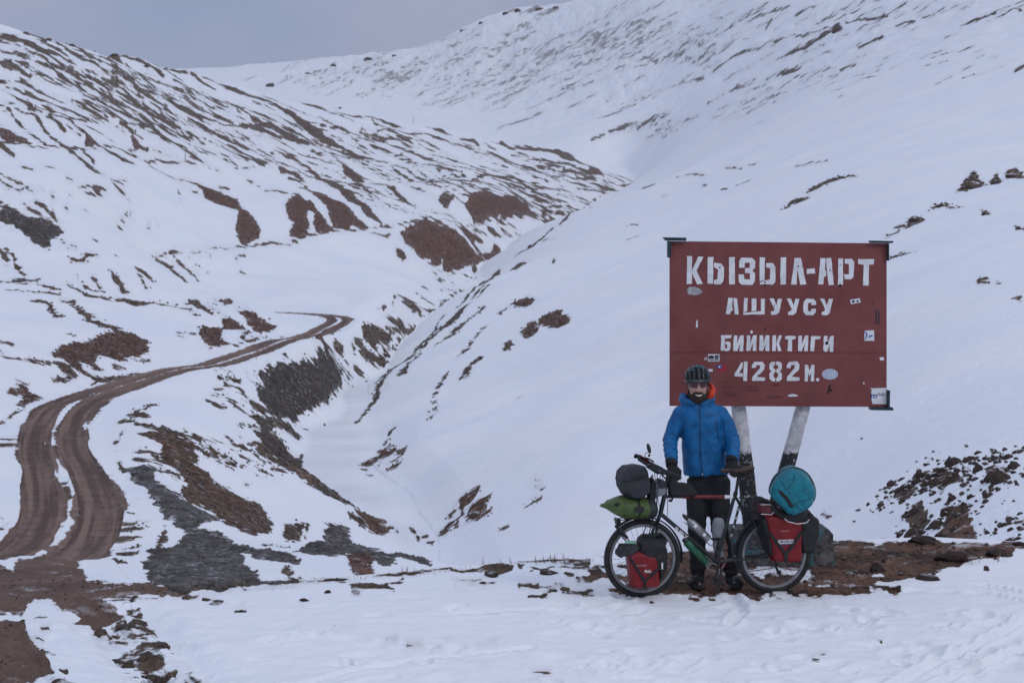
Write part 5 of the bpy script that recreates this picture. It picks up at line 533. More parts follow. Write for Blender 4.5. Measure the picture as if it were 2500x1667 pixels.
L0.4:-78.6,350,-78.2,349,0.28 -78.1,349,-78.0,349,0.28 -78.0,349,-77.9,349,0.28 -72.8,367,-72.6,371,0.28 -80.3,338,-79.9,337,0.15 -80.7,362,-80.6,363,0.22 -68.9,327,-68.7,328,0.22 -68.7,328,-68.5,329,0.22 -60.1,377,-59.4,376,0.25 -59.2,376,-58.6,375,0.25 -82.0,354,-81.7,354,0.27 -81.6,354,-81.5,354,0.27 -81.4,354,-81.4,354,0.27 -88.3,348,-87.7,348,0.28 -87.0,353,-86.4,352,0.29 -77.7,321,-77.4,321,0.19 -58.7,387,-58.6,388,0.28 -67.4,303,-66.8,304,0.24 -66.7,304,-66.5,304,0.24 -54.2,390,-53.7,392,0.21 -53.6,392,-53.4,393,0.21 -74.9,321,-74.5,322,0.20 -63.2,369,-63.0,370,0.24 -78.5,339,-78.2,340,0.26 -70.7,396,-70.4,396,0.22 -70.4,311,-70.1,312,0.20 -75.9,332,-75.2,331,0.20 -75.0,331,-74.6,330,0.20 -57.2,395,-56.5,397,0.25 -56.3,398,-55.7,400,0.25 -75.3,387,-74.8,388,0.24 -74.7,389,-74.4,390,0.24 -71.7,391,-71.5,391,0.29 -71.3,391,-71.2,392,0.29 -76.6,355,-76.1,356,0.25 -56.9,371,-56.5,370,0.17 -84.4,357,-84.1,356,0.28 -74.1,377,-74.0,380,0.24 -51.8,379,-50.8,377,0.22 -50.8,377,-50.1,375,0.22 -53.6,397,-52.9,396,0.32 -69.5,307,-69.1,308,0.26 -63.9,320,-63.5,319,0.18
L0.65:-20.7,166,-20.5,168,0.18 -20.4,170,-20.4,172,0.18 -21.7,224,-21.4,226,0.12 -21.3,227,-21.1,229,0.13 -24.7,165,-24.3,164,0.11 -18.5,288,-17.9,291,0.18 -17.7,292,-17.3,293,0.18 -17.2,295,-17.0,295,0.18 -18.8,274,-18.6,277,0.25 -18.6,278,-18.4,279,0.26 -23.8,167,-23.3,165,0.13 -18.2,265,-17.5,268,0.18 -23.6,182,-22.9,182,0.10 -20.1,162,-19.9,163,0.09 -22.1,179,-21.8,181,0.12 -21.7,182,-21.5,183,0.12 -17.2,276,-17.0,276,0.16 -17.0,276,-16.8,277,0.16 -19.8,193,-19.6,193,0.18 -19.5,194,-19.4,194,0.18 -19.3,194,-19.2,195,0.18 -21.9,183,-21.7,183,0.11 -21.6,183,-21.5,183,0.11 -21.4,183,-21.4,183,0.11 -19.0,262,-18.0,264,0.15 -17.6,266,-17.2,268,0.15 -21.2,155,-20.9,155,0.14 -23.6,191,-23.0,191,0.12 -21.7,187,-20.9,187,0.15 -20.6,187,-20.2,187,0.15 -20.1,187,-19.9,187,0.15 -24.0,161,-23.3,160,0.11 -23.1,159,-22.7,158,0.11 -22.7,158,-22.5,158,0.11 -20.2,209,-20.1,210,0.15 -20.0,210,-19.9,211,0.15 -19.9,212,-19.8,212,0.15 -19.5,196,-19.3,196,0.11 -20.7,258,-20.5,258,0.18 -24.0,179,-23.8,179,0.13 -20.0,180,-19.8,181,0.11 -19.7,181,-19.6,181,0.11 -17.7,266,-16.9,273,0.22 -21.2,194,-21.0,194,0.11 -20.9,195,-20.8,195,0.11 -20.7,195,-20.7,195,0.11 -19.2,204,-18.8,206,0.15 -19.6,205,-19.3,207,0.12 -19.2,209,-19.1,212,0.12 -18.6,262,-18.3,262,0.15 -19.4,153,-19.1,152,0.13 -19.1,152,-18.9,152,0.13 -18.9,152,-18.9,152,0.13 -20.0,221,-19.9,226,0.18 -23.5,188,-22.8,187,0.17 -19.6,293,-19.3,293,0.23 -19.1,293,-18.9,293,0.23 -20.7,238,-20.1,240,0.23 -21.6,157,-21.3,157,0.18 -21.2,157,-20.9,157,0.18 -20.9,157,-20.8,157,0.18 -18.8,272,-18.0,276,0.18 -17.7,280,-17.4,284,0.18 -22.6,191,-21.9,190,0.13 -22.8,172,-22.2,170,0.10 -20.8,235,-20.7,237,0.17 -20.2,185,-19.9,185,0.19 -21.1,212,-20.5,213,0.22 -20.4,214,-20.1,216,0.22 -23.1,202,-22.8,202,0.26 -20.8,190,-20.2,191,0.11 -20.3,185,-19.9,185,0.13 -19.8,185,-19.6,186,0.13 -19.2,154,-18.8,156,0.10 -19.2,167,-19.0,171,0.10 -18.9,173,-18.5,174,0.10 -18.5,176,-18.2,177,0.10 -19.6,236,-19.3,236,0.23 -19.1,236,-18.9,237,0.23 -20.3,235,-20.0,237,0.27 -19.8,238,-19.5,239,0.27 -19.5,240,-19.2,240,0.27 -22.9,200,-22.1,199,0.19 -19.5,203,-19.1,206,0.23 -19.0,207,-18.8,211,0.24 -20.0,180,-19.9,181,0.18 -19.8,181,-19.6,181,0.18 -19.5,181,-19.4,181,0.18 -20.2,153,-19.9,154,0.10 -17.2,273,-16.9,275,0.19 -23.5,163,-23.0,162,0.14 -22.9,162,-22.7,161,0.14 -22.6,161,-22.5,161,0.14 -20.9,260,-20.5,260,0.17 -21.5,199,-21.2,200,0.11 -21.1,201,-21.0,202,0.12 -21.0,202,-20.9,203,0.12 -24.5,167,-24.1,166,0.18 -20.6,226,-20.5,229,0.22 -21.1,228,-20.9,230,0.16 -20.9,230,-20.8,232,0.16 -20.4,264,-20.0,263,0.15 -19.9,263,-19.6,263,0.15 -21.9,186,-21.7,186,0.16
R0.62:-2.4,1581,10.3,1594,0.27 13.2,1594,22.0,1597,0.27 23.9,1597,30.8,1594,0.27 132.2,741,137.7,734,0.11 138.6,733,143.4,727,0.11 146.1,725,149.3,720,0.11 138.7,1334,142.2,1285,0.23 143.9,1262,145.3,1242,0.22 146.3,1237,148.1,1226,0.22 108.8,1129,120.5,1088,0.37 124.2,1074,128.6,1059,0.35 -99.4,1841,-81.5,1887,0.41 114.8,1249,119.0,1228,0.20 134.7,887,141.0,863,0.27 26.1,1363,42.2,1375,0.22 106.3,1177,119.7,1115,0.18 67.0,1604,74.1,1592,0.42 77.7,1588,83.0,1581,0.41 8.3,1903,38.0,1966,0.54 118.7,821,121.6,811,0.24 -57.3,1534,-44.2,1615,0.50 -35.5,1643,-22.5,1664,0.52 -18.8,1669,-12.9,1676,0.53 149.7,823,154.7,821,0.27 157.5,821,160.0,821,0.27 -41.6,1662,-32.7,1683,0.26 73.2,1634,79.3,1627,0.32 129.1,851,133.3,836,0.22 137.8,886,143.4,875,0.21 144.9,871,149.0,867,0.21 117.8,820,124.3,795,0.14 127.3,785,130.7,774,0.14 132.2,770,135.2,762,0.13 63.4,1437,82.9,1441,0.35 89.7,1441,101.4,1439,0.35 -11.8,1805,-4.2,1810,0.46 -0.6,1813,6.0,1815,0.46 -65.8,1483,-43.1,1648,0.36 -38.5,1659,-19.6,1690,0.38 -12.0,1700,5.0,1710,0.39 33.4,1404,40.1,1406,0.23 41.2,1406,45.1,1406,0.23 46.7,1406,49.6,1406,0.23 42.6,1622,63.8,1606,0.26 75.5,1590,93.0,1570,0.25 102.6,1563,110.8,1561,0.25 -100.6,1767,-92.2,1800,0.61 -91.8,1802,-85.9,1818,0.61 97.9,1489,104.2,1487,0.32 51.9,1561,74.2,1543,0.37 73.4,1489,85.0,1480,0.29 88.8,1478,98.5,1476,0.28 -130.5,1881,-110.0,1961,0.36 -22.6,1782,-10.5,1792,0.45 -8.6,1792,-1.7,1797,0.45 -0.1,1797,4.9,1800,0.45 -13.2,1547,-3.8,1565,0.30 -117.4,1550,-114.5,1715,0.34 -113.2,1737,-104.8,1800,0.37 -220.0,1906,-237.7,2310,0.34 -232.1,2314,-204.8,2291,0.37 134.3,942,139.3,913,0.20 131.0,672,135.4,668,0.18 137.3,666,139.4,665,0.18 -11.7,1414,1.0,1466,0.36 -217.7,1966,-230.4,2314,0.71 -221.6,2310,-198.6,2281,0.76 56.6,1615,84.0,1576,0.35 91.7,1567,108.4,1558,0.34 111.2,1558,120.3,1561,0.34 -157.0,1583,-155.0,1782,0.30 -150.3,1852,-143.0,1919,0.34 -142.3,1925,-134.7,1980,0.35 131.9,1009,134.2,994,0.18 10.2,1749,17.8,1747,0.54 140.6,1145,147.0,1134,0.36 142.7,852,152.1,844,0.17 153.0,844,159.6,843,0.17 160.6,842,165.5,843,0.17 103.6,1226,109.9,1188,0.27 113.1,1172,117.6,1147,0.26 135.1,684,141.0,685,0.19 -0.4,1757,7.5,1757,0.35 10.1,1757,16.8,1749,0.35 20.1,1747,23.8,1742,0.35 127.2,1273,131.7,1239,0.30 133.2,1228,136.4,1211,0.29 -39.4,1836,-29.6,1839,0.57 -108.1,1780,-82.0,1860,0.32 -72.6,1873,-47.0,1892,0.33 -44.1,1892,-29.9,1895,0.33 54.0,1608,72.5,1590,0.26 144.4,873,156.4,862,0.27 159.2,861,167.0,862,0.27 170.4,865,175.2,868,0.27 45.2,1657,68.6,1638,0.44 28.2,1441,34.3,1443,0.36 36.8,1443,40.9,1443,0.36 41.2,1443,44.0,1445,0.36 61.2,1617,81.1,1588,0.48 91.6,1576,108.1,1567,0.47 72.6,1284,87.1,1287,0.44 -93.0,1780,-77.0,1818,0.40 -60.9,1917,-24.9,1930,0.37 -183.5,1655,-186.4,1930,0.42 128.1,642,131.0,642,0.15 101.7,1462,108.8,1462,0.23 112.2,1459,117.5,1457,0.23 92.8,1478,99.1,1478,0.24 136.6,751,141.6,748,0.15 142.2,745,144.6,744,0.15 138.7,807,142.6,798,0.13 143.1,797,145.2,793,0.13 145.5,792,146.4,788,0.13 -139.8,1919,-125.9,2118,0.37 -117.6,2164,-89.1,2079,0.39 -81.8,2064,-62.3,2044,0.38 131.9,698,134.8,694,0.17 78.2,1439,95.0,1435,0.29 103.4,1431,110.6,1427,0.29 86.7,1512,108.3,1502,0.34 -49.3,1545,-28.8,1613,0.53 97.9,1280,111.2,1244,0.36 114.8,1225,122.4,1190,0.35 -5.2,1532,4.7,1543,0.27 134.6,766,137.8,764,0.15 138.3,764,140.8,762,0.15 141.0,762,142.0,761,0.15 136.3,559,140.3,560,0.12 141.9,561,144.4,561,0.12 12.1,1754,42.4,1717,0.49 147.7,1108,151.1,1099,0.35 152.6,1093,154.8,1083,0.34 129.4,570,135.1,568,0.09 -193.3,1652,-196.4,1762,0.46 114.0,892,122.6,850,0.20 139.2,696,149.1,695,0.14 108.8,1449,119.6,1441,0.28 56.9,1543,70.2,1530,0.29 -24.8,1725,3.8,1749,0.30 79.4,1688,101.6,1662,0.27 85.8,1173,91.6,1153,0.25 131.2,549,136.7,546,0.19 138.7,545,143.5,543,0.19 -54.6,1497,-42.0,1585,0.46 122.7,716,125.4,712,0.17 127.1,710,129.5,707,0.16 129.7,707,131.1,706,0.16 -51.8,1470,-35.0,1581,0.53 -32.5,1590,-19.5,1622,0.56 -14.4,1631,-3.6,1643,0.57 81.7,1147,87.1,1142,0.33 89.1,1140,93.0,1134,0.33 93.9,1132,96.3,1124,0.32 124.7,842,127.4,833,0.22 132.2,1077,143.7,1038,0.16 141.3,631,146.0,630,0.15 111.6,1433,119.8,1429,0.48 135.8,653,138.9,648,0.12 139.0,647,141.8,645,0.12 142.1,645,144.0,642,0.12 -17.4,1556,0.3,1594,0.48 11.1,1606,22.4,1608,0.49 95.5,1142,101.8,1110,0.26 104.0,1100,107.5,1080,0.25 108.4,1076,111.5,1060,0.24 136.6,1155,151.3,1124,0.36 49.3,1375,56.1,1377,0.24 57.6,1377,60.8,1377,0.24 -104.0,1857,-87.6,1906,0.57 137.2,1441,150.8,1422,0.39 -156.1,2009,-132.3,2195,0.72 37.2,1289,45.4,1295,0.33 49.1,1297,56.0,1300,0.33 8.2,1365,34.8,1375,0.35 138.0,845,145.2,828,0.25 149.3,823,152.6,818,0.24 153.1,818,154.8,814,0.24 105.0,985,113.3,939,0.17 115.3,927,119.7,903,0.16 128.7,802,131.6,794,0.17 -25.7,1648,-15.7,1662,0.45 6.8,1855,19.2,1863,0.34 21.9,1863,28.5,1865,0.34 -21.9,1534,-3.6,1579,0.36 4.4,1588,12.2,1592,0.37 15.3,1592,19.9,1592,0.37 138.1,619,143.1,619,0.18 137.4,849,143.4,839,0.21 -62.1,1622,-54.1,1659,0.31 131.6,1118,147.7,1079,0.17 10.6,1363,20.6,1377,0.40 21.2,1379,29.3,1384,0.40 33.0,1386,39.8,1390,0.40 79.0,1669,105.0,1629,0.44 37.0,1508,43.8,1506,0.29 -17.8,1622,7.0,1643,0.35 19.8,1641,31.8,1634,0.35 -228.3,1717,-231.1,1795,0.43 89.7,1427,103.2,1418,0.42 105.7,1418,117.1,1408,0.42 62.6,1574,83.0,1550,0.40 55.7,1690,70.7,1681,0.46 -67.8,1502,-60.1,1599,0.34 15.7,1606,24.6,1608,0.31 29.4,1606,36.6,1604,0.30 129.9,1304,133.3,1276,0.35 44.9,1523,56.3,1517,0.39 58.0,1515,64.3,1510,0.39 123.9,1116,128.7,1099,0.19 130.0,1094,132.1,1086,0.18 29.7,1650,49.8,1634,0.47 -141.4,2064,-122.9,2176,0.50 -119.5,2167,-94.0,2094,0.51 -90.3,2082,-74.5,2055,0.49 -74.9,1978,-44.6,1961,0.37 122.0,939,126.0,914,0.24 50.9,1590,64.8,1574,0.43 143.3,762,149.9,756,0.24 150.6,755,154.0,752,0.24 154.5,753,156.3,752,0.24 56.8,1489,69.0,1483,0.30 71.5,1480,77.7,1478,0.30 80.3,1476,84.3,1476,0.29 -52.3,1805,-36.4,1813,0.40 -28.0,1818,-16.2,1823,0.40 105.9,1170,114.6,1127,0.25 118.9,1110,124.7,1088,0.24 -20.9,1437,-9.6,1478,0.29 -9.0,1480,-0.1,1502,0.30 4.0,1510,11.5,1519,0.31 -10.7,1624,3.8,1631,0.32 7.5,1631,15.7,1627,0.32 19.5,1624,23.6,1622,0.32 -7.7,1652,4.7,1664,0.48 6.6,1664,17.6,1666,0.48 21.9,1664,28.6,1662,0.48 129.7,1177,140.6,1145,0.23 147.3,1131,152.3,1123,0.22 110.6,1306,117.0,1284,0.36 118.4,1278,122.0,1256,0.35 -108.5,1655,-98.4,1762,0.37 132.8,1170,138.0,1155,0.26 141.0,1147,145.6,1139,0.25 58.1,1255,63.6,1264,0.32 121.1,861,123.0,849,0.25 -143.5,1543,-140.6,1782,0.45 -138.2,1813,-129.1,1884,0.50 -117.5,1664,-96.6,1828,0.36 -89.3,1849,-72.2,1881,0.38 -61.8,1895,-48.9,1903,0.39 75.8,1230,88.0,1230,0.43 132.2,566,142.4,566,0.09 21.8,1884,57.3,1917,0.56 127.3,1168,142.9,1118,0.26 -196.2,1652,-197.2,1860,0.48 -50.3,1802,-43.7,1805,0.60 -119.2,1729,-113.0,1782,0.73 -112.5,1785,-105.9,1815,0.75 -104.8,1821,-100.4,1834,0.76 -132.5,1933,-126.4,1961,0.49 -162.4,1583,-160.5,1648,0.38 -116.6,1810,-113.4,1821,0.53 -126.0,1810,-123.0,1831,0.51 -122.1,1836,-119.7,1849,0.51 -41.5,1698,-35.3,1712,0.61 -157.8,1732,-155.8,1805,0.72 -154.7,1828,-152.1,1863,0.76 -151.3,1871,-149.2,1895,0.77 -83.6,1638,-81.4,1659,0.47 -162.0,1841,-160.6,1879,0.43 -60.8,1797,-57.3,1800,0.46 -55.3,1800,-52.6,1802,0.46 -51.2,1805,-48.9,1805,0.46 -57.7,1818,-49.3,1826,0.39 -44.7,1831,-40.1,1834,0.39 -73.1,1757,-64.6,1780,0.49 -60.1,1790,-54.3,1800,0.50 -53.4,1802,-49.0,1810,0.50 -145.4,1847,-141.4,1860,0.61 -139.7,1863,-136.5,1871,0.62 -12.4,1737,-6.8,1734,0.35 -4.3,1732,-1.2,1732,0.35 -178.2,1841,-175.6,1884,0.39 -174.4,1900,-172.7,1919,0.40 -97.2,1908,-90.6,1914,0.51 -182.6,1857,-181.5,1889,0.50 -38.1,1821,-28.0,1826,0.48 -122.0,1574,-121.7,1631,0.49 -160.4,1659,-161.5,1732,0.69 -161.5,1747,-161.2,1797,0.73 -161.2,1810,-160.6,1836,0.75 -46.9,1749,-38.0,1762,0.35 -89.5,1836,-83.0,1847,0.68 -82.3,1847,-77.4,1852,0.68 -74.7,1855,-70.4,1857,0.68 -98.6,1749,-91.0,1777,0.36 -30.0,1678,-22.9,1686,0.48 -104.5,1852,-100.3,1863,0.65 -97.8,1868,-93.9,1876,0.65 -92.8,1879,-89.8,1884,0.65 -123.4,1828,-120.8,1839,0.66 -119.2,1844,-117.2,1852,0.67 -116.4,1855,-115.0,1860,0.67 -88.2,1717,-84.3,1744,0.53 -81.9,1754,-79.9,1762,0.54 -73.4,1681,-67.3,1698,0.54 -189.6,1815,-189.2,1868,0.76 -171.5,1634,-168.4,1662,0.64 -33.0,1762,-27.8,1772,0.48 -77.4,1722,-69.7,1739,0.53 -68.8,1742,-62.8,1752,0.54 -59.5,1757,-55.7,1762,0.54 -124.4,1884,-117.1,1922,0.58 -68.3,1774,-62.1,1785,0.39 -70.8,1805,-62.7,1813,0.44 -61.2,1815,-55.6,1821,0.44 -52.4,1821,-48.7,1823,0.44 -53.9,1669,-50.3,1681,0.61 -49.4,1686,-47.6,1690,0.61 -184.5,1873,-181.7,1950,0.60 -180.9,1972,-179.3,2015,0.63 -27.6,1800,-20.2,1805,0.37 -19.8,1805,-13.4,1810,0.37 -102.2,1772,-99.1,1785,0.64 -98.5,1787,-97.2,1792,0.65 -96.8,1792,-96.2,1797,0.65 -104.7,1579,-104.3,1615,0.46 -101.2,1754,-98.5,1767,0.46 -122.8,1737,-117.5,1785,0.41 -114.9,1802,-109.9,1826,0.42 -39.1,1739,-35.8,1742,0.60 -35.3,1742,-33.0,1744,0.60 -32.0,1747,-30.5,1747,0.60 -130.2,1790,-124.5,1805,0.43 -121.3,1813,-116.7,1823,0.44 -114.5,1826,-110.8,1831,0.44 -152.1,1541,-151.8,1567,0.32 -144.6,1906,-139.4,1961,0.62 -136.5,1992,-133.7,2029,0.64 -23.5,1695,-14.5,1715,0.54 -9.1,1722,-1.2,1732,0.54 3.0,1737,7.8,1739,0.55 -79.2,1604,-72.6,1666,0.62 -70.9,1676,-66.6,1698,0.64 -116.1,1734,-110.0,1792,0.60 -109.0,1800,-103.9,1826,0.62 -101.8,1836,-98.8,1849,0.63 -200.3,1744,-202.5,1808,0.43 -157.7,1947,-155.0,1978,0.70 -57.6,1839,-48.4,1849,0.39 -46.4,1849,-40.3,1855,0.40 -35.5,1674,-31.3,1683,0.36 -28.9,1686,-26.1,1690,0.36 -24.6,1693,-23.3,1695,0.36 -117.4,1720,-110.9,1774,0.48 -108.9,1782,-102.2,1810,0.49 -98.6,1823,-93.2,1836,0.50 -181.3,1690,-180.1,1762,0.41 -179.6,1787,-178.3,1821,0.42 -177.7,1828,-176.5,1852,0.43 -78.8,1620,-73.6,1669,0.57 -70.6,1686,-64.9,1710,0.59 -155.4,1678,-153.8,1759,0.69 -142.0,1818,-140.9,1841,0.48 -140.3,1847,-139.4,1863,0.49 -98.3,1810,-91.3,1823,0.57 -128.2,1849,-122.4,1876,0.42 -98.8,1563,-97.6,1594,0.46 -150.0,1749,-147.6,1795,0.40 -146.1,1818,-143.2,1847,0.41 -58.7,1739,-56.1,1747,0.67 -55.5,1747,-53.3,1752,0.67 -63.1,1690,-59.2,1705,0.44 -58.8,1705,-56.2,1715,0.44 -54.8,1717,-53.0,1722,0.45 -98.8,1767,-91.8,1790,0.37 -88.4,1800,-81.6,1813,0.38 -80.9,1813,-77.3,1821,0.38 -123.3,1567,-121.7,1648,0.54 -39.7,1705,-33.1,1712,0.45 -172.1,1749,-170.5,1800,0.55 -169.5,1823,-167.7,1849,0.56 -167.6,1852,-166.3,1871,0.57 -17.2,1752,-9.3,1759,0.37 50.4,1410,59.1,1408,0.42 60.4,1408,65.0,1406,0.42 65.8,1406,69.6,1404,0.42 19.7,1688,34.7,1678,0.44 19.9,1707,51.0,1683,0.40 54.7,1470,69.6,1464,0.39 73.8,1349,80.2,1349,0.22 48.3,1365,56.5,1363,0.36 19.0,1515,40.2,1519,0.31 47.5,1638,62.3,1627,0.43 100.6,1396,112.5,1382,0.44 105.0,1267,112.2,1240,0.36 108.7,1297,119.3,1255,0.36 123.1,1233,129.9,1195,0.34 33.5,1400,47.9,1412,0.38 50.9,1414,56.8,1418,0.38 22.7,1443,39.1,1455,0.23 44.1,1457,52.6,1459,0.24 57.0,1459,64.2,1457,0.24 74.2,1406,86.9,1402,0.44 88.7,1402,95.3,1398,0.43 95.7,1398,101.3,1394,0.43 -5.6,1797,5.2,1808,0.42 7.9,1810,15.4,1813,0.43 16.8,1813,21.5,1813,0.43 45.7,1539,54.2,1534,0.28 59.3,1532,66.6,1525,0.28 67.2,1525,73.5,1519,0.28 42.6,1707,60.8,1686,0.42 66.4,1678,73.8,1666,0.41 75.6,1664,81.5,1652,0.41 -0.7,1836,8.6,1847,0.54 -14.8,1823,0.6,1836,0.51 9.0,1839,21.3,1841,0.51 88.7,1402,96.0,1396,0.40 107.1,1344,117.4,1315,0.41 73.4,1495,84.0,1483,0.46 87.5,1480,96.9,1470,0.45 102.3,1462,106.7,1457,0.45 9.1,1539,16.5,1545,0.30 -6.8,1545,15.7,1585,0.30 25.2,1615,52.4,1579,0.49 67.2,1545,82.8,1515,0.47 72.5,1476,83.1,1468,0.36 22.9,1727,34.5,1717,0.36 37.9,1715,45.1,1707,0.36 47.7,1705,52.2,1703,0.36 91.4,1453,99.1,1447,0.27 100.4,1445,105.4,1439,0.27 107.5,1437,111.4,1433,0.26 105.0,1287,118.1,1214,0.39 118.9,1211,124.1,1175,0.37 104.2,1267,109.0,1249,0.27 95.4,1433,103.1,1425,0.33 73.2,1515,87.1,1500,0.46 91.0,1497,103.5,1489,0.45 2.0,1530,24.9,1565,0.25 -6.2,1732,5.4,1742,0.32 25.8,1737,50.0,1703,0.30 54.1,1636,77.5,1594,0.27 6.1,1624,35.1,1622,0.29 78.8,1449,101.5,1425,0.35 50.0,1346,74.9,1351,0.22 85.5,1349,98.7,1338,0.22 82.1,1325,106.5,1300,0.38 115.2,1275,125.9,1212,0.36 47.6,1512,60.7,1497,0.49 63.2,1491,74.3,1478,0.49 69.0,1581,77.2,1570,0.41 79.7,1565,83.9,1561,0.40 85.3,1558,87.0,1556,0.40 16.2,1669,29.0,1662,0.40 30.0,1662,36.1,1657,0.40 39.2,1655,44.2,1650,0.40 -8.0,1839,15.4,1847,0.35 72.1,1396,92.7,1381,0.45 94.3,1379,108.2,1355,0.44 115.2,1336,122.9,1298,0.43 77.2,1539,84.4,1534,0.25 88.6,1532,93.8,1530,0.25 1.8,1737,10.9,1734,0.53 15.7,1732,23.7,1725,0.52 93.3,1308,109.8,1265,0.30 114.1,1242,120.4,1195,0.29 124.1,1177,129.2,1152,0.27 75.7,1412,82.9,1414,0.46 84.2,1414,90.1,1416,0.46 2.0,1601,33.8,1617,0.30 45.2,1613,69.0,1592,0.29 43.3,1576,67.0,1545,0.50 89.9,1330,110.8,1276,0.27 62.3,1629,72.1,1617,0.45 -11.2,1792,0.6,1800,0.42 6.9,1802,12.7,1800,0.43 14.6,1800,16.9,1797,0.43 82.5,1517,93.6,1506,0.36 77.5,1512,103.2,1493,0.23 107.1,1489,127.8,1478,0.23 32.7,1382,57.2,1375,0.38 68.7,1371,85.4,1361,0.37 90.1,1357,103.0,1338,0.37 84.5,1353,96.7,1344,0.39 98.3,1342,104.6,1332,0.38 87.6,1530,117.6,1506,0.34 130.1,1500,148.2,1497,0.33 93.7,1334,100.0,1332,0.28 103.5,1328,105.8,1325,0.27 107.0,1323,108.6,1321,0.27 102.1,761,104.1,745,0.17 110.1,492,113.5,489,0.08 94.4,834,96.8,820,0.17 97.6,814,98.5,809,0.16 102.4,582,105.0,570,0.09 104.0,887,105.9,868,0.16 69.6,1035,79.7,986,0.19 81.3,979,88.5,941,0.18 92.3,888,94.8,862,0.22 73.2,1083,79.3,1071,0.17 80.4,1066,82.9,1057,0.17 93.5,818,95.0,806,0.13 95.3,806,96.1,799,0.13 96.1,798,96.8,796,0.13 86.7,823,88.4,818,0.14 88.6,816,89.8,811,0.14 103.4,709,105.3,696,0.16 105.5,695,107.0,686,0.16 107.7,680,108.8,675,0.16 77.5,1199,84.7,1182,0.20 94.0,759,95.6,749,0.16 96.3,744,97.0,738,0.16 101.7,495,103.8,489,0.10 104.4,488,106.2,485,0.10 103.9,692,108.6,669,0.09 111.5,658,113.6,650,0.09 114.0,649,115.1,646,0.09 122.6,562,124.4,560,0.13 124.6,560,125.5,560,0.13 125.8,560,126.4,560,0.13 88.2,870,90.4,844,0.11 59.7,1180,74.1,1206,0.18 77.2,1207,85.1,1206,0.18 85.7,1206,90.0,1195,0.18 109.3,471,111.4,471,0.07 98.7,793,101.6,780,0.18 100.0,852,105.6,823,0.22 107.5,589,109.1,587,0.11 93.7,716,95.0,705,0.12 95.7,700,96.3,696,0.12 106.9,838,109.9,819,0.12 67.1,1066,70.6,1065,0.21 72.4,1062,74.4,1059,0.21 75.4,1056,76.7,1051,0.21 95.7,765,100.0,718,0.11 101.5,699,104.4,670,0.10 105.5,661,106.9,650,0.09 89.7,548,91.3,548,0.15 89.7,768,94.6,736,0.19 82.2,672,83.2,664,0.12 83.4,664,84.1,658,0.12 68.0,1218,71.6,1221,0.22 74.6,1032,81.4,987,0.15 82.2,983,85.0,966,0.15 94.6,807,96.2,790,0.13 93.3,403,96.3,404,0.10 97.9,405,100.2,405,0.10 86.4,587,87.4,583,0.14 98.6,766,101.6,743,0.15 102.8,732,105.0,716,0.15 88.1,819,92.8,774,0.11 93.3,770,96.2,743,0.11 97.4,734,98.9,718,0.10 108.3,514,111.4,501,0.14 77.5,1032,80.5,1014,0.14 105.8,441,107.9,442,0.07 112.3,604,113.4,600,0.13 114.0,599,114.7,596,0.13 98.0,677,101.6,656,0.13 103.0,647,105.7,634,0.13 84.8,797,87.6,774,0.17 87.8,773,89.3,763,0.17 89.5,759,90.1,754,0.17 71.6,1219,84.1,1190,0.29 109.1,836,113.9,796,0.12 114.5,790,116.8,773,0.12 94.2,587,99.5,570,0.15 99.8,569,103.5,560,0.15 105.6,556,107.6,552,0.15 102.1,638,103.9,634,0.14 103.2,605,104.6,601,0.08 104.9,601,105.7,600,0.08 91.7,432,96.2,435,0.06 99.0,437,101.9,440,0.06 110.2,811,113.3,787,0.16 115.2,775,117.1,764,0.15 105.6,748,110.7,719,0.15 112.3,710,116.0,694,0.14 117.8,686,119.5,679,0.14 99.6,811,103.2,788,0.14 104.7,778,107.0,766,0.13 107.2,765,108.2,758,0.13 95.3,812,99.2,790,0.12 99.6,623,101.8,610,0.11 74.7,992,76.9,982,0.26 77.8,978,79.0,971,0.26 79.6,968,80.2,965,0.26 106.0,749,107.3,728,0.20 107.7,718,108.8,705,0.19 108.9,701,109.3,692,0.19 106.3,456,108.1,456,0.07 93.7,951,95.4,941,0.25 96.2,935,97.5,930,0.25 98.0,926,98.6,923,0.25 98.5,626,99.8,621,0.13 67.5,1085,77.1,1069,0.20 78.1,1066,83.1,1047,0.20 103.8,594,105.1,590,0.16"""
SCREE="""L:-148.5,577.5 -117.6,730.8 -44.3,897.4 55.5,1000.1 50.0,899.9 11.6,715.3 -28.1,569.3 -57.5,552.5 -88.2,555.7 -106.6,499.3 -123.4,479.8
L:-75.9,563.7 -66.1,726.6 -28.2,733.9 22.7,838.0 41.3,842.8 3.3,625.5 -27.3,551.7 -46.2,562.1
R:-307.5,2020.4 -159.1,2102.7 -2.5,1938.5 61.8,1836.2 144.4,1260.1 155.9,606.2 115.7,449.9 98.2,620.2 93.9,1013.0 35.1,1292.8 -60.6,1574.1 -161.3,1549.6"""
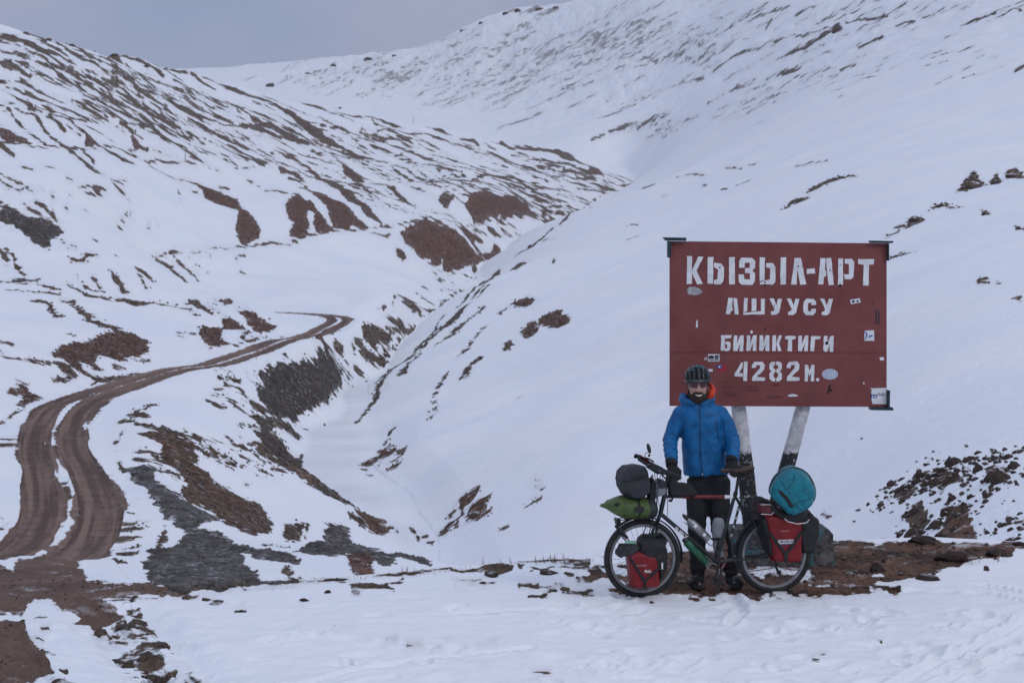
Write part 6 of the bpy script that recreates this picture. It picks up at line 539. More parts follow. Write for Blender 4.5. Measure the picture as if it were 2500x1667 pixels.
TRACKS=[(0.05,0.04,[(2.52,13.39),(3.04,14.24),(3.62,15.05),(4.07,15.82)]),
(0.05,0.035,[(2.67,13.30),(3.20,13.95),(3.79,14.72)]),
(0.05,0.03,[(3.37,17.29),(3.84,17.35),(4.11,17.32),(4.37,17.00)]),
(0.05,0.03,[(3.25,17.10),(3.64,17.02),(4.08,16.90),(4.28,16.64)]),
(0.05,0.03,[(-1.52,13.46),(-1.23,13.79),(-1.02,14.06),(-0.65,14.36),(-0.33,14.49),(0.13,14.72)]),
(0.05,0.02,[(-1.12,13.44),(-0.98,13.63),(-0.82,13.75)]),
(0.05,0.02,[(-0.98,15.93),(-0.68,15.98),(-0.11,16.09)]),
(0.05,0.025,[(-0.55,15.98),(-0.05,16.12),(0.59,16.23)]),
(0.06,0.03,[(-1.69,14.89),(-1.61,15.04),(-1.51,15.26)]),
(0.06,0.03,[(-1.87,14.87),(-1.78,15.07),(-1.60,15.07)]),
(0.35,0.05,[(-3.21,15.93),(-3.00,15.38),(-2.74,14.63),(-2.48,13.90),(-2.25,13.27)]),
(0.11,-0.035,[(-3.12,15.99),(-2.89,15.38),(-2.60,14.58),(-2.26,13.81),(-2.00,13.23)]),
(0.06,-0.03,[(-3.81,15.60),(-3.57,14.82),(-3.29,14.12),(-3.00,13.27)]),
(0.08,0.02,[(-3.44,14.97),(-3.21,14.48),(-2.96,13.85)]),
(0.08,0.02,[(-3.36,15.49),(-3.06,14.97),(-2.78,14.30)]),
(0.1,-0.018,[(1.20,16.71),(1.48,16.82),(1.63,16.64),(1.84,16.75),(2.04,16.64),(2.28,16.89),(2.55,16.90),(2.86,17.16),(3.35,17.21)]),
(0.05,0.03,[(1.84,16.79),(1.87,16.13),(1.71,15.59),(1.38,15.79)])]
# loose stones: kind, x, y, width, height ratio; stones and poles unprojected from image pixels
ROCKS=[('pile',9.32,37.03,0.255,0.68),('pile',8.79,35.83,0.326,0.91),('pile',8.73,36.3,0.25,0.8),('pile',9.04,38.7,0.181,1.18),('pile',8.29,34.68,0.239,0.6),('pile',9.69,42.1,0.232,0.75),('pile',9.52,42.77,0.295,0.72),('pile',9.49,39.03,0.129,0.75),('pile',9.86,39.54,0.163,0.73),('pile',10.24,40.28,0.222,0.35),('pile',10.15,43.32,0.155,0.62),('pile',9.81,41.27,0.136,0.58),('pile',9.13,40.05,0.132,0.67),('pile',8.8,39.43,0.163,0.8),('pile',8.62,39.2,0.216,0.75),('pile',9.15,42.7,0.259,0.68),('pile',8.93,42.52,0.234,0.75),('pile',9.06,44.25,0.268,0.68),('pile',8.57,41.03,0.226,0.7),('pile',8.7,42.83,0.212,0.72),('pile',8.43,42.34,0.233,0.7),('pile',8.42,43.19,0.238,0.6),('pile',8.78,45.86,0.215,0.71),('pile',7.88,42.52,0.176,0.73),('pile',7.69,37.99,0.178,0.88),('pile',7.17,35.88,0.198,0.85),('pile',7.17,36.77,0.122,0.75),('pile',6.85,33.04,0.182,0.65),('pile',7.28,35.23,0.146,0.67),('pile',7.44,34.73,0.239,0.72),('pile',8.54,40.11,0.221,0.65),('pile',7.96,40.68,0.168,0.67),('pile',9.16,42.22,0.175,0.8),('pile',8.22,35.73,0.118,0.83),('pile',7.76,35.53,0.196,0.75),('pile',8.1,36.61,0.182,0.72),('pile',7.1,32.94,0.163,0.72),('pile',6.9,27.88,0.115,0.6),('pile',6.13,24.24,0.08,0.83),('pile',6.29,25.56,0.176,0.48),('pile',7.49,29.94,0.099,0.58),('pile',8.77,34.58,0.067,0.71),('pile',5.99,24.07,0.06,0.67),('pile',10.19,48.97,0.081,0.67),('pile',9.68,46.39,0.141,0.55),('pile',9.9,46.19,0.127,0.5),('pile',8.5,37.51,0.114,0.64),('pile',8.46,44.32,0.147,0.58),('pile',8.25,43.88,0.121,0.6),('pile',9.11,40.68,0.146,0.69),('pile',8.34,40.34,0.167,0.6),('pile',8.19,38.7,0.139,0.62),('pile',8.7,37.45,0.114,0.64),('pile',10.17,41.92,0.116,0.5),('pile',9.92,40.22,0.111,0.5),('pile',8.0,33.85,0.075,0.62),('pile',7.32,30.63,0.076,0.67),('pile',7.69,31.61,0.07,0.62),('pile',7.24,28.48,0.102,0.54),('pile',8.02,31.47,0.087,0.6),('boulder',3.33,18.08,0.157,0.84),('mound',4.13,20.0,0.252,0.28),('mound',5.02,19.73,0.109,0.49),('mound',4.65,19.08,0.195,0.38),('mound',4.14,18.74,0.28,0.4),('clod',3.49,17.93,0.113,0.38),('clod',3.68,17.66,0.25,0.28),('clod',3.25,19.91,0.125,0.31),('clod',3.15,18.18,0.129,0.27),('clod',2.87,18.03,0.071,0.36),('wedge',-1.56,16.93,0.071,0.62),('slab',-1.74,16.62,0.109,0.34),('clod',-0.18,17.87,0.223,0.26),('clod',0.34,17.94,0.188,0.25),('clod',0.4,18.71,0.074,0.43),('clod',0.18,18.1,0.047,0.4),('pebble',0.44,16.95,0.033,0.6),('wheelstone',1.16,16.46,0.047,0.67),('pebble',-0.26,17.48,0.08,0.26),('cone',-17.19,182.94,0.312,1.54),('ice1',-4.55,102.08,0.268,0.55),('ice2',-121.44,1402.34,2.944,0.69),('ice3',-5.19,104.74,0.412,0.27),('hillrock',11.15,63.49,0.122,0.71),('crag',130.58,800.6,4.552,0.92),('crag',42.78,184.25,2.031,0.57),('crag',44.68,183.72,1.165,0.65),('crag',47.13,186.89,1.545,0.47),('hillrock',34.22,143.96,0.675,0.59),('hillrock',31.65,124.64,0.515,0.67),('crag',32.7,160.9,1.33,0.47),('crag',36.63,169.86,1.17,0.36),('hillrock',-17.3,270.8,1.243,0.71),('hillrock',-17.13,293.73,0.771,0.65),('clod',-1.81,100.35,0.987,0.47),('clod',4.58,499.32,1.638,0.6),('farcrag',-196.49,1621.94,8.512,0.83),('farcrag',-190.48,1849.37,6.471,0.62),('farcrag',-175.47,1952.37,7.685,0.61),('farcrag',-143.93,1994.59,9.596,0.55),('farcrag',-117.7,1986.07,6.949,0.56),('farcrag',-5.9,1927.47,7.587,0.61),('farcrag',5.89,1924.72,9.26,0.59),('farcrag',25.07,1911.04,9.194,0.64),('farcrag',41.14,1881.29,8.228,0.55),('farcrag',-30.27,1949.59,5.969,0.57),('farcrag',-49.95,1969.15,6.89,0.5),('ridgecrag',-134.05,575.05,2.263,0.5),('ridgecrag',-130.44,590.0,2.58,0.55),('ridgecrag',-131.05,655.68,2.581,0.56),('ridgecrag',-118.88,646.4,2.262,0.56),('ridgecrag',-138.35,566.91,1.983,0.56)]
POLES=[(-84.33, 513.77, 3.2), (-44.96, 907.66, 3.1)]
def smax(a,b,k):
    h=np.clip(0.5+0.5*(a-b)/k,0,1)
    return b*(1-h)+a*h+k*h*(1-h)
class TPS:
    # thin plate spline of z/y over (x/y, log y)
    def __init__(s,pts,lam=2e-5):
        p=np.array(pts,float); s.c=np.stack([p[:,0]/p[:,1]*3.0,np.log(p[:,1])],1); v=p[:,2]/p[:,1]
        n=len(p); d=np.hypot(*(s.c[:,None]-s.c[None]).transpose(2,0,1))
        A=np.zeros((n+3,n+3)); A[:n,:n]=s.k(d)+lam*np.eye(n)
        P=np.concatenate([np.ones((n,1)),s.c],1); A[:n,n:]=P; A[n:,:n]=P.T
        w=np.linalg.solve(A,np.concatenate([v,[0,0,0]])); s.w=w[:n]; s.a=w[n:]
    @staticmethod
    def k(d): return np.where(d>1e-9,d*d*np.log(np.maximum(d,1e-9)),0)
    def __call__(s,X,Y):
        a=(X/Y*3.0).ravel(); b=np.log(Y).ravel(); o=np.empty(a.size)
        for i in range(0,a.size,20000):
            aa=a[i:i+20000]; bb=b[i:i+20000]
            d2=(aa[:,None]-s.c[:,0])**2+(bb[:,None]-s.c[:,1])**2
            o[i:i+20000]=(0.5*d2*np.log(np.maximum(d2,1e-18)))@s.w+s.a[0]+s.a[1]*aa+s.a[2]*bb
        return o.reshape(X.shape)*Y
def hash2(i,j,seed):
    h=(i.astype(np.int64)*374761393+j.astype(np.int64)*668265263+seed*974711)&0x7fffffff
    h=((h^(h>>13))*1274126177)&0x7fffffff
    return ((h^(h>>16))&0xffff)/65535.0
def vnoise(x,y,seed=0):
    i=np.floor(x); j=np.floor(y); f=x-i; g=y-j; i=i.astype(np.int64); j=j.astype(np.int64)
    f=f*f*f*(f*(f*6-15)+10); g=g*g*g*(g*(g*6-15)+10)
    a=hash2(i,j,seed);b=hash2(i+1,j,seed);c=hash2(i,j+1,seed);d=hash2(i+1,j+1,seed)
    return (a*(1-f)+b*f)*(1-g)+(c*(1-f)+d*f)*g-0.5
def fbm(x,y,o,seed=0,r=0.5):
    t=0;a=1.0
    for k in range(o):
        t=t+a*vnoise(x,y,seed+k); x=x*2.03+11.3; y=y*2.03+5.7; a*=r
    return t
class Terrain:
    def __init__(s,LP,RP,SP,EP,RD):
        s.L=TPS(LP); s.R=TPS(RP); s.S=np.array(SP); s.E=np.array(EP); s.RD=np.array(RD)
        # smooth road spline -> dense
        p=s.RD; t=np.arange(len(p)); tt=np.linspace(0,len(p)-1,len(p)*24)
        def cr(v):
            i=np.clip(np.floor(tt).astype(int),0,len(p)-2); f=tt-i
            g=lambda k:v[np.clip(k,0,len(p)-1)]
            a,b,c,d=g(i-1),g(i),g(i+1),g(i+2)
            return 0.5*(2*b+(c-a)*f+(2*a-5*b+4*c-d)*f*f+(3*b-a-3*c+d)*f**3)
        s.rx=cr(p[:,0]); s.ry=cr(p[:,1]); s.rz=cr(p[:,2])
    def surf(s,X,Y,Lz,Rz):
        # returns base z and layer id 0 left 1 right 2 stream 3 terrace
        Sz=np.interp(Y,s.S[:,0],s.S[:,1])
        u=X/Y
        Ye=np.interp(X/np.maximum(Y,1)*17.5,s.E[:,0]/s.E[:,1]*17.5,s.E[:,1])
        sl=np.interp(u,[-.27,-.2,-.17,-.05,.1,.16,.3],[.14,.16,.3,.4,.35,.25,.2])
        q=Y-Ye; fall=np.where(q>0,q*q/(q+1.2)*sl,0)
        Tz=-fall+np.where(Y<13,(13-Y)*0.11,0)
        k=0.0025*Y+0.02
        z=smax(Lz,Rz,k*1.0); z=smax(z,Sz,k*1.6); 
        lay=np.where(Lz>Rz,0,1); lay=np.where(Sz>np.maximum(Lz,Rz),2,lay)
        m=np.maximum(np.maximum(Lz,Rz),Sz)
        lay=np.where(Tz>m,3,lay); z=np.where(Y<120,smax(z,Tz,0.15),z)
        return z,lay,Tz
    def road(s,X,Y):
        # distance to centreline, signed lateral, road z, arclength (polyline, nearest)
        sh=X.shape; X=X.ravel();Y=Y.ravel(); n=X.size
        D=np.full(n,1e9);SG=np.zeros(n);RZ=np.zeros(n);AL=np.zeros(n)
        al=np.concatenate([[0],np.cumsum(np.hypot(np.diff(s.rx),np.diff(s.ry)))])
        m=np.where((Y>25)&(Y<345)&(X/Y<-.04)&(X/Y>-.45))[0]
        x=X[m];y=Y[m];d=np.full(len(m),1e9);sg=np.zeros(len(m));rz=np.zeros(len(m));a=np.zeros(len(m))
        for i in range(0,len(s.rx)-1):
            ax,ay,bx,by=s.rx[i],s.ry[i],s.rx[i+1],s.ry[i+1]; dx,dy=bx-ax,by-ay; l2=dx*dx+dy*dy+1e-12
            w=np.where((np.abs(x-ax)<16)&(np.abs(y-ay)<16))[0]
            if len(w)==0: continue
            t=np.clip(((x[w]-ax)*dx+(y[w]-ay)*dy)/l2,0,1)
            ex=x[w]-ax-t*dx; ey=y[w]-ay-t*dy; dd=np.hypot(ex,ey)
            b=dd<d[w]; wb=w[b]
            d[wb]=dd[b]; sg[wb]=np.sign(ex*dy-ey*dx)[b]*dd[b]; rz[wb]=(s.rz[i]+t*(s.rz[i+1]-s.rz[i]))[b]; a[wb]=(al[i]+t*math.sqrt(l2))[b]
        D[m]=d;SG[m]=sg;RZ[m]=rz;AL[m]=a
        return D.reshape(sh),SG.reshape(sh),RZ.reshape(sh),AL.reshape(sh)
# ---------------------------------------------------------------- materials helpers
def nmat(name):
    m=bpy.data.materials.new(name); m.use_nodes=True; t=m.node_tree; b=t.nodes['Principled BSDF']; return m,t,b
def lk(t,a,b): t.links.new(a,b)
def attr(t,name):
    n=N(t,'ShaderNodeAttribute'); n.attribute_name=name; return n.outputs['Fac']
def noise(t,vec,scale,detail=4,rough=.55,dist=0):
    n=N(t,'ShaderNodeTexNoise'); n.inputs['Scale'].default_value=scale; n.inputs['Detail'].default_value=detail; n.inputs['Roughness'].default_value=rough; n.inputs['Distortion'].default_value=dist
    if vec is not None: lk(t,vec,n.inputs['Vector'])
    return n.outputs['Fac']
def mth(t,op,a,b=None,c=None):
    n=N(t,'ShaderNodeMath',operation=op)
    for i,v in enumerate((a,b,c)):
        if v is None: continue
        if isinstance(v,(int,float)): n.inputs[i].default_value=v
        else: lk(t,v,n.inputs[i])
    return n.outputs[0]
def sstep(t,v,a,b,lo=0,hi=1):
    n=N(t,'ShaderNodeMapRange',interpolation_type='SMOOTHSTEP'); lk(t,v,n.inputs[0])
    for i,x in zip((1,2,3,4),(a,b,lo,hi)): n.inputs[i].default_value=x
    return n.outputs[0]
def mixc(t,f,a,b):
    n=N(t,'ShaderNodeMix',data_type='RGBA')
    if isinstance(f,(int,float)): n.inputs[0].default_value=f
    else: lk(t,f,n.inputs[0])
    for s,v in ((6,a),(7,b)):
        if isinstance(v,tuple): n.inputs[s].default_value=v+(1,) if len(v)==3 else v
        else: lk(t,v,n.inputs[s])
    return n.outputs[2]
def ramp(t,f,els):
    n=N(t,'ShaderNodeValToRGB'); lk(t,f,n.inputs[0]); r=n.color_ramp
    while len(r.elements)<len(els): r.elements.new(.5)
    for e,(p,c) in zip(r.elements,els): e.position=p; e.color=tuple(c)+(1,)
    return n.outputs[0]
# ---------------------------------------------------------------- valley height grid
TERR=Terrain(LEFT_PTS,RIGHT_PTS,STREAM_Z,RIM,ROAD_PTS)
def axis_cols():
    a=np.linspace(-.266,.266,1010); e=.266+np.cumsum(np.geomspace(.0012,.028,34))
    return np.concatenate([-e[::-1],a,e])
US=axis_cols()
# rows: denser where the ground climbs
su=US[::24]; s0=np.linspace(math.log(1.2),math.log(3400),420)
U0,S0=np.meshgrid(US[::4] if len(US)%4 else US[::4],s0)
U0c=np.concatenate([US[::4],US[-1:]]); U0,S0=np.meshgrid(U0c,s0); Y0=np.exp(S0); X0=U0*Y0
Lc=TERR.L(X0,Y0)/Y0; Rc=TERR.R(X0,Y0)/Y0
zc,_,_=TERR.surf(X0,Y0,Lc*Y0,Rc*Y0); vc=zc/Y0-CAMZ/Y0
cm=(np.abs(U0c)<.26); g=np.abs(np.gradient(vc[:,cm],axis=0))/(s0[1]-s0[0])
den=np.sqrt((g**2).mean(1))*1.0+.035; den=np.where(Y0[:,0]<11.5,.03,den); den=np.where(Y0[:,0]>3000,.03,den)
cum=np.concatenate([[0],np.cumsum((den[1:]+den[:-1])*.5)]); NR=1060
SS_=np.interp(np.linspace(0,cum[-1],NR),cum,s0)
def up2(a):
    # bicubic-ish resample of coarse field to the fine grid
    ri=np.interp(SS_,s0,np.arange(len(s0))); ci=np.interp(US,U0c,np.arange(len(U0c)))
    def cub(A,x):
        i=np.clip(np.floor(x).astype(int),0,A.shape[0]-2); f=(x-i)[:,None]; n=A.shape[0]-1
        p0,p1,p2,p3=A[np.clip(i-1,0,n)],A[i],A[i+1],A[np.clip(i+2,0,n)]
        return p1+.5*f*(p2-p0+f*(2*p0-5*p1+4*p2-p3+f*(3*(p1-p2)+p3-p0)))
    # column spacing is nearly uniform inside the frame; use linear there
    A=cub(a,ri); i=np.clip(np.floor(ci).astype(int),0,A.shape[1]-2); f=(ci-i)[None]
    n=A.shape[1]-1; p0,p1,p2,p3=A[:,np.clip(i-1,0,n)],A[:,i],A[:,i+1],A[:,np.clip(i+2,0,n)]
    return p1+.5*f*(p2-p0+f*(2*p0-5*p1+4*p2-p3+f*(3*(p1-p2)+p3-p0)))
UU,SG=np.meshgrid(US,SS_); GY=np.exp(SG); GX=UU*GY
LZ_,RZ_=up2(Lc)*GY,up2(Rc)*GY; GZ,LAY,TZ=TERR.surf(GX,GY,LZ_,RZ_); SZG=np.interp(GY,TERR.S[:,0],TERR.S[:,1]); MXG=np.maximum(LZ_,RZ_)
RD,RLAT,RZ,RAL=TERR.road(GX,GY)
b_=np.clip((RD-2.2)/3,0,1); b_=b_*b_*(3-2*b_); onr=(RD<10)&((LAY==0)|((LAY==3)&(GY>27))); GZ=np.where(onr,RZ*(1-b_)+GZ*b_,GZ)
# ---------------------------------------------------------------- bare-ground field
KS=.12; RR=.0024
DF=np.full(GX.shape,-1.0); HUE=np.full(GX.shape,.4)
LID={'L':0,'R':1,'T':3,'V':5}
GKS=SG*KS
def sdist(px,py,poly):
    n=len(poly); d=np.full(px.shape,1e9); ins=np.zeros(px.shape,bool)
    for i in range(n):
        ax,ay=poly[i-1]; bx,by=poly[i]; dx,dy=bx-ax,by-ay
        t=np.clip(((px-ax)*dx+(py-ay)*dy)/(dx*dx+dy*dy+1e-18),0,1)
        d=np.minimum(d,(px-ax-t*dx)**2+(py-ay-t*dy)**2)
        if dy!=0: ins^=((ay>py)!=(by>py))&(px<dx*(py-ay)/dy+ax)
    d=np.sqrt(d); return np.where(ins,d,-d)
WN=fbm(UU*55,GKS*55,4,201,.55); WM=fbm(UU*55+9,GKS*55+4,4,202,.55)
def stamp(lid,hue,poly,field=None,soft=RR):
    us=[p[0] for p in poly]; ss=[p[1] for p in poly]
    c0=np.searchsorted(US,min(us)-soft); c1=np.searchsorted(US,max(us)+soft)
    r0=np.searchsorted(SS_,(min(ss)-soft)/KS); r1=np.searchsorted(SS_,(max(ss)+soft)/KS)
    if c1<=c0 or r1<=r0: return
    sl=(slice(r0,r1),slice(c0,c1))
    wa=(.0065 if max(ss)>.337 or hue>.55 else .0016) if lid>=3 else .0013
    d=np.clip(sdist(UU[sl]+WN[sl]*wa,GKS[sl]+WM[sl]*wa*(.45 if lid>=3 else 1),poly)/soft,-1,1)
    ok=(LAY[sl]==lid)|(LAY[sl]==2) if lid<3 else ((LAY[sl]==3)&(GY[sl]<23) if lid==3 else GY[sl]<200)
    if field is not None: field[sl]=np.where(ok,np.maximum(field[sl],d),field[sl]); return
    if hue<0: DF[sl]=np.where(ok,np.minimum(DF[sl],-d),DF[sl]); return
    b=ok&(d>DF[sl]); HUE[sl]=np.where(b&(d>-.6),hue,HUE[sl]); DF[sl]=np.where(b,d,DF[sl])
def polar(x,y): return (x/y,math.log(y)*KS)
for ln in BARE.split('\n'):
    k,v=ln.split(':'); stamp(LID[k[0]],float(k[1:]),[polar(*map(float,p.split(','))) for p in v.split()])
for ln in RUNNELS.split('\n'):
    k,v=ln.split(':')
    for q in v.split():
        x1,y1,x2,y2,w=map(float,q.split(',')); a=polar(x1,y1); c=polar(x2,y2); h=w/(y1+y2)
        dx,dy=c[0]-a[0],c[1]-a[1]; l=math.hypot(dx,dy)+1e-9; m=random.uniform(.3,.7); o=random.uniform(-1,1)*h
        mx_,my_=a[0]+dx*m-dy/l*o,a[1]+dy*m+dx/l*o
        stamp(LID[k[0]],float(k[1:]),[a,(mx_-dy/l*h,my_+dx/l*h),c,(mx_+dy/l*h,my_-dx/l*h)],soft=RR)
ZONE=np.full(GX.shape,-1.0)
for ln in SCREE.split('\n'):
    k,v=ln.split(':'); stamp(LID[k[0]],0,[polar(*map(float,p.split(','))) for p in v.split()],ZONE,.02)
ZONE=np.clip(ZONE*.5+.5,0,1)
# melt pattern runs down the fall line: stretched noise turned to the slope
du=np.gradient(GZ,axis=1)/np.gradient(UU,axis=1); ds_=np.gradient(GZ,axis=0)/np.gradient(SG,axis=0)
gx_=du/GY; gy_=(ds_-UU*du)/GY; gm_=np.hypot(gx_,gy_); th_=np.arctan2(gy_,gx_)%math.pi
AN=np.zeros(GX.shape); NO=8; lv=np.log2(np.maximum(.0032*GY,.05)/.05)
for k in range(NO):
    ph=math.pi*k/NO; dd_=np.abs((th_-ph+math.pi/2)%math.pi-math.pi/2); w_=np.clip(1-dd_/(math.pi/NO),0,1)
    ca,sa=math.cos(ph),math.sin(ph)
    for L0 in range(0,9):
        r0,r1=np.searchsorted(lv[:,0],[L0-1,L0+1]); r0=0 if L0==0 else r0
        if r1<=r0: continue
        wl=np.clip(1-np.abs(lv[r0:r1]-L0),0,1)*w_[r0:r1]; ii=np.nonzero(wl>1e-3)
        if len(ii[0])==0: continue
        X_=GX[r0:r1][ii]; Y_=GY[r0:r1][ii]; lam=.05*2**L0
        AN[r0:r1][ii]+=wl[ii]*fbm((-X_*sa+Y_*ca)/lam,(X_*ca+Y_*sa)/(lam*4.5),3,100+k,.6)
AN*=np.clip(gm_/.15,0,1)
for L0 in range(0,5):
    r0,r1=np.searchsorted(lv[:,0],[L0-1,L0+1]); r0=0 if L0==0 else r0
    if r1<=r0: continue
    lam=.22*2**L0; wl=np.clip(1-np.abs(lv[r0:r1]-L0),0,1)*np.clip((150-GY[r0:r1])/60,0,1)
    AN[r0:r1]+=wl*fbm(GX[r0:r1]/lam,GY[r0:r1]/lam*.8,4,140,.6)*.8
DF=np.where((GY<16.4)&(LAY==3)&(np.abs(HUE-.45)<.01),np.maximum(DF-.13,-1),DF)
AN=AN*np.where(GY<16.3,.25,1)*(1-np.where(LAY==1,.75,.6)*np.clip((GY-230)/120,0,1))
DF=np.clip(DF+np.clip((DF+1)*1.6,0,1)*AN*1.35,-1,1)
# road ruts
gap=.80+.10*np.clip((GY-60)/80,0,1)
rut=(gap-np.abs(np.abs(RLAT-.08)-.98))
wob=fbm(RAL/14,RLAT*2.6,4,77)*.55+fbm(RAL/3.5,RLAT*1.2,3,78)*.18
ROADM=np.where(onr&(RD<2.6),np.clip((rut+wob)/GY/RR*.8,-1,1),-1)
SNOWMID=(RD<2.6)&onr
DF=np.where(SNOWMID,np.maximum(ROADM,DF),DF)
HUE=np.where(SNOWMID&(ROADM>-.3),.42,HUE)
APR=np.where((np.abs(HUE-.6)<.01)&(DF>-.5)&(GY<115)&(UU<-.1),.62,0)
ROADA=np.where(SNOWMID,np.clip(ROADM*.5+.6,0,1),0)
ROADA=np.maximum(ROADA,APR)
RUTV=np.clip(.5+fbm(RLAT*4.5,RAL/16,4,88,.6)*.75-.25*np.exp(-(np.abs(np.abs(RLAT-.08)-.95)/.28)**2),0,1)
# tyre band across the terrace: packed, dirty, streaked along its length
bx_=[(-3.26,16.3),(-3.14,15.88),(-2.89,15.07),(-2.66,14.48),(-2.46,13.98),(-2.24,13.43),(-1.95,12.7)]
rB=np.searchsorted(GY[:,0],17.2); Xb,Yb=GX[:rB],GY[:rB]; xc=np.interp(-Yb,[-p[1] for p in bx_],[p[0] for p in bx_]); lat_=Xb-xc
bd=np.where((np.abs(lat_)<.27)&(Yb>11.5),-.13+fbm(lat_*11,Yb*2.0,4,91)*.5+fbm(Xb*5,Yb*4,3,92)*.45-np.clip((np.abs(lat_)-.2)/.1,0,1)*.5,-1)
HUE[:rB]=np.where(bd>DF[:rB],.55,HUE[:rB]); DF[:rB]=np.maximum(DF[:rB],bd)
# ---------------------------------------------------------------- relief
z=GZ.copy(); ICEF=.2+.8*np.clip((GZ-np.interp(GY,TERR.S[:,0],TERR.S[:,1]))/1.2,0,1); ter=np.clip((24-GY)/4,0,1)*(LAY==3)
for i,lam in enumerate((.16,.35,.8,1.7,3.5,7,15,33)):
    w=np.clip(lam/(.0045*GY)-1,0,1)
    amp=.014*lam*ICEF
    if lam>1: amp=amp*(1-.75*ter)
    if lam<.5: amp=amp*1.0
    if lam>5: amp=amp*np.where(LAY==0,2.2,np.where(LAY==1,1.5,1))
    amp=amp*np.where(LAY==0,.25+.75*np.clip((RD-2.5)/14,0,1),1)
    z=z+amp*w*2*vnoise(GX/lam+i*7.1,GY/lam+i*3.3,i)
# stony ground stands a little proud and rough
dd=np.clip(DF*2.2+.3,0,1)
lamd=np.maximum(.0035*GY,.04)
rgh=hash2(np.arange(GX.shape[0])[:,None]+0*LAY,np.arange(GX.shape[1])[None]+0*LAY,9)-.5
oct=np.log2(np.maximum(GY/14,1)); o0=np.floor(oct); fr=oct-o0
def rock(o): 
    l=.07*2.0**o; return fbm(GX/l,GY/l*.6,3,31,.6)
rk=rock(o0)*(1-fr)+rock(o0+1)*fr
nearT=(LAY==3)
z=z+dd*np.where(nearT,.035,.0024*GY)*rk*np.where(onr&(RD<2.4),.25,1)
z=z-np.where(nearT,np.clip(DF*1.6-.3,0,1)*.006,0)
# ribs on the left hillside and the mountain crest crags
z=z+np.where((LAY==0),1,0)*np.clip((RD-3)/20,0,1)*ZONE*.0022*GY*fbm(GX/22,GY/60,4,51)
z=z+np.where(LAY==1,1,0)*ZONE*(.0030*GY*fbm(GX/45,GY/120,5,61,.6)+.0026*GY*np.abs(fbm(GX/16,GY/50,4,63,.6)))
z=z+AN*np.where(LAY<2,1,0)*np.clip((RD-2.5)/8,0,1)*.0006*GY
# the rubble bank is a low swell in the slope
px_=[r[1] for r in ROCKS if r[0]=='pile']; py_=[r[2] for r in ROCKS if r[0]=='pile']; cx_,cy_=sum(px_)/len(px_),sum(py_)/len(py_)
z=z+.28*np.exp(-((GX-cx_)/1.7)**2-((GY-cy_)/4.5)**2)
# ruts
z=z-np.where(SNOWMID,np.clip(ROADM,0,1)*.10,0)
# tyre tracks and ridges in the foreground snow
near=np.where(GY[:,0]<24)[0]; r1=near.max()+1
Xn,Yn=GX[:r1],GY[:r1]; dz=np.zeros(Xn.shape)
for w,dep,pl in TRACKS:
    d=np.full(Xn.shape,1e9)
    for (ax,ay),(bx,by) in zip(pl[:-1],pl[1:]):
        dx,dy=bx-ax,by-ay; t=np.clip(((Xn-ax)*dx+(Yn-ay)*dy)/(dx*dx+dy*dy),0,1)
        d=np.minimum(d,np.hypot(Xn-ax-t*dx,Yn-ay-t*dy))
    jit=1+.5*vnoise(Xn*3,Yn*3,5)
    dz-=dep*np.exp(-(d/w)**4)*jit
    if dep>0: dz+=dep*.45*np.exp(-((d-w*1.5)/(w*.6))**2)*(1+1.4*vnoise(Xn*6,Yn*6,8))
# boot prints and dents
rs=random.Random(11)
for k in range(210):
    if rs.random()<.75: x0=rs.uniform(.2,5.2); y0=rs.uniform(12.6,16.3)
    else: x0=rs.uniform(-2.6,1); y0=rs.uniform(12.8,16.8)
    a=rs.uniform(0,3.14); lx=rs.uniform(.07,.17); ly=lx*rs.uniform(.35,.7); dp=rs.uniform(.012,.04)
    rr=np.searchsorted(GY[:,0],[y0-.6,y0+.6]); cc=np.searchsorted(US,[(x0-.5)/y0,(x0+.5)/y0])
    s_=(slice(rr[0],rr[1]),slice(cc[0],cc[1])); X_,Y_=GX[s_]-x0,GY[s_]-y0
    q=((X_*math.cos(a)+Y_*math.sin(a))/lx)**2+((-X_*math.sin(a)+Y_*math.cos(a))/ly)**2
    dz[s_]+=-dp*np.exp(-q**1.5)+dp*.4*np.exp(-(np.sqrt(q)-1.5)**2*6)
z[:r1]+=dz*np.where(LAY[:r1]==3,1,0)
GZ=z
def ground_z(x,y):
    u=x/y; c=np.clip(np.searchsorted(US,u)-1,0,len(US)-2); r=np.clip(np.searchsorted(SS_,math.log(y))-1,0,NR-2)
    fu=(u-US[c])/(US[c+1]-US[c]); fs=(math.log(y)-SS_[r])/(SS_[r+1]-SS_[r])
    return float((GZ[r,c]*(1-fu)+GZ[r,c+1]*fu)*(1-fs)+(GZ[r+1,c]*(1-fu)+GZ[r+1,c+1]*fu)*fs)
def hit(u,t,d0=20,d1=3300):
    # first ground point along a bearing (x/y) and elevation (z-CAMZ)/y
    c=np.argmin(np.abs(US-u)); v=(GZ[:,c]-CAMZ)/GY[:,c]; k=np.where((v>=t)&(GY[:,c]>d0))[0]
    return GY[k[0],c]
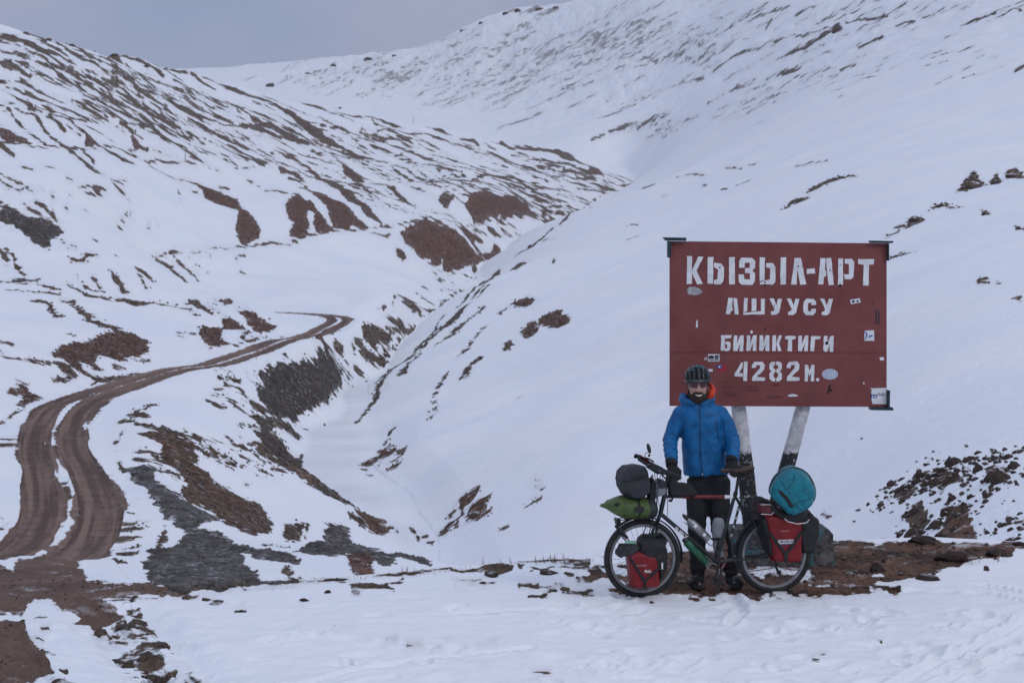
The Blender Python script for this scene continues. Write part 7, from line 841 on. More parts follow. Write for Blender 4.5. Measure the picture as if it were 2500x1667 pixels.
# ---------------------------------------------------------------- snow / soil material
def terrain_material():
    m,t,b=nmat('snow_and_soil'); geo=N(t,'ShaderNodeNewGeometry'); P=geo.outputs['Position']
    f=attr(t,'bare'); hue=attr(t,'soil'); zone=attr(t,'scree'); ice=attr(t,'ice'); road=attr(t,'track')
    cd=N(t,'ShaderNodeVectorMath',operation='LENGTH'); lk(t,P,cd.inputs[0]); dist=cd.outputs['Value']
    # breakup noise: fine near, coarse far
    n1=noise(t,P,5.5,4,.62); n2=noise(t,P,.9,4,.65); n3=noise(t,P,.22,4,.68)
    w1=sstep(t,dist,30,60,1,0); w3=sstep(t,dist,160,300,0,1)
    mixf=N(t,'ShaderNodeMix'); lk(t,w1,mixf.inputs[0]); lk(t,n2,mixf.inputs[2]); lk(t,n1,mixf.inputs[3])
    mixg=N(t,'ShaderNodeMix'); lk(t,w3,mixg.inputs[0]); lk(t,mixf.outputs[0],mixg.inputs[2]); lk(t,n3,mixg.inputs[3])
    nb=mth(t,'SUBTRACT',mixg.outputs[0],.5)
    v=mth(t,'MULTIPLY_ADD',mth(t,'MULTIPLY',nb,sstep(t,dist,200,330,1.5,.95)),1.0,mth(t,'ADD',f,.11))
    # scree speckle
    sp=noise(t,P,.55,3,.7); spk=mth(t,'MULTIPLY',sstep(t,sp,.58,.66),sstep(t,zone,.35,.75))
    sp2=noise(t,P,1.3,4,.7); spk2=mth(t,'MULTIPLY',sstep(t,sp2,.67,.71),sstep(t,f,-.95,-.2))
    bare=mth(t,'MAXIMUM',mth(t,'MULTIPLY',sstep(t,v,.0,.13),sstep(t,dist,800,1700,1,.68)),mth(t,'MULTIPLY',spk2,.9))
    # snow clinging in soil patches
    sn=noise(t,P,2.2,4,.7); dust=mth(t,'MULTIPLY',sstep(t,sn,.565,.63),sstep(t,f,1.0,.3,.35,1))
    bare=mth(t,'MULTIPLY',bare,mth(t,'SUBTRACT',1,mth(t,'MULTIPLY',mth(t,'MULTIPLY',dust,.6),mth(t,'SUBTRACT',1,mth(t,'MULTIPLY',road,.7)))))
    soil=ramp(t,hue,[(0,(.138,.064,.045)),(.25,(.124,.066,.046)),(.5,(.098,.066,.047)),(.75,(.060,.049,.046)),(1,(.118,.115,.118))])
    sv=noise(t,P,1.6,5,.75); sv2=noise(t,P,14,4,.7); sv3=noise(t,P,.11,4,.6)
    soilv=mixc(t,sstep(t,sv,.35,.7),(.30,.29,.29),(1.62,1.58,1.52)); mm=N(t,'ShaderNodeMix',data_type='RGBA',blend_type='MULTIPLY'); mm.inputs[0].default_value=1; lk(t,soil,mm.inputs[6]); lk(t,soilv,mm.inputs[7])
    soil2=mixc(t,mth(t,'MULTIPLY',sstep(t,sv2,.5,.62),.35),mm.outputs[2],(.16,.12,.07))
    grass=mth(t,'MULTIPLY',sstep(t,sv3,.5,.6),mth(t,'MULTIPLY',sstep(t,hue,.3,.42),sstep(t,hue,.66,.5))); soil2=mixc(t,mth(t,'MULTIPLY',grass,.45),soil2,(.13,.095,.05))
    # packed track
    rb=mth(t,'MULTIPLY_ADD',noise(t,P,.9,4,.7),.5,mth(t,'MULTIPLY',attr(t,'rut'),.55)); trk=mixc(t,sstep(t,rb,.30,.72),(.092,.055,.042),(.212,.138,.106)); soil2=mixc(t,sstep(t,road,.25,.5),soil2,trk)
    # snow
    s1=noise(t,P,.06,5,.6); s2=noise(t,P,.02,3,.5); snow=mixc(t,sstep(t,s1,.3,.7),(.795,.825,.875),(.875,.875,.885)); snow=mixc(t,mth(t,'MULTIPLY',sstep(t,s2,.45,.7),.6),snow,(.85,.835,.865))
    # wind-blown dust on snow near soil
    dz=mth(t,'MULTIPLY',sstep(t,f,-1,.0),mth(t,'MULTIPLY',sstep(t,n2,.40,.7),.42)); snow=mixc(t,dz,snow,(.42,.36,.33))
    # ice of the stream
    ni=noise(t,P,.12,3,.6,.5); icec=mixc(t,sstep(t,ni,.30,.72),(.66,.68,.71),(.83,.845,.865)); nj=noise(t,P,.07,3,.5,.8); icec=mixc(t,mth(t,'MULTIPLY',sstep(t,nj,.55,.75),.45),icec,(.55,.48,.43))
    snow=mixc(t,mth(t,'MULTIPLY',ice,.6),snow,icec)
    col=mixc(t,bare,snow,soil2); lk(t,col,b.inputs['Base Color'])
    ro=mixc(t,bare,(.62,.62,.62),(.95,.95,.95)); ro=mixc(t,mth(t,'MULTIPLY',ice,.8),ro,(.38,.38,.38)); lk(t,ro,b.inputs['Roughness'])
    b.inputs['Specular IOR Level'].default_value=.25
    # relief
    g2=noise(t,P,5,5,.62); r2=noise(t,P,1.2,6,.78)
    hs=mth(t,'MULTIPLY',g2,.045)
    hr=mth(t,'MULTIPLY',mth(t,'MULTIPLY',r2,.34),mth(t,'SUBTRACT',1,mth(t,'MULTIPLY',road,.85)))
    hmix=N(t,'ShaderNodeMix'); lk(t,sstep(t,f,-.1,.15),hmix.inputs[0]); lk(t,hs,hmix.inputs[2]); lk(t,hr,hmix.inputs[3])
    mp=N(t,'ShaderNodeMapping'); mp.inputs['Rotation'].default_value=(0,0,.6); mp.inputs['Scale'].default_value=(.35,1.0,1.0); lk(t,P,mp.inputs[0]); ws=noise(t,mp.outputs[0],.55,4,.6); wsn=mth(t,'MULTIPLY_ADD',ws,.13,hs); lk(t,wsn,hmix.inputs[2])
    bp=N(t,'ShaderNodeBump'); bp.inputs['Strength'].default_value=.8; bp.inputs['Distance'].default_value=1; lk(t,hmix.outputs[0],bp.inputs['Height']); lk(t,bp.outputs[0],b.inputs['Normal'])
    return m
MT=terrain_material()
# ---------------------------------------------------------------- cut the grid into ground, road, stream, hillside, mountain
pos=np.stack([GX,GY,GZ],-1)
tu=np.gradient(pos,axis=1); tv=np.gradient(pos,axis=0); nrm=np.cross(tu,tv); nrm/=np.linalg.norm(nrm,axis=-1,keepdims=True)
nC=len(US); nR=NR
lf=LAY[:-1,:-1]; yf=GY[:-1,:-1]; rdf=RD[:-1,:-1]
region=np.where(lf==3,0,np.where((lf==2)&(yf<430),2,np.where((lf==1)|((lf==2)),4,3)))
region=np.where(((lf==0)|((lf==3)&(yf>27)))&(rdf<1.75),1,region)
idx=np.arange(nC*nR).reshape(nR,nC)
quad=np.stack([idx[:-1,:-1],idx[:-1,1:],idx[1:,1:],idx[1:,:-1]],-1)
ICE=np.clip((SZG-MXG)/1.1,0,1)*((GY<430)&(GY>80))
vals={'bare':DF,'soil':HUE,'scree':ZONE,'ice':ICE.astype(float),'track':ROADA,'rut':RUTV}
for rid,name in enumerate(('ground','dirt_road','frozen_stream','hillside','mountain_slope')):
    q=quad[region==rid]; used,inv=np.unique(q.ravel(),return_inverse=True)
    me=bpy.data.meshes.new(name); me.vertices.add(len(used)); me.vertices.foreach_set('co',pos.reshape(-1,3)[used].astype(np.float32).ravel())
    nf=len(q); me.loops.add(nf*4); me.loops.foreach_set('vertex_index',inv.astype(np.int32).ravel()); me.polygons.add(nf)
    me.polygons.foreach_set('loop_start',np.arange(0,nf*4,4,dtype=np.int32)); me.polygons.foreach_set('use_smooth',np.ones(nf,bool))
    me.update(calc_edges=True)
    for k,v in vals.items():
        a=me.attributes.new(k,'FLOAT','POINT'); a.data.foreach_set('value',v.ravel()[used].astype(np.float32))
    me.normals_split_custom_set_from_vertices(nrm.reshape(-1,3)[used].tolist())
    me.materials.append(MT); o=bpy.data.objects.new(name,me); COL.objects.link(o); o['kind']='structure'
# ================================================================ mesh kit
from mathutils.bvhtree import BVHTree
V=Vector
class MB:
    def __init__(s): s.v=[]; s.f=[]
    def add(s,vs,fs):
        n=len(s.v); s.v+= [tuple(p) for p in vs]; s.f+=[tuple(i+n for i in f) for f in fs]; return s
    def box(s,c,d,rot=None):
        M=(rot or Matrix.Identity(3)); q=[]
        for z in(-1,1):
            for x,y in((-1,-1),(1,-1),(1,1),(-1,1)): q.append(V(c)+M@V((x*d[0]/2,y*d[1]/2,z*d[2]/2)))
        return s.add(q,[(3,2,1,0),(4,5,6,7),(0,1,5,4),(1,2,6,5),(2,3,7,6),(3,0,4,7)])
    def tube(s,path,r,n=10,cap=True,flat=1.0,up=None):
        P=[V(p) for p in path]; R=r if isinstance(r,(list,tuple)) else [r]*len(P); ref=None; rings=[]
        for i,p in enumerate(P):
            t=(P[min(i+1,len(P)-1)]-P[max(i-1,0)]).normalized()
            if ref is None:
                ref=V(up) if up else (V((0,0,1)) if abs(t.z)<.9 else V((1,0,0)))
            a=t.cross(ref); a=a.normalized() if a.length>1e-6 else t.orthogonal().normalized(); b=a.cross(t).normalized(); ref=b
            rings.append([p+a*math.cos(2*math.pi*k/n)*R[i]+b*math.sin(2*math.pi*k/n)*R[i]*flat for k in range(n)])
        return s.loft(rings,cap)
    def loft(s,rings,cap=True,closed=True):
        n=len(rings[0]); vs=[p for r in rings for p in r]; fs=[]
        for i in range(len(rings)-1):
            for k in range(n if closed else n-1): fs.append((i*n+k,i*n+(k+1)%n,(i+1)*n+(k+1)%n,(i+1)*n+k))
        if cap: fs.append(tuple(range(n))[::-1]); fs.append(tuple((len(rings)-1)*n+k for k in range(n)))
        return s.add(vs,fs)
    def ell(s,c,r,n=14,m=9,rot=None,pw=1.0):
        M=rot or Matrix.Identity(3); rings=[]
        for i in range(m+1):
            a=math.pi*(i+.001)/(m+.002)-math.pi/2; ca=math.cos(a); sa=math.sin(a)
            rings.append([V(c)+M@V((r[0]*ca*math.cos(2*math.pi*k/n),r[1]*ca*math.sin(2*math.pi*k/n),r[2]*(abs(sa)**pw*(1 if sa>0 else -1)))) for k in range(n)])
        return s.loft(rings)
    def prism(s,poly,y0,y1):
        # polygon in x,z extruded along y
        n=len(poly); a=sum(poly[i-1][0]*poly[i][1]-poly[i][0]*poly[i-1][1] for i in range(n))
        if a<0: poly=poly[::-1]
        vs=[(x,y0,z) for x,z in poly]+[(x,y1,z) for x,z in poly]
        return s.add(vs,[tuple(range(n)),tuple(range(2*n-1,n-1,-1))]+[((i+1)%n,i,n+i,n+(i+1)%n) for i in range(n)])
    def torus(s,c,R,r,n=64,m=10,axis='y',flat=1.0):
        rings=[]
        for i in range(n):
            a=2*math.pi*i/n; e=V((math.cos(a),0,math.sin(a)))
            rings.append([V(c)+e*(R+r*math.cos(2*math.pi*k/m))+V((0,1,0))*(r*flat*math.sin(2*math.pi*k/m)) for k in range(m)])
        rings.append(rings[0]); return s.loft(rings,cap=False)
    def band(s,c,prof,n=72,a0=0,a1=2*math.pi):
        # closed cross-section (radius,y) swept round the y axis
        rings=[]; full=abs(a1-a0-2*math.pi)<1e-6
        for i in range(n+1):
            a=a0+(a1-a0)*i/n; rings.append([V(c)+V((math.cos(a)*r,y,math.sin(a)*r)) for r,y in prof])
        return s.loft(rings,cap=not full)
    def mesh(s,name,mat,smooth=True,angle=None):
        me=bpy.data.meshes.new(name); me.from_pydata([tuple(p) for p in s.v],[],s.f); me.validate(); 
        bm=bmesh.new(); bm.from_mesh(me); bmesh.ops.recalc_face_normals(bm,faces=bm.faces); bm.to_mesh(me); bm.free()
        if smooth:
            me.polygons.foreach_set('use_smooth',[True]*len(me.polygons))
            try: me.set_sharp_from_angle(angle=math.radians(angle or 40))
            except Exception: pass
        if mat: me.materials.append(mat)
        return me
def put(name,mb,mat,parent=None,base=(0,0,0),smooth=True,angle=None,kind=None):
    if any(base) and not isinstance(mb,MB): mb.transform(Matrix.Translation([-c for c in base]))
    elif any(base): mb.v=[(x-base[0],y-base[1],z-base[2]) for x,y,z in mb.v]
    o=bpy.data.objects.new(name,mb.mesh(name,mat,smooth,angle) if isinstance(mb,MB) else mb); COL.objects.link(o)
    if parent: o.parent=parent
    if kind: o['kind']=kind
    return o
class Thing:
    """an Empty at the thing's base; parts are built in the frame's coordinates"""
    def __init__(s,name,label,cat,frame=Matrix.Identity(4),base=(0,0,0),group=None):
        s.base=base; s.o=bpy.data.objects.new(name,None); s.o.empty_display_size=.1; COL.objects.link(s.o); s.o.matrix_world=frame@Matrix.Translation(base)
        s.o['label']=label; s.o['category']=cat
        if group: s.o['group']=group
    def part(s,name,mb,mat,parent=None,**kw): return put(name,mb,mat,parent or s.o,s.base,**kw)
def solo(name,mb,mat,label,cat,frame=Matrix.Identity(4),base=(0,0,0),group=None,**kw):
    o=put(name,mb,mat,None,base,**kw); o.matrix_world=frame@Matrix.Translation(base); o['label']=label; o['category']=cat
    if group: o['group']=group
    return o
def text_mb(txt,size,x,z,y,depth=.001,bold=0,sx=1,rot=0,shear=0):
    cu=bpy.data.curves.new('t','FONT'); cu.body=txt; cu.size=size; cu.extrude=depth; cu.offset=bold; cu.align_x='CENTER'; cu.align_y='CENTER'; cu.shear=shear
    ob=bpy.data.objects.new('t',cu); COL.objects.link(ob); dg=bpy.context.evaluated_depsgraph_get(); me=bpy.data.meshes.new_from_object(ob.evaluated_get(dg))
    mb=MB(); c,s_=math.cos(rot),math.sin(rot)
    mb.add([(x+(v.co.x*sx*c-v.co.y*s_),y-v.co.z,z+(v.co.x*sx*s_+v.co.y*c)) for v in me.vertices],[tuple(p.vertices) for p in me.polygons])
    bpy.data.objects.remove(ob); bpy.data.curves.remove(cu); bpy.data.meshes.remove(me); return mb
def simple(name,col,rough=.6,metal=0,var=.25,scale=18,bump=.0,bscale=60,spec=.4,col2=None,detail=4):
    m,t,b=nmat(name); tc=N(t,'ShaderNodeTexCoord').outputs['Object']
    n=noise(t,tc,scale,detail,.62); c2=col2 or tuple(c*(1+var) for c in col); c1=tuple(c*(1-var) for c in col)
    lk(t,mixc(t,sstep(t,n,.3,.7),c1,c2),b.inputs['Base Color']); b.inputs['Roughness'].default_value=rough; b.inputs['Metallic'].default_value=metal; b.inputs['Specular IOR Level'].default_value=spec
    rn=noise(t,tc,scale*2.3,3,.6); lk(t,sstep(t,rn,.2,.8,max(rough-.12,.05),min(rough+.12,1)),b.inputs['Roughness'])
    if bump:
        bn=noise(t,tc,bscale,4,.6); bp=N(t,'ShaderNodeBump'); bp.inputs['Strength'].default_value=.6; bp.inputs['Distance'].default_value=bump; lk(t,bn,bp.inputs['Height']); lk(t,bp.outputs[0],b.inputs['Normal'])
    return m
# ================================================================ pass sign
def sign_red():
    m,t,b=nmat('sign_red_paint'); P=N(t,'ShaderNodeTexCoord').outputs['Object']
    mp=N(t,'ShaderNodeMapping'); mp.inputs['Scale'].default_value=(6,6,.7); lk(t,P,mp.inputs[0])
    a=noise(t,mp.outputs[0],1.0,4,.6); c=noise(t,P,3,5,.65); d=noise(t,P,45,3,.6)
    col=mixc(t,sstep(t,c,.3,.7),(.168,.049,.047),(.212,.068,.063)); col=mixc(t,mth(t,'MULTIPLY',sstep(t,a,.48,.72),.5),col,(.125,.052,.050))
    col=mixc(t,mth(t,'MULTIPLY',sstep(t,d,.68,.74),.5),col,(.26,.13,.12)); lk(t,col,b.inputs['Base Color']); b.inputs['Roughness'].default_value=.62; b.inputs['Specular IOR Level'].default_value=.25
    bp=N(t,'ShaderNodeBump'); bp.inputs['Strength'].default_value=.4; bp.inputs['Distance'].default_value=.004; lk(t,c,bp.inputs['Height']); lk(t,bp.outputs[0],b.inputs['Normal']); return m
def white_paint():
    m,t,b=nmat('stencil_white_paint'); P=N(t,'ShaderNodeTexCoord').outputs['Object']; a=noise(t,P,9,5,.65); d=noise(t,P,70,3,.6)
    col=mixc(t,sstep(t,a,.3,.7),(.62,.63,.65),(.78,.79,.80)); col=mixc(t,mth(t,'MULTIPLY',sstep(t,d,.62,.70),.45),col,(.40,.22,.22)); lk(t,col,b.inputs['Base Color']); b.inputs['Roughness'].default_value=.7; return m
def post_paint():
    # concrete posts: whitewashed above, tarred black below, chipped
    m,t,b=nmat('banded_concrete'); P=N(t,'ShaderNodeTexCoord').outputs['Object']; sp=N(t,'ShaderNodeSeparateXYZ'); lk(t,P,sp.inputs[0])
    n=noise(t,P,11,5,.7); n2=noise(t,P,34,4,.7); n3=noise(t,P,4,4,.6)
    edge=mth(t,'MULTIPLY_ADD',mth(t,'SUBTRACT',n2,.5),.12,sp.outputs[2])
    white=mixc(t,sstep(t,n,.35,.68),(.40,.40,.41),(.66,.66,.68)); white=mixc(t,mth(t,'MULTIPLY',sstep(t,n3,.60,.66),.35),white,(.38,.17,.18))
    black=mixc(t,sstep(t,n2,.53,.60),(.018,.018,.019),(.42,.42,.43)); bl2=mixc(t,sstep(t,n,.48,.60),(.020,.020,.021),black)
    lk(t,mixc(t,sstep(t,edge,1.02,1.05),bl2,white),b.inputs['Base Color']); b.inputs['Roughness'].default_value=.85
    bp=N(t,'ShaderNodeBump'); bp.inputs['Strength'].default_value=.8; bp.inputs['Distance'].default_value=.02; lk(t,n,bp.inputs['Height']); lk(t,bp.outputs[0],b.inputs['Normal']); return m
def plinth_paint():
    m,t,b=nmat('old_painted_concrete'); P=N(t,'ShaderNodeTexCoord').outputs['Object']; n=noise(t,P,5,5,.65); n2=noise(t,P,17,5,.7); n3=noise(t,P,3.1,3,.6)
    c=mixc(t,sstep(t,n2,.4,.62),(.030,.030,.033),(.10,.095,.092)); c=mixc(t,mth(t,'MULTIPLY',sstep(t,n,.54,.62),.8),c,(.04,.15,.18)); c=mixc(t,mth(t,'MULTIPLY',sstep(t,n3,.6,.7),.6),c,(.24,.21,.19)); lk(t,c,b.inputs['Base Color']); b.inputs['Roughness'].default_value=.88
    bp=N(t,'ShaderNodeBump'); bp.inputs['Strength'].default_value=.9; bp.inputs['Distance'].default_value=.03; lk(t,n2,bp.inputs['Height']); lk(t,bp.outputs[0],b.inputs['Normal']); return m
SD=18.5; SK=SD/4573/3.6235
SF=Matrix.Translation((2.475,SD,0))@Matrix.Rotation(math.radians(1.5),4,'Z')
gs=ground_z(2.475,SD)
def sx_(c): return (c-1024)*SK
def sz_(c): return 2.19-(c-788)*SK
RO=math.radians(.45)
def sp_(x,z):  # slight roll of the board about its centre
    X,Z=sx_(x),sz_(z)-2.19; return X*math.cos(RO)+Z*math.sin(RO),-X*math.sin(RO)+Z*math.cos(RO)+2.19
def spoly(s):
    v=[float(q) for q in s.split()]; 
    # undo the roll already present in the measured outline
    out=[]
    for i in range(0,len(v),2): out.append((sx_(v[i]),sz_(v[i+1])))
    return out
sign=Thing('pass_sign','tall red board with white stencilled letters on leaning concrete posts','road sign',SF,(0,.12,gs))
M_red=sign_red(); M_wh=white_paint(); M_teal=simple('bracket_steel',(.018,.040,.048),.5,.3,.4); M_post=post_paint()
b_=MB(); b_.prism(spoly("118 97 1930 115 1930 1477 118 1465"),0,.035); board=sign.part('board',b_,M_red,smooth=False)
GLYPHS=["262 220 304 222 302 452 258 455;355 226 398 228 340 340 393 452 345 458 304 365 304 335",
"435 228 482 230 478 452 432 452;486 275 545 283 570 315 566 425 545 455 486 455 486 420 515 413 522 332 486 312;612 230 660 230 662 455 612 455",
"695 318 695 260 715 235 805 235 830 260 828 320 808 342 828 365 828 430 805 460 715 458 692 435 692 375 735 375 740 415 785 415 785 365 745 362 745 322 785 318 785 275 742 275 740 318",
"866 232 912 234 908 420 868 432;920 278 978 280 1000 310 998 438 978 458 870 456 870 442 910 424 955 415 955 320 920 315;1042 232 1088 232 1088 458 1040 458",
"1160 238 1212 234 1256 456 1205 458 1182 330 1176 458 1130 458","1262 328 1328 322 1330 365 1262 370",
"1375 238 1418 238 1414 340 1424 345 1424 385 1405 395 1400 458 1356 458;1424 238 1465 236 1488 460 1445 462 1430 345",
"1525 242 1564 240 1564 462 1522 465;1578 245 1640 245 1658 270 1652 395 1630 415 1580 412 1575 375 1612 372 1614 285 1578 282",
"1690 245 1826 248 1822 290 1782 292 1778 465 1732 465 1736 295 1690 285",
"605 568 640 568 636 650 645 655 640 675 625 680 622 705 585 702;645 570 680 570 692 705 658 705",
"738 568 768 570 765 680 732 690;800 575 840 575 840 672 800 680;878 575 912 575 910 705 730 708 730 692 878 678"]
U_="948 572 985 574 1006 630 1022 574 1056 576 1028 690 1005 710 962 708 962 682 985 676 992 660"
I_="652 880 682 880 680 950 705 880 735 880 730 1010 700 1010 702 945 680 1010 648 1008"
def sh(s,d,e=0):
    v=[float(q) for q in s.split()]; return ' '.join('%g %g'%(v[i]+d,v[i+1]+e) for i in range(0,len(v),2))
def circ(x,y,r,n=12,k=1): return ' '.join('%g %g'%(x+r*math.cos(6.2832*i/n),y+r*k*math.sin(6.2832*i/n)) for i in range(n))
GLYPHS+=[U_,sh(U_,143,1),"1235 600 1258 575 1320 578 1340 600 1338 625 1300 628 1298 608 1275 608 1270 678 1298 682 1300 660 1338 660 1335 690 1312 712 1255 710 1232 685",sh(U_,424,3),
"545 878 578 878 575 1008 542 1008;580 878 632 878 630 903 580 905;580 930 615 932 628 950 622 995 605 1010 577 1010 577 988 595 985 598 958 580 955",
I_,sh(I_,108)+';'+circ(800,852,12),sh(I_,216),"975 880 1005 880 1003 1012 972 1010;1010 935 1025 880 1055 882 1030 945 1050 1010 1020 1012 1008 955","1080 885 1166 885 1166 910 1140 915 1135 1012 1100 1012 1105 915 1080 910",sh(I_,540,3),"1298 888 1376 888 1374 910 1330 915 1322 1012 1290 1010",sh(I_,752,6),
"735 1098 766 1098 764 1260 730 1258;712 1105 728 1105 728 1140 692 1195 725 1195 725 1222 658 1220 660 1195"]
two="803 1150 803 1130 825 1100 890 1098 912 1125 905 1165 845 1225 912 1230 910 1258 803 1258 805 1225 870 1155 872 1128 840 1128 835 1150"
h8="997 1098 965 1100 948 1120 950 1160 965 1177 948 1200 950 1240 970 1262 997 1262 997 1235 982 1225 984 1195 998 1184 998 1165 982 1150 984 1130 997 1125"
v8=[float(q) for q in h8.split()]; h8b=' '.join('%g %g'%(2003-v8[i],v8[i+1]) for i in range(0,len(v8),2))
GLYPHS+=[two,h8+';'+h8b,sh(two,290),"1245 1125 1270 1125 1285 1180 1300 1125 1325 1125 1322 1260 1295 1260 1295 1190 1285 1220 1275 1190 1270 1262 1242 1260;"+circ(1352,1248,14)]
rj=random.Random(3)
def jag(p):
    # hand-cut stencil edges: subdivide and wobble slightly
    o=[]
    for i in range(len(p)):
        a,b=p[i],p[(i+1)%len(p)]; L=math.hypot(b[0]-a[0],b[1]-a[1]); n=max(1,int(L/.035))
        for k in range(n):
            t=k/n; j=.0022
            o.append((a[0]+(b[0]-a[0])*t+rj.uniform(-j,j),a[1]+(b[1]-a[1])*t+rj.uniform(-j,j)))
    return o
for g_ in GLYPHS:
    mb=MB()
    for s in g_.split(';'): mb.prism(jag(spoly(s)),-.0025,-.0004)
    sign.part('painted_letter',mb,M_wh,smooth=False)
# corner brackets
for pl in ("60 65 252 68 250 95 85 93;100 95 125 97 122 235 100 233","1790 92 1978 96 1972 114 1795 112;1931 115 1943 116 1942 260 1931 258","1790 1478 1975 1480 1978 1503 1790 1500;1931 1336 1950 1338 1948 1478 1931 1478"):
    mb=MB()
    for k,s in enumerate(pl.split(';')): mb.prism(spoly(s),-.05+.003*k,.07-.003*k)
    sign.part('corner_bracket',mb,M_teal,smooth=False)
# posts (leaning) and plinth
CK=18.62/4573/2.646
def c1x(c): return (c/2.646+1345.2-1176)/4573*18.62-2.475
def c1z(c): return CAMZ-(c/2.646+799.6-564)/4573*18.62
def post(top,bot,w0,w1):
    mb=MB(); rings=[]
    for i in range(13):
        t=i/12; x=top[0]+(bot[0]-top[0])*t; zz=top[1]+(bot[1]-top[1])*t; w=(w0+(w1-w0)*t)/2; dpt=.075
        r=[]
        for qx,qy in ((-1,-.7),(-.7,-1),(.7,-1),(1,-.7),(1,.7),(.7,1),(-.7,1),(-1,.7)): r.append((c1x(x)+qx*w*(1+rj.uniform(-.04,.04)),.14+qy*dpt*(1+rj.uniform(-.04,.04)),c1z(zz)))
        rings.append(r)
    mb.loft(rings); return mb
sign.part('post',post((905,120),(1030,1230),.115,.165),M_post,angle=60); sign.part('post',post((1390,120),(1090,1230),.115,.145),M_post,angle=60)
mb=MB(); x0,x1=c1x(872),c1x(1480); zt=gs+.34
ring=lambda z,e,j=0: [(x+rj.uniform(-.006,.006),y+rj.uniform(-.006,.006),z+rj.uniform(-.004,.004)) for x,y in ((x0+e,-.10+e),(x0+e*2+.1,-.10+e*.6),((x0+x1)/2,-.105+e*.6),(x1-e*2-.1,-.10+e*.6),(x1-e,-.09+e),(x1-e,.38-e),((x0+x1)/2,.40-e),(x0+e,.38-e))]
mb.loft([ring(gs-.15,-.02),ring(gs+.05,-.01),ring(gs+.18,0),ring(gs+.30,0),ring(zt,.03)]); sign.part('plinth',mb,plinth_paint(),angle=35)
# seam, bullet holes, stickers
mb=MB(); mb.prism(spoly("118 1019 1930 1023 1930 1026 118 1022"),-.0016,.001); sign.part('panel_seam',mb,simple('seam_dark',(.055,.02,.022),.7),smooth=False)
M_hole=simple('bullet_hole_dark',(.010,.009,.009),.8)
for x,y,r in ((535,315,7),(1188,306,7),(912,440,7),(912,462,9),(990,633,6),(1456,340,6),(1540,292,5),(915,830,8),(1428,945,14),(990,560,5),(740,905,5),(1664,558,5),(1812,608,5),(1540,465,12),(1904,1245,5),(1250,1362,5),(856,1210,6),(1412,530,4)):
    mb=MB(); mb.prism(spoly(circ(x,y,r,9)),-.0042,-.001); sign.part('bullet_hole',mb,M_hole,smooth=False)
M_stw=simple('sticker_white',(.68,.69,.72),.5,var=.05); M_stb=simple('sticker_blue',(.03,.10,.30),.5); M_stk=simple('sticker_black',(.02,.02,.03),.5); M_str=simple('sticker_red',(.30,.02,.03),.5); M_stg=simple('weathered_sticker',(.33,.33,.34),.7,var=.4,scale=60)
def sticker(mat,poly,*subs,name='sticker'):
    mb=MB(); mb.prism(spoly(poly),-.0022,-.0003); o=sign.part(name,mb,mat,smooth=False); 
    for k,(nm,mt,ps) in enumerate(subs):
        if isinstance(ps,MB): mb=ps
        else:
            mb=MB()
            for s in ps.split(';'): mb.prism(spoly(s),-.0046-.0008*k,-.0024)
        put(nm,mb,mt,o,sign.base,smooth=False)
    return o
sticker(M_stg,"258 500 280 478 330 476 370 495 394 518 360 542 310 548 270 535")
sticker(M_stw,"340 755 350 752 352 815 334 812")
sticker(M_stw,"1622 585 1704 572 1714 606 1632 622",('printed_mark',M_stk,"1638 592 1655 588 1664 600 1652 612 1640 606;1676 592 1696 588 1694 602 1680 606"))
sticker(M_teal,"1834 668 1846 666 1846 788 1838 788;1850".split(';')[0],name='metal_strip'); sticker(M_teal,"1860 668 1872 690 1866 788 1856 788",name='metal_strip')
sticker(M_stw,"1746 842 1824 838 1826 926 1740 926",('printed_mark',M_stb,"1746 848 1756 850 1770 872 1762 898 1750 918 1742 918 1754 895 1758 875;1776 892 1792 880 1812 878 1812 890 1796 892 1780 902"))
sticker(M_stw,"1868 1064 1906 1062 1908 1088 1876 1090")
txm=sx_(1824); 
sticker(M_stw,"1790 1322 1926 1318 1928 1454 1812 1452 1806 1430 1800 1400 1804 1380 1800 1352 1806 1332",('printed_letters',M_stb,text_mb('m',.075,sx_(1822),sz_(1383),-.0035,.0008,.0015)),('printed_letters',M_stk,text_mb('club',.042,sx_(1878),sz_(1372),-.0035,.0008)))
sticker(M_stw,"436 1036 532 1036 532 1096 436 1096",('printed_mark',M_stk,"440 1050 470 1045 486 1056 484 1074 442 1074;490 1046 526 1044 526 1058 492 1060;494 1062 524 1062 522 1076 496 1076;442 1082 524 1082 524 1088 442 1088"))
sticker(M_str,"512 1126 590 1124 596 1160 588 1180 514 1180",('canton',M_stb,"512 1126 550 1125 550 1154 512 1154"),('sun_emblem',M_stw,circ(530,1140,8,12)),name='flag_sticker')
sticker(M_stw,"440 1158 476 1160 476 1180 440 1180")
sticker(M_stw,"404 1084 414 1060 420 1060 428 1084 422 1084 417 1070 410 1084",name='scrawl'); sticker(M_stw,"1102 1378 1140 1366 1186 1376 1180 1388 1110 1390"); sticker(M_stw,"1732 1270 1742 1268 1744 1286 1736 1290")
sticker(M_hole,"1436 1345 1446 1300 1456 1290 1462 1298 1458 1330 1476 1330 1474 1345 1450 1345 1440 1364 1424 1362",name='paint_stain')
M_scr=simple('faded_scribble',(.075,.030,.032),.7)
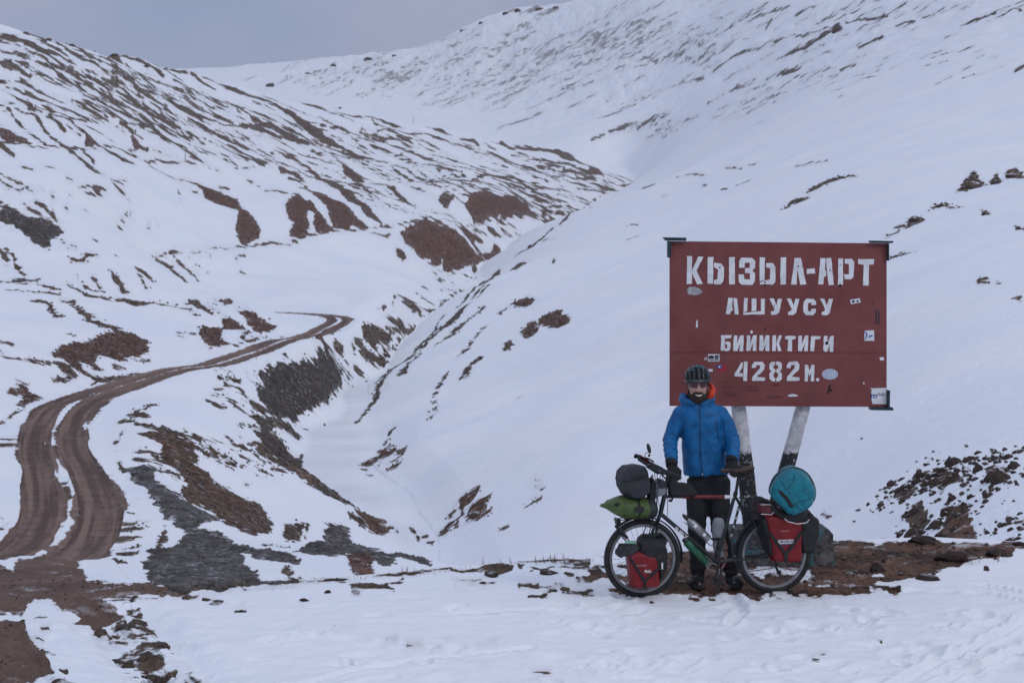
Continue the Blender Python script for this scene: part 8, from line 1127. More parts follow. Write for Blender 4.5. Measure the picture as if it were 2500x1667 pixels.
for x,y,w,n in ((590,1265,80,4),(600,1310,70,4),(800,1310,140,6),(820,1335,110,5),(1000,1292,70,4),(610,1358,120,5),(640,1380,80,4),(990,1393,130,9),(235,1275,30,3)):
    mb=MB()
    for k in range(n*2): 
        a=x-w/2+w*k/(n*2)+rj.uniform(-2,2); hh=rj.uniform(4,11); mb.prism(spoly('%g %g %g %g %g %g %g %g'%(a,y-hh,a+2.5,y-hh,a+4,y+hh,a+1,y+hh)),-.0019-.00005*k,-.0006)
    sign.part('scribble',mb,M_scr,smooth=False)
o=sticker(M_stw,circ(1455,1204,66,28,.67),name='round_sticker'); M_lb=simple('sticker_pale_blue',(.24,.36,.55),.5,var=.05)
for r0,r1 in ((58,48),(38,30),(20,14)):
    mb=MB(); n=28; vs=[]
    for k in range(n):
        a=6.2832*k/n; vs+=[(sx_(1455+r0*math.cos(a)),-.004,sz_(1204+r0*.67*math.sin(a))),(sx_(1455+r1*math.cos(a)),-.004,sz_(1204+r1*.67*math.sin(a)))]
    mb.add(vs,[(2*k,2*((k+1)%n),2*((k+1)%n)+1,2*k+1) for k in range(n)]); put('printed_ring',mb,M_lb,o,sign.base,smooth=False)
# ================================================================ the cyclist
PX,PY=(1606-1176)/4573*17.2,17.2
pz=max(-.02,min(ground_z(PX-.02,17.15),ground_z(PX+.3,17.15)))
PF=Matrix.Translation((PX,PY,pz))
def fuse(mb,name,mat,vox=.011,smooth=6,disp=None):
    me=bpy.data.meshes.new(name); me.from_pydata(mb.v,[],mb.f); ob=bpy.data.objects.new('tmp',me); COL.objects.link(ob)
    bm=bmesh.new(); bm.from_mesh(me); bmesh.ops.recalc_face_normals(bm,faces=bm.faces); bm.to_mesh(me); bm.free()
    r=ob.modifiers.new('r','REMESH'); r.mode='VOXEL'; r.voxel_size=vox
    if smooth: s=ob.modifiers.new('s','SMOOTH'); s.iterations=smooth; s.factor=.5
    dg=bpy.context.evaluated_depsgraph_get(); out=bpy.data.meshes.new_from_object(ob.evaluated_get(dg)); out.name=name
    bpy.data.objects.remove(ob); bpy.data.meshes.remove(me)
    if disp:
        n=len(out.vertices); co=np.empty(n*3); out.vertices.foreach_get('co',co); no=np.empty(n*3); out.vertices.foreach_get('normal',no) if False else None
        co=co.reshape(-1,3); no=np.array([v.normal[:] for v in out.vertices]); co=co+no*disp(co)[:,None]; out.vertices.foreach_set('co',co.ravel()); out.update()
    out.polygons.foreach_set('use_smooth',[True]*len(out.polygons)); out.materials.clear(); out.materials.append(mat); return out
def ering(z,cx,cy,rx,ry,n=28,pw=2.3,rot=0):
    r=[]
    for k in range(n):
        a=2*math.pi*k/n; c,s=math.cos(a),math.sin(a); e=2/pw
        x=rx*abs(c)**e*(1 if c>0 else -1); y=ry*abs(s)**e*(1 if s>0 else -1)
        r.append((cx+x*math.cos(rot)-y*math.sin(rot),cy+x*math.sin(rot)+y*math.cos(rot),z))
    return r
def cloth(name,col,rough,weave=900,bump=.0015,col2=None,sheen=.2):
    m,t,b=nmat(name); P=N(t,'ShaderNodeTexCoord').outputs['Object']; n=noise(t,P,14,4,.6); w=noise(t,P,weave,2,.5); f=noise(t,P,38,4,.65,.6)
    c1=tuple(v*.82 for v in col); c2=col2 or tuple(v*1.18 for v in col); lk(t,mixc(t,sstep(t,n,.3,.7),c1,c2),b.inputs['Base Color']); b.inputs['Roughness'].default_value=rough; b.inputs['Specular IOR Level'].default_value=.3
    h=mth(t,'MULTIPLY_ADD',w,.15,f); bp=N(t,'ShaderNodeBump'); bp.inputs['Strength'].default_value=.7; bp.inputs['Distance'].default_value=bump*3; lk(t,h,bp.inputs['Height']); lk(t,bp.outputs[0],b.inputs['Normal']); return m
M_skin=simple('skin',(.42,.24,.185),.55,var=.12,scale=30,bump=.001); M_blue=cloth('jacket_blue_shell',(.0022,.095,.262),.55,col2=(.0027,.124,.325)); M_black=cloth('trouser_black',(.022,.023,.025),.85); M_glove=cloth('glove_black',(.014,.014,.015),.8)
M_boot=simple('boot_black',(.016,.015,.015),.7,bump=.004); M_hair=simple('dark_brown_hair',(.028,.016,.011),.75,var=.5,scale=120,bump=.01,bscale=220); M_zip=simple('zip_dark',(.010,.020,.045),.55); M_orange=cloth('orange_lining',(.50,.045,.018),.6)
M_teeth=simple('teeth',(.56,.53,.48),.3,var=.05); M_grey=cloth('grey_gaiter',(.36,.37,.39),.8); M_lens=simple('lens_dark_red',(.05,.008,.014),.12,var=.2,spec=.8); M_hel=simple('helmet_shell',(.030,.042,.045),.35,var=.4,scale=9); M_helk=simple('helmet_foam',(.008,.008,.009),.8); M_helt=simple('helmet_teal_trim',(.02,.16,.20),.3); M_redsock=cloth('red_sock',(.18,.02,.03),.9)
cyc=None
HX,HY,HZ=-.020,-.07,1.735      # head centre
def head_mb():
    mb=MB(); rings=[]
    # skull and jaw, front is -y
    for z,rx,ry,cy in ((-.135,.030,.030,-.045),(-.125,.048,.046,-.040),(-.10,.062,.066,-.026),(-.07,.070,.082,-.014),(-.03,.075,.095,-.004),(.01,.078,.100,0),(.05,.079,.101,.003),(.09,.074,.094,.006),(.125,.055,.072,.008),(.14,.02,.03,.008)): rings.append(ering(HZ+z,HX,HY+cy,rx,ry,24,2.2))
    mb.loft(rings)
    mb.loft([ering(HZ-.20,HX,HY+.04,.06,.062,20),ering(HZ-.05,HX,HY+.03,.056,.06,20)])
    # nose, brow, cheeks, ears, lips
    mb.tube([(HX,HY-.093,HZ+.018),(HX,HY-.108,HZ-.010),(HX,HY-.120,HZ-.034),(HX,HY-.098,HZ-.044)],[.010,.012,.016,.010],10)
    for s in(-1,1):
        mb.ell((HX+s*.014,HY-.102,HZ-.036),(.010,.012,.009),10,6); mb.ell((HX+s*.040,HY-.072,HZ-.028),(.026,.022,.020),12,7); mb.ell((HX+s*.080,HY+.012,HZ-.010),(.008,.020,.032),10,7); mb.ell((HX+s*.032,HY-.080,HZ+.030),(.028,.014,.009),10,6)
        mb.ell((HX+s*.033,HY-.083,HZ+.006),(.014,.010,.008),10,6)
    return mb
body=MB(); hm=head_mb(); body.add(hm.v,hm.f)
body.loft([ering(.95,.07,.0,.15,.10),ering(1.1,.045,-.01,.14,.10),ering(1.3,.02,-.03,.155,.105),ering(1.45,.005,-.045,.165,.10),ering(1.52,-.008,-.045,.12,.08),ering(1.58,-.015,-.04,.06,.06),ering(1.66,-.018,-.035,.055,.055)])
ARM_R=[(-.135,-.04,1.500),(-.205,-.05,1.40),(-.256,-.07,1.275),(-.262,-.22,1.165),(-.264,-.335,1.075)]   # viewer's left
ARM_L=[(.150,-.04,1.500),(.225,-.05,1.40),(.276,-.06,1.262),(.272,-.17,1.165),(.250,-.255,1.100)]
LEG_R=[(-.005,.0,.92),(-.020,-.02,.70),(-.025,-.04,.50),(-.015,-.02,.28),(-.010,.0,.09)]
LEG_L=[(.160,.0,.92),(.172,-.02,.70),(.172,-.04,.50),(.215,-.01,.28),(.290,.0,.09)]
for A,rr in ((ARM_R,(.055,.05,.045,.04,.03)),(ARM_L,(.055,.05,.045,.04,.03)),(LEG_R,(.095,.08,.06,.055,.045)),(LEG_L,(.095,.08,.06,.055,.045))): body.tube(A,list(rr),14)
for fx,ang in((-.010,-.12),(.290,.18)): body.tube([(fx,.06,.04),(fx+ang*.1,-.06,.04),(fx+ang*.2,-.15,.03)],[.04,.042,.028],12)
def hand(A,dirs,curl):
    # palm and five bent fingers; root at the wrist (last arm point)
    w=V(A[-1]); out=MB(); f=V(dirs[0]).normalized(); side=V(dirs[1]).normalized(); dn=f.cross(side).normalized()
    if dn.z>0: dn=-dn
    palm=w+f*.045; out.tube([w-f*.03,w+f*.02,w+f*.06,w+f*.088],[.030,.036,.040,.034],12,flat=.55,up=dn)
    for k,(o,ln) in enumerate(((-.032,.068),(-.011,.078),(.011,.074),(.031,.058))):
        b=w+f*.080+side*o; p=[b-f*.03]; d=f.copy(); q=b.copy()
        p.append(q.copy())
        for seg,c in ((.42,curl[0]),(.32,curl[1]),(.26,curl[2])):
            d=(d*math.cos(c)+dn*math.sin(c)).normalized(); dn2=(dn*math.cos(c)-f*0*math.sin(c)); q=q+d*ln*seg*1.15; p.append(q.copy()); 
            ax=f.cross(dn); 
        out.tube(p,[.012,.0125,.0118,.011,.0085],9)
    b=w+f*.03-side*.034*curl[3]; out.tube([w+f*.01,b,b-side*.026*curl[3]+f*.028+dn*.012,b-side*.022*curl[3]+f*.055+dn*.034],[.016,.0155,.0135,.010],9)
    return out
GR=((-.10,-.55,-.45),(1,-.15,0)); GL=((.30,-.62,-.28),(.85,.5,0))
hr=hand(ARM_R,((.05,-.62,-.60),(.98,.0,.15)),(.55,.9,.8,-1)); hl=hand(ARM_L,((.18,-.80,-.42),(.98,.2,0)),(.35,.5,.5,1))
for h_ in(hr,hl): body.add(h_.v,h_.f)
person=put('person',fuse(body,'person',M_skin,.0095,5),None); person.matrix_world=PF
person['label']='bearded cyclist in blue jacket and helmet standing behind the loaded bicycle'; person['category']='person'
def wear(name,me,**kw): return put(name,me,None,person,**kw)
def wpart(name,mb,mat,parent=None,**kw): return put(name,mb,mat,parent or person,**kw)
# jacket
j=MB(); j.loft([ering(.968,.062,-.005,.193,.150),ering(1.0,.058,-.006,.197,.155),ering(1.1,.045,-.012,.190,.152),ering(1.22,.028,-.022,.186,.150),ering(1.34,.012,-.034,.190,.150),ering(1.43,.004,-.042,.200,.145),ering(1.50,-.002,-.045,.195,.130),ering(1.545,-.008,-.046,.155,.112),ering(1.58,-.014,-.046,.115,.100),ering(1.605,-.017,-.046,.098,.094)])
for A,rr in((ARM_R,(.086,.074,.067,.060,.052)),(ARM_L,(.088,.076,.070,.063,.055))):
    a=[V(p) for p in A]; e=a[3].lerp(a[4],.75); pts=[a[0],a[0].lerp(a[1],.5),a[1],a[1].lerp(a[2],.5),a[2],a[2].lerp(a[3],.5),a[3],e]; R=[rr[0],(rr[0]+rr[1])/2,rr[1],(rr[1]+rr[2])/2,rr[2],(rr[2]+rr[3])/2,rr[3],rr[4]]; j.tube(pts,R,18)
for s_,X_ in((1,ARM_L),(-1,ARM_R)): j.ell((X_[0][0]+s_*.005,-.042,1.478),(.098,.092,.092),18,12); j.ell((X_[0][0]-s_*.055,-.045,1.525),(.10,.075,.055),18,12)
# rolled hood round the neck
for s in(-1,1): j.tube([(HX+s*.02,HY-.075,1.575),(HX+s*.075,HY-.055,1.588),(HX+s*.118,HY+.01,1.605),(HX+s*.12,HY+.08,1.62),(HX+s*.05,HY+.145,1.60)],[.020,.028,.036,.045,.05],14)
j.ell((HX,HY+.13,1.575),(.13,.06,.085),16,10)
AR=np.array(ARM_R);AL=np.array(ARM_L)
def wrinkle(co):
    x,y,z_=co[:,0],co[:,1],co[:,2]
    side=np.abs(x-.01)>.19
    arm=np.sin((z_*1.0+y*.55+np.abs(x)*.35)*95+14*vnoise(x*9+y*5,z_*7,3))*.0030*np.clip(1.2-np.abs(z_-1.22)/.22,0,1)
    tor=fbm(x*9,z_*5.5+y*4,4,13)*.020+np.sin(z_*40+x*20+5*vnoise(x*8,z_*6,4))*.0016
    fold=np.abs(vnoise(x*10+z_*3,z_*7-x*6,19))*-.016
    return np.where(side,arm+tor*.4,tor+fold)
jacket=wear('jacket',fuse(j,'jacket',M_blue,.0085,4,wrinkle))
bv=BVHTree.FromPolygons([v.co for v in jacket.data.vertices],[tuple(p.vertices) for p in jacket.data.polygons])
def k5(x,y): return ((x/5.554+1495.8-1606)*.003761,(1342-(y/5.554+809.0))*.003761)
def drape(pts,w,name,mat,lift=.002,par=None):
    path=[]
    for i in range(len(pts)-1):
        a,b=k5(*pts[i]),k5(*pts[i+1])
        for t in (0,.2,.4,.6,.8): path.append((a[0]+(b[0]-a[0])*t,a[1]+(b[1]-a[1])*t))
    path.append(k5(*pts[-1])); P=[]
    for x,zz in path:
        h=bv.ray_cast(V((x,-1,zz)),V((0,1,0)))
        if h[0]: P.append(h[0]-V((0,lift,0)))
    if len(P)>1: mb=MB(); mb.tube(P,w,6); return put(name,mb,mat,par or jacket)
drape([(592,600),(592,760),(596,950),(600,1150),(612,1330),(628,1510)],.0042,'front_zip',M_zip)
drape([(412,850),(396,930),(392,1000)],.0032,'pocket_zip',M_zip); drape([(806,835),(812,930),(830,1030),(852,1110)],.0036,'pocket_zip',M_zip)
drape([(705,772),(750,764),(800,758)],.0022,'chest_logo',M_zip); drape([(420,600),(480,618),(540,630)],.0025,'hood_seam',M_zip); drape([(680,620),(760,590),(840,575)],.0025,'hood_seam',M_zip)
for pts in ([(345,660),(372,760),(380,900)],[(870,640),(880,780),(885,920)],[(410,1330),(500,1350),(600,1352),(780,1345),(900,1300)]): drape(pts,.0016,'seam',M_blue,.0005)
drape([(629,1495),(630,1512)],.0055,'zip_pull',M_teeth,.004)
# orange inner hood
mb=MB(); o_=k5(765,440); mb.tube([(o_[0]-.035,HY+.01,1.615),(o_[0]-.008,HY+.0,1.66),(o_[0]+.012,HY+.02,1.70),(o_[0]+.0,HY+.06,1.735),(o_[0]-.04,HY+.09,1.74)],[.030,.034,.028,.020,.012],14); mb.ell((HX,HY+.085,1.655),(.10,.06,.075),16,10); wpart('inner_hood',fuse(mb,'inner_hood',M_orange,.008,4),None)
# trousers
t_=MB(); t_.loft([ering(1.02,.072,.0,.155,.115),ering(.94,.082,.0,.170,.122),ering(.84,.085,-.005,.172,.122),ering(.76,.084,-.008,.165,.115)])
def pant(L,r): 
    a=[V(p) for p in L]; pts=[a[0],a[0].lerp(a[1],.5),a[1],a[1].lerp(a[2],.5),a[2],a[2].lerp(a[3],.5),a[3],a[3].lerp(a[4],.7)]; t_.tube(pts,r,18)
pant(LEG_R,[.105,.102,.095,.086,.078,.076,.074,.074]); 
a=[V(p) for p in LEG_L]; t_.tube([a[0],a[0].lerp(a[1],.5),a[1],a[1].lerp(a[2],.55),a[2],a[2].lerp(a[3],.5)+V((.012,.02,0)),a[3]+V((.01,.012,0)),a[3].lerp(a[4],.7)],[.105,.102,.094,.084,.074,.064,.060,.062],18)
def wr2(co): return fbm(co[:,0]*11,co[:,2]*9+co[:,1]*5,4,23)*.012+np.sin(co[:,2]*85+6*vnoise(co[:,0]*12,co[:,2]*8,6))*.003*np.clip(1.2-np.abs(co[:,2]-.42)/.25,0,1)
wear('trousers',fuse(t_,'trousers',M_black,.010,4,wr2))
# grey gaiter on the viewer's right shin, red sock below
mb=MB(); mb.tube([(.158,-.10,.60),(.155,-.112,.56),(.150,-.11,.46),(.152,-.10,.36),(.165,-.08,.265)],[.040,.052,.054,.048,.038],16); wpart('shin_gaiter',fuse(mb,'shin_gaiter',M_grey,.008,3,lambda c: fbm(c[:,0]*20,c[:,2]*14,3,5)*.008),None)
mb=MB(); mb.tube([(.165,-.085,.275),(.185,-.06,.22),(.21,-.03,.18)],[.040,.038,.038],14); wpart('sock',fuse(mb,'sock',M_redsock,.008,2),None)
# boots and leggings
for fx,dx in((-.012,-.045),(.285,.045)):
    mb=MB(); mb.tube([(fx+(-.05 if fx>0 else 0),.0,.24),(fx-(.02 if fx>0 else 0),.0,.17),(fx,.005,.10)],[.062,.064,.060],16)
    mb.tube([(fx-dx*.4,.075,.055),(fx,.01,.062),(fx+dx*.6,-.08,.052),(fx+dx*1.1,-.165,.042)],[.048,.058,.052,.036],16,flat=.95); mb.box((fx+dx*.35,-.045,.016),(.095,.27,.03),Matrix.Rotation(-dx*1.2,3,'Z'))
    bo=wpart('boot',fuse(mb,'boot',M_boot,.008,2,lambda c: fbm(c[:,0]*26,c[:,2]*30+c[:,1]*10,3,8)*.008),None)
    mb=MB()
    for k in range(4): mb.tube([(fx+dx*.5-.03,-.075-.022*k,.088-.012*k),(fx+dx*.55,-.085-.022*k,.100-.012*k),(fx+dx*.6+.03,-.075-.022*k,.088-.012*k)],.0045,6)
    put('laces',mb,M_stg,bo)
# gloves follow the fingers
for h_,A in((hr,ARM_R),(hl,ARM_L)):
    mb=MB(); cen=V(A[-1]); 
    g=MB(); g.add(h_.v,h_.f); g.tube([V(A[3]).lerp(V(A[4]),.55),V(A[4])],[.048,.044],14)
    wpart('glove',fuse(g,'glove',M_glove,.0058,1,lambda c: np.full(len(c),.0060)),None)
# beard, hair, mouth
b2=MB(); rings=[]
for z,rx,ry,cy in ((-.150,.026,.026,-.060),(-.142,.044,.040,-.055),(-.125,.064,.062,-.042),(-.105,.075,.080,-.026),(-.075,.0805,.092,-.012),(-.045,.0815,.078,.022),(-.01,.081,.05,.045)): rings.append(ering(HZ+z,HX,HY+cy,rx,ry,24,2.2))
b2.loft(rings); b2.tube([(HX-.052,HY-.074,HZ-.078),(HX-.026,HY-.098,HZ-.056),(HX,HY-.108,HZ-.053),(HX+.026,HY-.098,HZ-.056),(HX+.052,HY-.074,HZ-.078)],[.012,.0105,.009,.0105,.012],10)
beard=wear('beard',fuse(b2,'beard',M_hair,.0062,2,lambda c: fbm(c[:,0]*70,c[:,2]*60+c[:,1]*30,3,15)*.012))
lip=MB(); lip.tube([(HX-.031,HY-.094,HZ-.070),(HX-.016,HY-.104,HZ-.0775),(HX,HY-.107,HZ-.080),(HX+.016,HY-.104,HZ-.0775),(HX+.031,HY-.094,HZ-.070)],[.004,.0085,.0095,.0085,.004],10); M_lip=simple('lips',(.26,.10,.09),.5); wpart('lips',lip,M_lip)
tm=MB(); tm.tube([(HX-.029,HY-.106,HZ-.0680),(HX-.015,HY-.117,HZ-.0735),(HX,HY-.120,HZ-.0755),(HX+.015,HY-.117,HZ-.0735),(HX+.029,HY-.106,HZ-.0680)],[.003,.0062,.0070,.0062,.003],8); wpart('teeth',tm,M_teeth)
hb=MB(); hb.loft([ering(HZ-.10,HX,HY+.055,.076,.062,20),ering(HZ-.02,HX,HY+.05,.084,.068,20),ering(HZ+.06,HX,HY+.04,.084,.075,20)]); wear('hair',fuse(hb,'hair',M_hair,.008,2,lambda c: fbm(c[:,0]*50,c[:,2]*50,3,2)*.012))
# sunglasses
sg=MB()
for s in(-1,1):
    P=[]
    for k in range(9):
        t=k/8; a=.08+t*1.05; P.append((HX+s*math.sin(a)*.088,HY-math.cos(a)*.112+.004,t))
    up=[(x,y,HZ+.036-.004*t) for x,y,t in P]; dn_=[(x,y,HZ-.012+.012*t*t+(.012 if t<.12 else 0)) for x,y,t in P]
    sg.add(up+dn_+[(x*1.0,y+.004,z_) for x,y,z_ in up+dn_],[(k,k+1,k+10,k+9) for k in range(8)]+[(k+18,k+27,k+28,k+19) for k in range(8)])
gl=wpart('sunglasses',sg,M_lens); fr=MB()
pts=[(HX+math.sin(a)*.0895,HY-math.cos(a)*.114+.004,HZ+.037) for a in np.linspace(-1.12,1.12,17)]; fr.tube(pts,.0032,6)
for s in(-1,1): fr.tube([(HX+s*.0805,HY-.046,HZ+.033),(HX+s*.086,HY+.01,HZ+.022)],.004,6)
put('frame',fr,M_helk,gl)
# helmet
hx,hy,hz=HX,HY+.012,HZ+.052
def dome(a,e,k=1.0):  # azimuth from front, elevation
    return V((hx+math.sin(a)*math.cos(e)*.106*k,hy-math.cos(a)*math.cos(e)*.138*k,hz+math.sin(e)*.128*k))
hel=MB(); rings=[]
for e in np.linspace(-.12,1.5,12): rings.append([dome(a,e+(.10*math.cos(a) if e<.2 else 0),.955) for a in np.linspace(0,2*math.pi,36,endpoint=False)])
hel.loft(rings); helm=wpart('helmet',hel,M_helk)
# shell ribs, with vents between
for k,ph in enumerate(np.radians([-66,-44,-22,0,22,44,66])):
    rb=MB(); rr=[]
    for t in np.linspace(0,1,15):
        e=.03+t*(math.pi-.10); c=V((hx+math.sin(ph)*.112,hy-math.cos(ph)*math.cos(e)*.146,hz-.004+math.cos(ph)**.75*math.sin(e)*.134)); wdt=.0150*(1-.55*abs(t-.42)*1.6)
        d=V(((c.x-hx)/.112**2,(c.y-hy)/.146**2,(c.z-hz)/.134**2)).normalized(); tg=V((0,math.sin(e),math.cos(e)*.9)).normalized(); sd_=d.cross(tg).normalized()
        rr.append([c-sd_*wdt-d*.012,c-sd_*wdt*.8+d*.0,c+d*.003,c+sd_*wdt*.8+d*.0,c+sd_*wdt-d*.012])
    rb.loft(rr,cap=True); put('shell_rib',rb,M_hel,helm,angle=50)
rim=MB(); rim.tube([dome(a,-.10+.12*math.cos(a),1.015) for a in np.linspace(0,2*math.pi,33)],.0095,8,cap=False); put('rim',rim,M_hel,helm)
vs_=MB(); vs_.tube([dome(a,.0+.06*math.cos(a),1.045)-V((0,0,.012)) for a in np.linspace(-1.1,1.1,13)],[.002]+[.0032]*11+[.002],8); put('front_lip',vs_,M_stg,helm)
for a,e in((-.35,1.05),(.12,1.1),(.5,.95),(-.8,.7),(.95,.35)):
    q=dome(a,e,1.05); tr=MB(); tr.ell(q,(.014,.008,.006),8,5); put('teal_trim',tr,M_helt,helm)
st=MB()
for s in(-1,1):
    st.tube([dome(s*1.45,-.08,.98),(HX+s*.083,HY-.018,HZ-.02),(HX+s*.078,HY-.02,HZ-.09),(HX+s*.03,HY-.03,HZ-.15)],.0055,6,flat=.5)
put('chin_strap',st,M_helk,helm)
# ================================================================ touring bicycle
BX,BY=1.094,16.70; BA=math.atan2(.245,1.136)
zf=ground_z(BX,BY)+.0; zr=ground_z(BX+1.136,BY+.245); BP=math.atan2(zr-zf,1.162)
BF=Matrix.Translation((BX,BY,zf-.006))@Matrix.Rotation(BA,4,'Z')@Matrix.Rotation(-BP,4,'Y')
KX=1.162/800; KZ=.001388
def b2(cx,cy,off=0.0): return V(((cx-345)*KX,off,(1493-31*(cx-345)/800-cy)*KZ))
M_frame=simple('frame_black_paint',(.018,.020,.024),.35,var=.2); M_tyre=simple('tyre_rubber',(.022,.022,.023),.85,var=.4,bump=.003,bscale=150); M_rim=simple('rim_alloy',(.20,.20,.21),.45,.4,.2); M_spoke=simple('spoke_steel',(.20,.20,.21),.35,.8); M_blk=simple('black_plastic',(.014,.014,.015),.5); M_steel=simple('steel',(.42,.42,.43),.32,.9,.15); M_redt=simple('red_tube_tape',(.13,.012,.015),.5); M_whd=simple('white_decal',(.70,.70,.71),.4,var=.05); M_leather=simple('saddle_leather',(.050,.028,.019),.45,var=.35); M_mud=simple('mudguard_black',(.016,.016,.017),.4)
bike=Thing('touring_bicycle','black touring bicycle loaded with red panniers in front of the sign','bicycle',BF,(.58,0,0))
HF=b2(345,1255); HR=b2(1145,1230); RW=.331
def wheel(H,nsp=32):
    t=MB(); t.torus(H,RW-.024,.024,72,12); w=bike.part('wheel',t,M_tyre)
    w.name='wheel'; 
    # tread blocks
    tb=MB()
    for k in range(96):
        a=2*math.pi*k/96; e=V((math.cos(a),0,math.sin(a))); tg=V((-math.sin(a),0,math.cos(a)))
        for s in(-1,1): 
            c=H+e*(RW-.004)+V((0,s*.011,0)); M3=Matrix((e,V((0,1,0)),tg)).transposed(); tb.box(c,(.008,.014,.012),M3)
    put('tread',tb,M_tyre,w,bike.base,smooth=False)
    rm=MB(); ri=RW-.049; rm.band(H,[(ri-.018,-.010),(ri-.001,-.0125),(ri+.006,-.0125),(ri+.006,.0125),(ri-.001,.0125),(ri-.018,.010)],72); put('rim',rm,M_rim,w,bike.base,angle=30)
    hb=MB(); hb.tube([H+V((0,-.055,0)),H+V((0,-.03,0)),H+V((0,-.028,0)),H+V((0,.028,0)),H+V((0,.03,0)),H+V((0,.055,0))],[.010,.012,.026,.026,.012,.010],14); put('hub',hb,M_blk,w,bike.base)
    for k in range(nsp):
        a=2*math.pi*k/nsp; s=1 if k%2 else -1; a2=a+(.42 if (k//2)%2 else -.42)
        p=H+V((math.cos(a2)*.022,s*.026,math.sin(a2)*.022)); q=H+V((math.cos(a)*(ri-.016),0,math.sin(a)*(ri-.016))); sp=MB(); sp.tube([p,q],.0014,5,cap=False); put('spoke',sp,M_spoke,w,bike.base)
    return w
wheel(HF); wheel(HR)
def mudguard(H,a0,a1):
    m=MB(); prof=[(RW+.012,-.028),(RW+.020,-.018),(RW+.024,0),(RW+.020,.018),(RW+.012,.028),(RW+.017,.018),(RW+.021,0),(RW+.017,-.018)]; m.band(H,prof,30,a0,a1); bike.part('mudguard',m,M_mud)
mudguard(HF,math.radians(-8),math.radians(128)); mudguard(HR,math.radians(20),math.radians(178))
# frame
BB=b2(795,1275); ST=b2(905,872); HT=b2(487,872); HB=b2(452,1000); 
fr_=MB(); fr_.tube([HT+(ST-HT)*.0+V((.005,0,-.012)),ST+V((0,0,-.012))],.0145,14); fr_.tube([HB+V((.006,0,.02)),BB],.0175,14); fr_.tube([ST+V((.006,0,.02)),BB],.0152,14); fr_.tube([HT+V((-.004,0,.03)),HB],.0195,14)
fr_.tube([BB+V((0,-.034,0)),BB+V((0,.034,0))],.021,14)
for s in(-1,1):
    fr_.tube([ST+V((.006,s*.016,-.01)),ST.lerp(HR,.5)+V((0,s*.045,0)),HR+V((0,s*.064,.0))],[.009,.008,.007],9); fr_.tube([BB+V((.03,s*.022,0)),BB.lerp(HR,.5)+V((0,s*.045,0)),HR+V((0,s*.064,0))],[.011,.0095,.008],9); fr_.box(HR+V((0,s*.064,0)),(.04,.006,.03))
frame=bike.part('frame',fr_,M_frame)
d=MB(); a=HT.lerp(ST,.24)+V((0,0,-.012)); c=HT.lerp(ST,.84)+V((0,0,-.012)); d.tube([a,c],.0162,14); put('red_wrap',d,M_redt,frame,bike.base)
d=MB(); d.tube([HT.lerp(ST,.85)+V((0,0,-.012)),HT.lerp(ST,.97)+V((0,0,-.012))],.0158,14); put('white_decal',d,M_whd,frame,bike.base)
dt=(BB-HB); L_=dt.length; ang=math.atan2(dt.z,dt.x); mid=HB.lerp(BB,.36); tm_=text_mb('SURLY',.036,mid.x,mid.z,-.0182,.0008,.0012,1.35,ang); put('down_tube_lettering',tm_,M_whd,frame,bike.base,smooth=False)
# fork
fk=MB(); cr=b2(437,1032)
fk.tube([HB+V((0,0,.01)),cr+V((0,0,-.005))],.016,12)
for s in(-1,1): fk.tube([cr+V((.0,s*.01,0)),cr+V((-.004,s*.045,-.02)),b2(400,1150)+V((0,s*.052,0)),HF+V((.015,s*.055,.03)),HF+V((0,s*.055,0))],[.013,.0135,.0125,.0095,.008],10)
fk=bike.part('fork',fk,M_frame)
# stem, handlebar, grips, mirror
stm=MB(); stm.tube([HT+V((-.005,0,.03)),b2(497,770),b2(500,738)],.014,12); stm.tube([b2(500,742),b2(455,735)],.014,10); bike.part('stem',stm,M_blk)
hbp=[b2(505,715,-.27),b2(470,716,-.26),b2(400,690,-.235),b2(350,668,-.17),b2(345,690,-.08),b2(420,728,-.03),b2(450,735,0),b2(420,728,.03),b2(345,690,.08),b2(350,668,.17),b2(400,690,.235),b2(480,705,.26),b2(530,712,.28)]
hbp=[b2(500,728,.30),b2(430,690,.26),b2(360,655,.20),b2(352,668,.13),b2(430,722,.05),b2(452,737,0),b2(430,735,-.05),b2(352,690,-.13),b2(360,672,-.20),b2(430,705,-.26),b2(515,738,-.30)]
hh=MB(); hh.tube(hbp,.0125,10); bar=bike.part('handlebar',hh,M_blk)
gr=MB(); gr.tube([b2(395,672,.235),b2(345,648,.19),b2(340,655,.17)],.0165,10); gr2=MB(); gr2.tube([b2(370,655,.215),b2(430,690,.262)],.0175,10); put('bar_wrap',gr,M_blk,bar,bike.base); put('red_bar_tape',gr2,M_redt,bar,bike.base)
for s,z in((-.24,10),(.22,0)): gq=MB(); gq.tube([b2(440,700+z,s),b2(520,738+z,s*1.2)],.0175,10); put('grip',gq,M_blk,bar,bike.base)
lv=MB(); lv.tube([b2(425,655,.2),b2(432,640,.2)],.010,8); lv.tube([b2(390,662,.2),b2(425,668,.22),b2(465,690,.25)],.0075,8); put('bar_end_shifter',lv,M_blk,bar,bike.base)
for s in(-.2,.2): lv=MB(); lv.tube([b2(470,735,s),b2(500,752,s),b2(525,790,s*.95)],[.009,.007,.006],8); put('brake_lever',lv,M_blk,bar,bike.base)
for k,(p,q) in enumerate(((b2(440,735,-.1),b2(430,1010,-.03)),(b2(440,735,.1),b2(455,950,.02)),(b2(420,730,-.08),b2(425,1035,0)),(b2(470,740,.06),b2(500,1010,.02)))):
    cb=MB(); m_=p.lerp(q,.5)+V((-.045+.03*k,-.01,0)); pts=[(p*(1-t)**2+m_*2*t*(1-t)+q*t*t) for t in np.linspace(0,1,9)]; cb.tube(pts,.0027,6); bike.part('brake_cable',cb,M_blk)
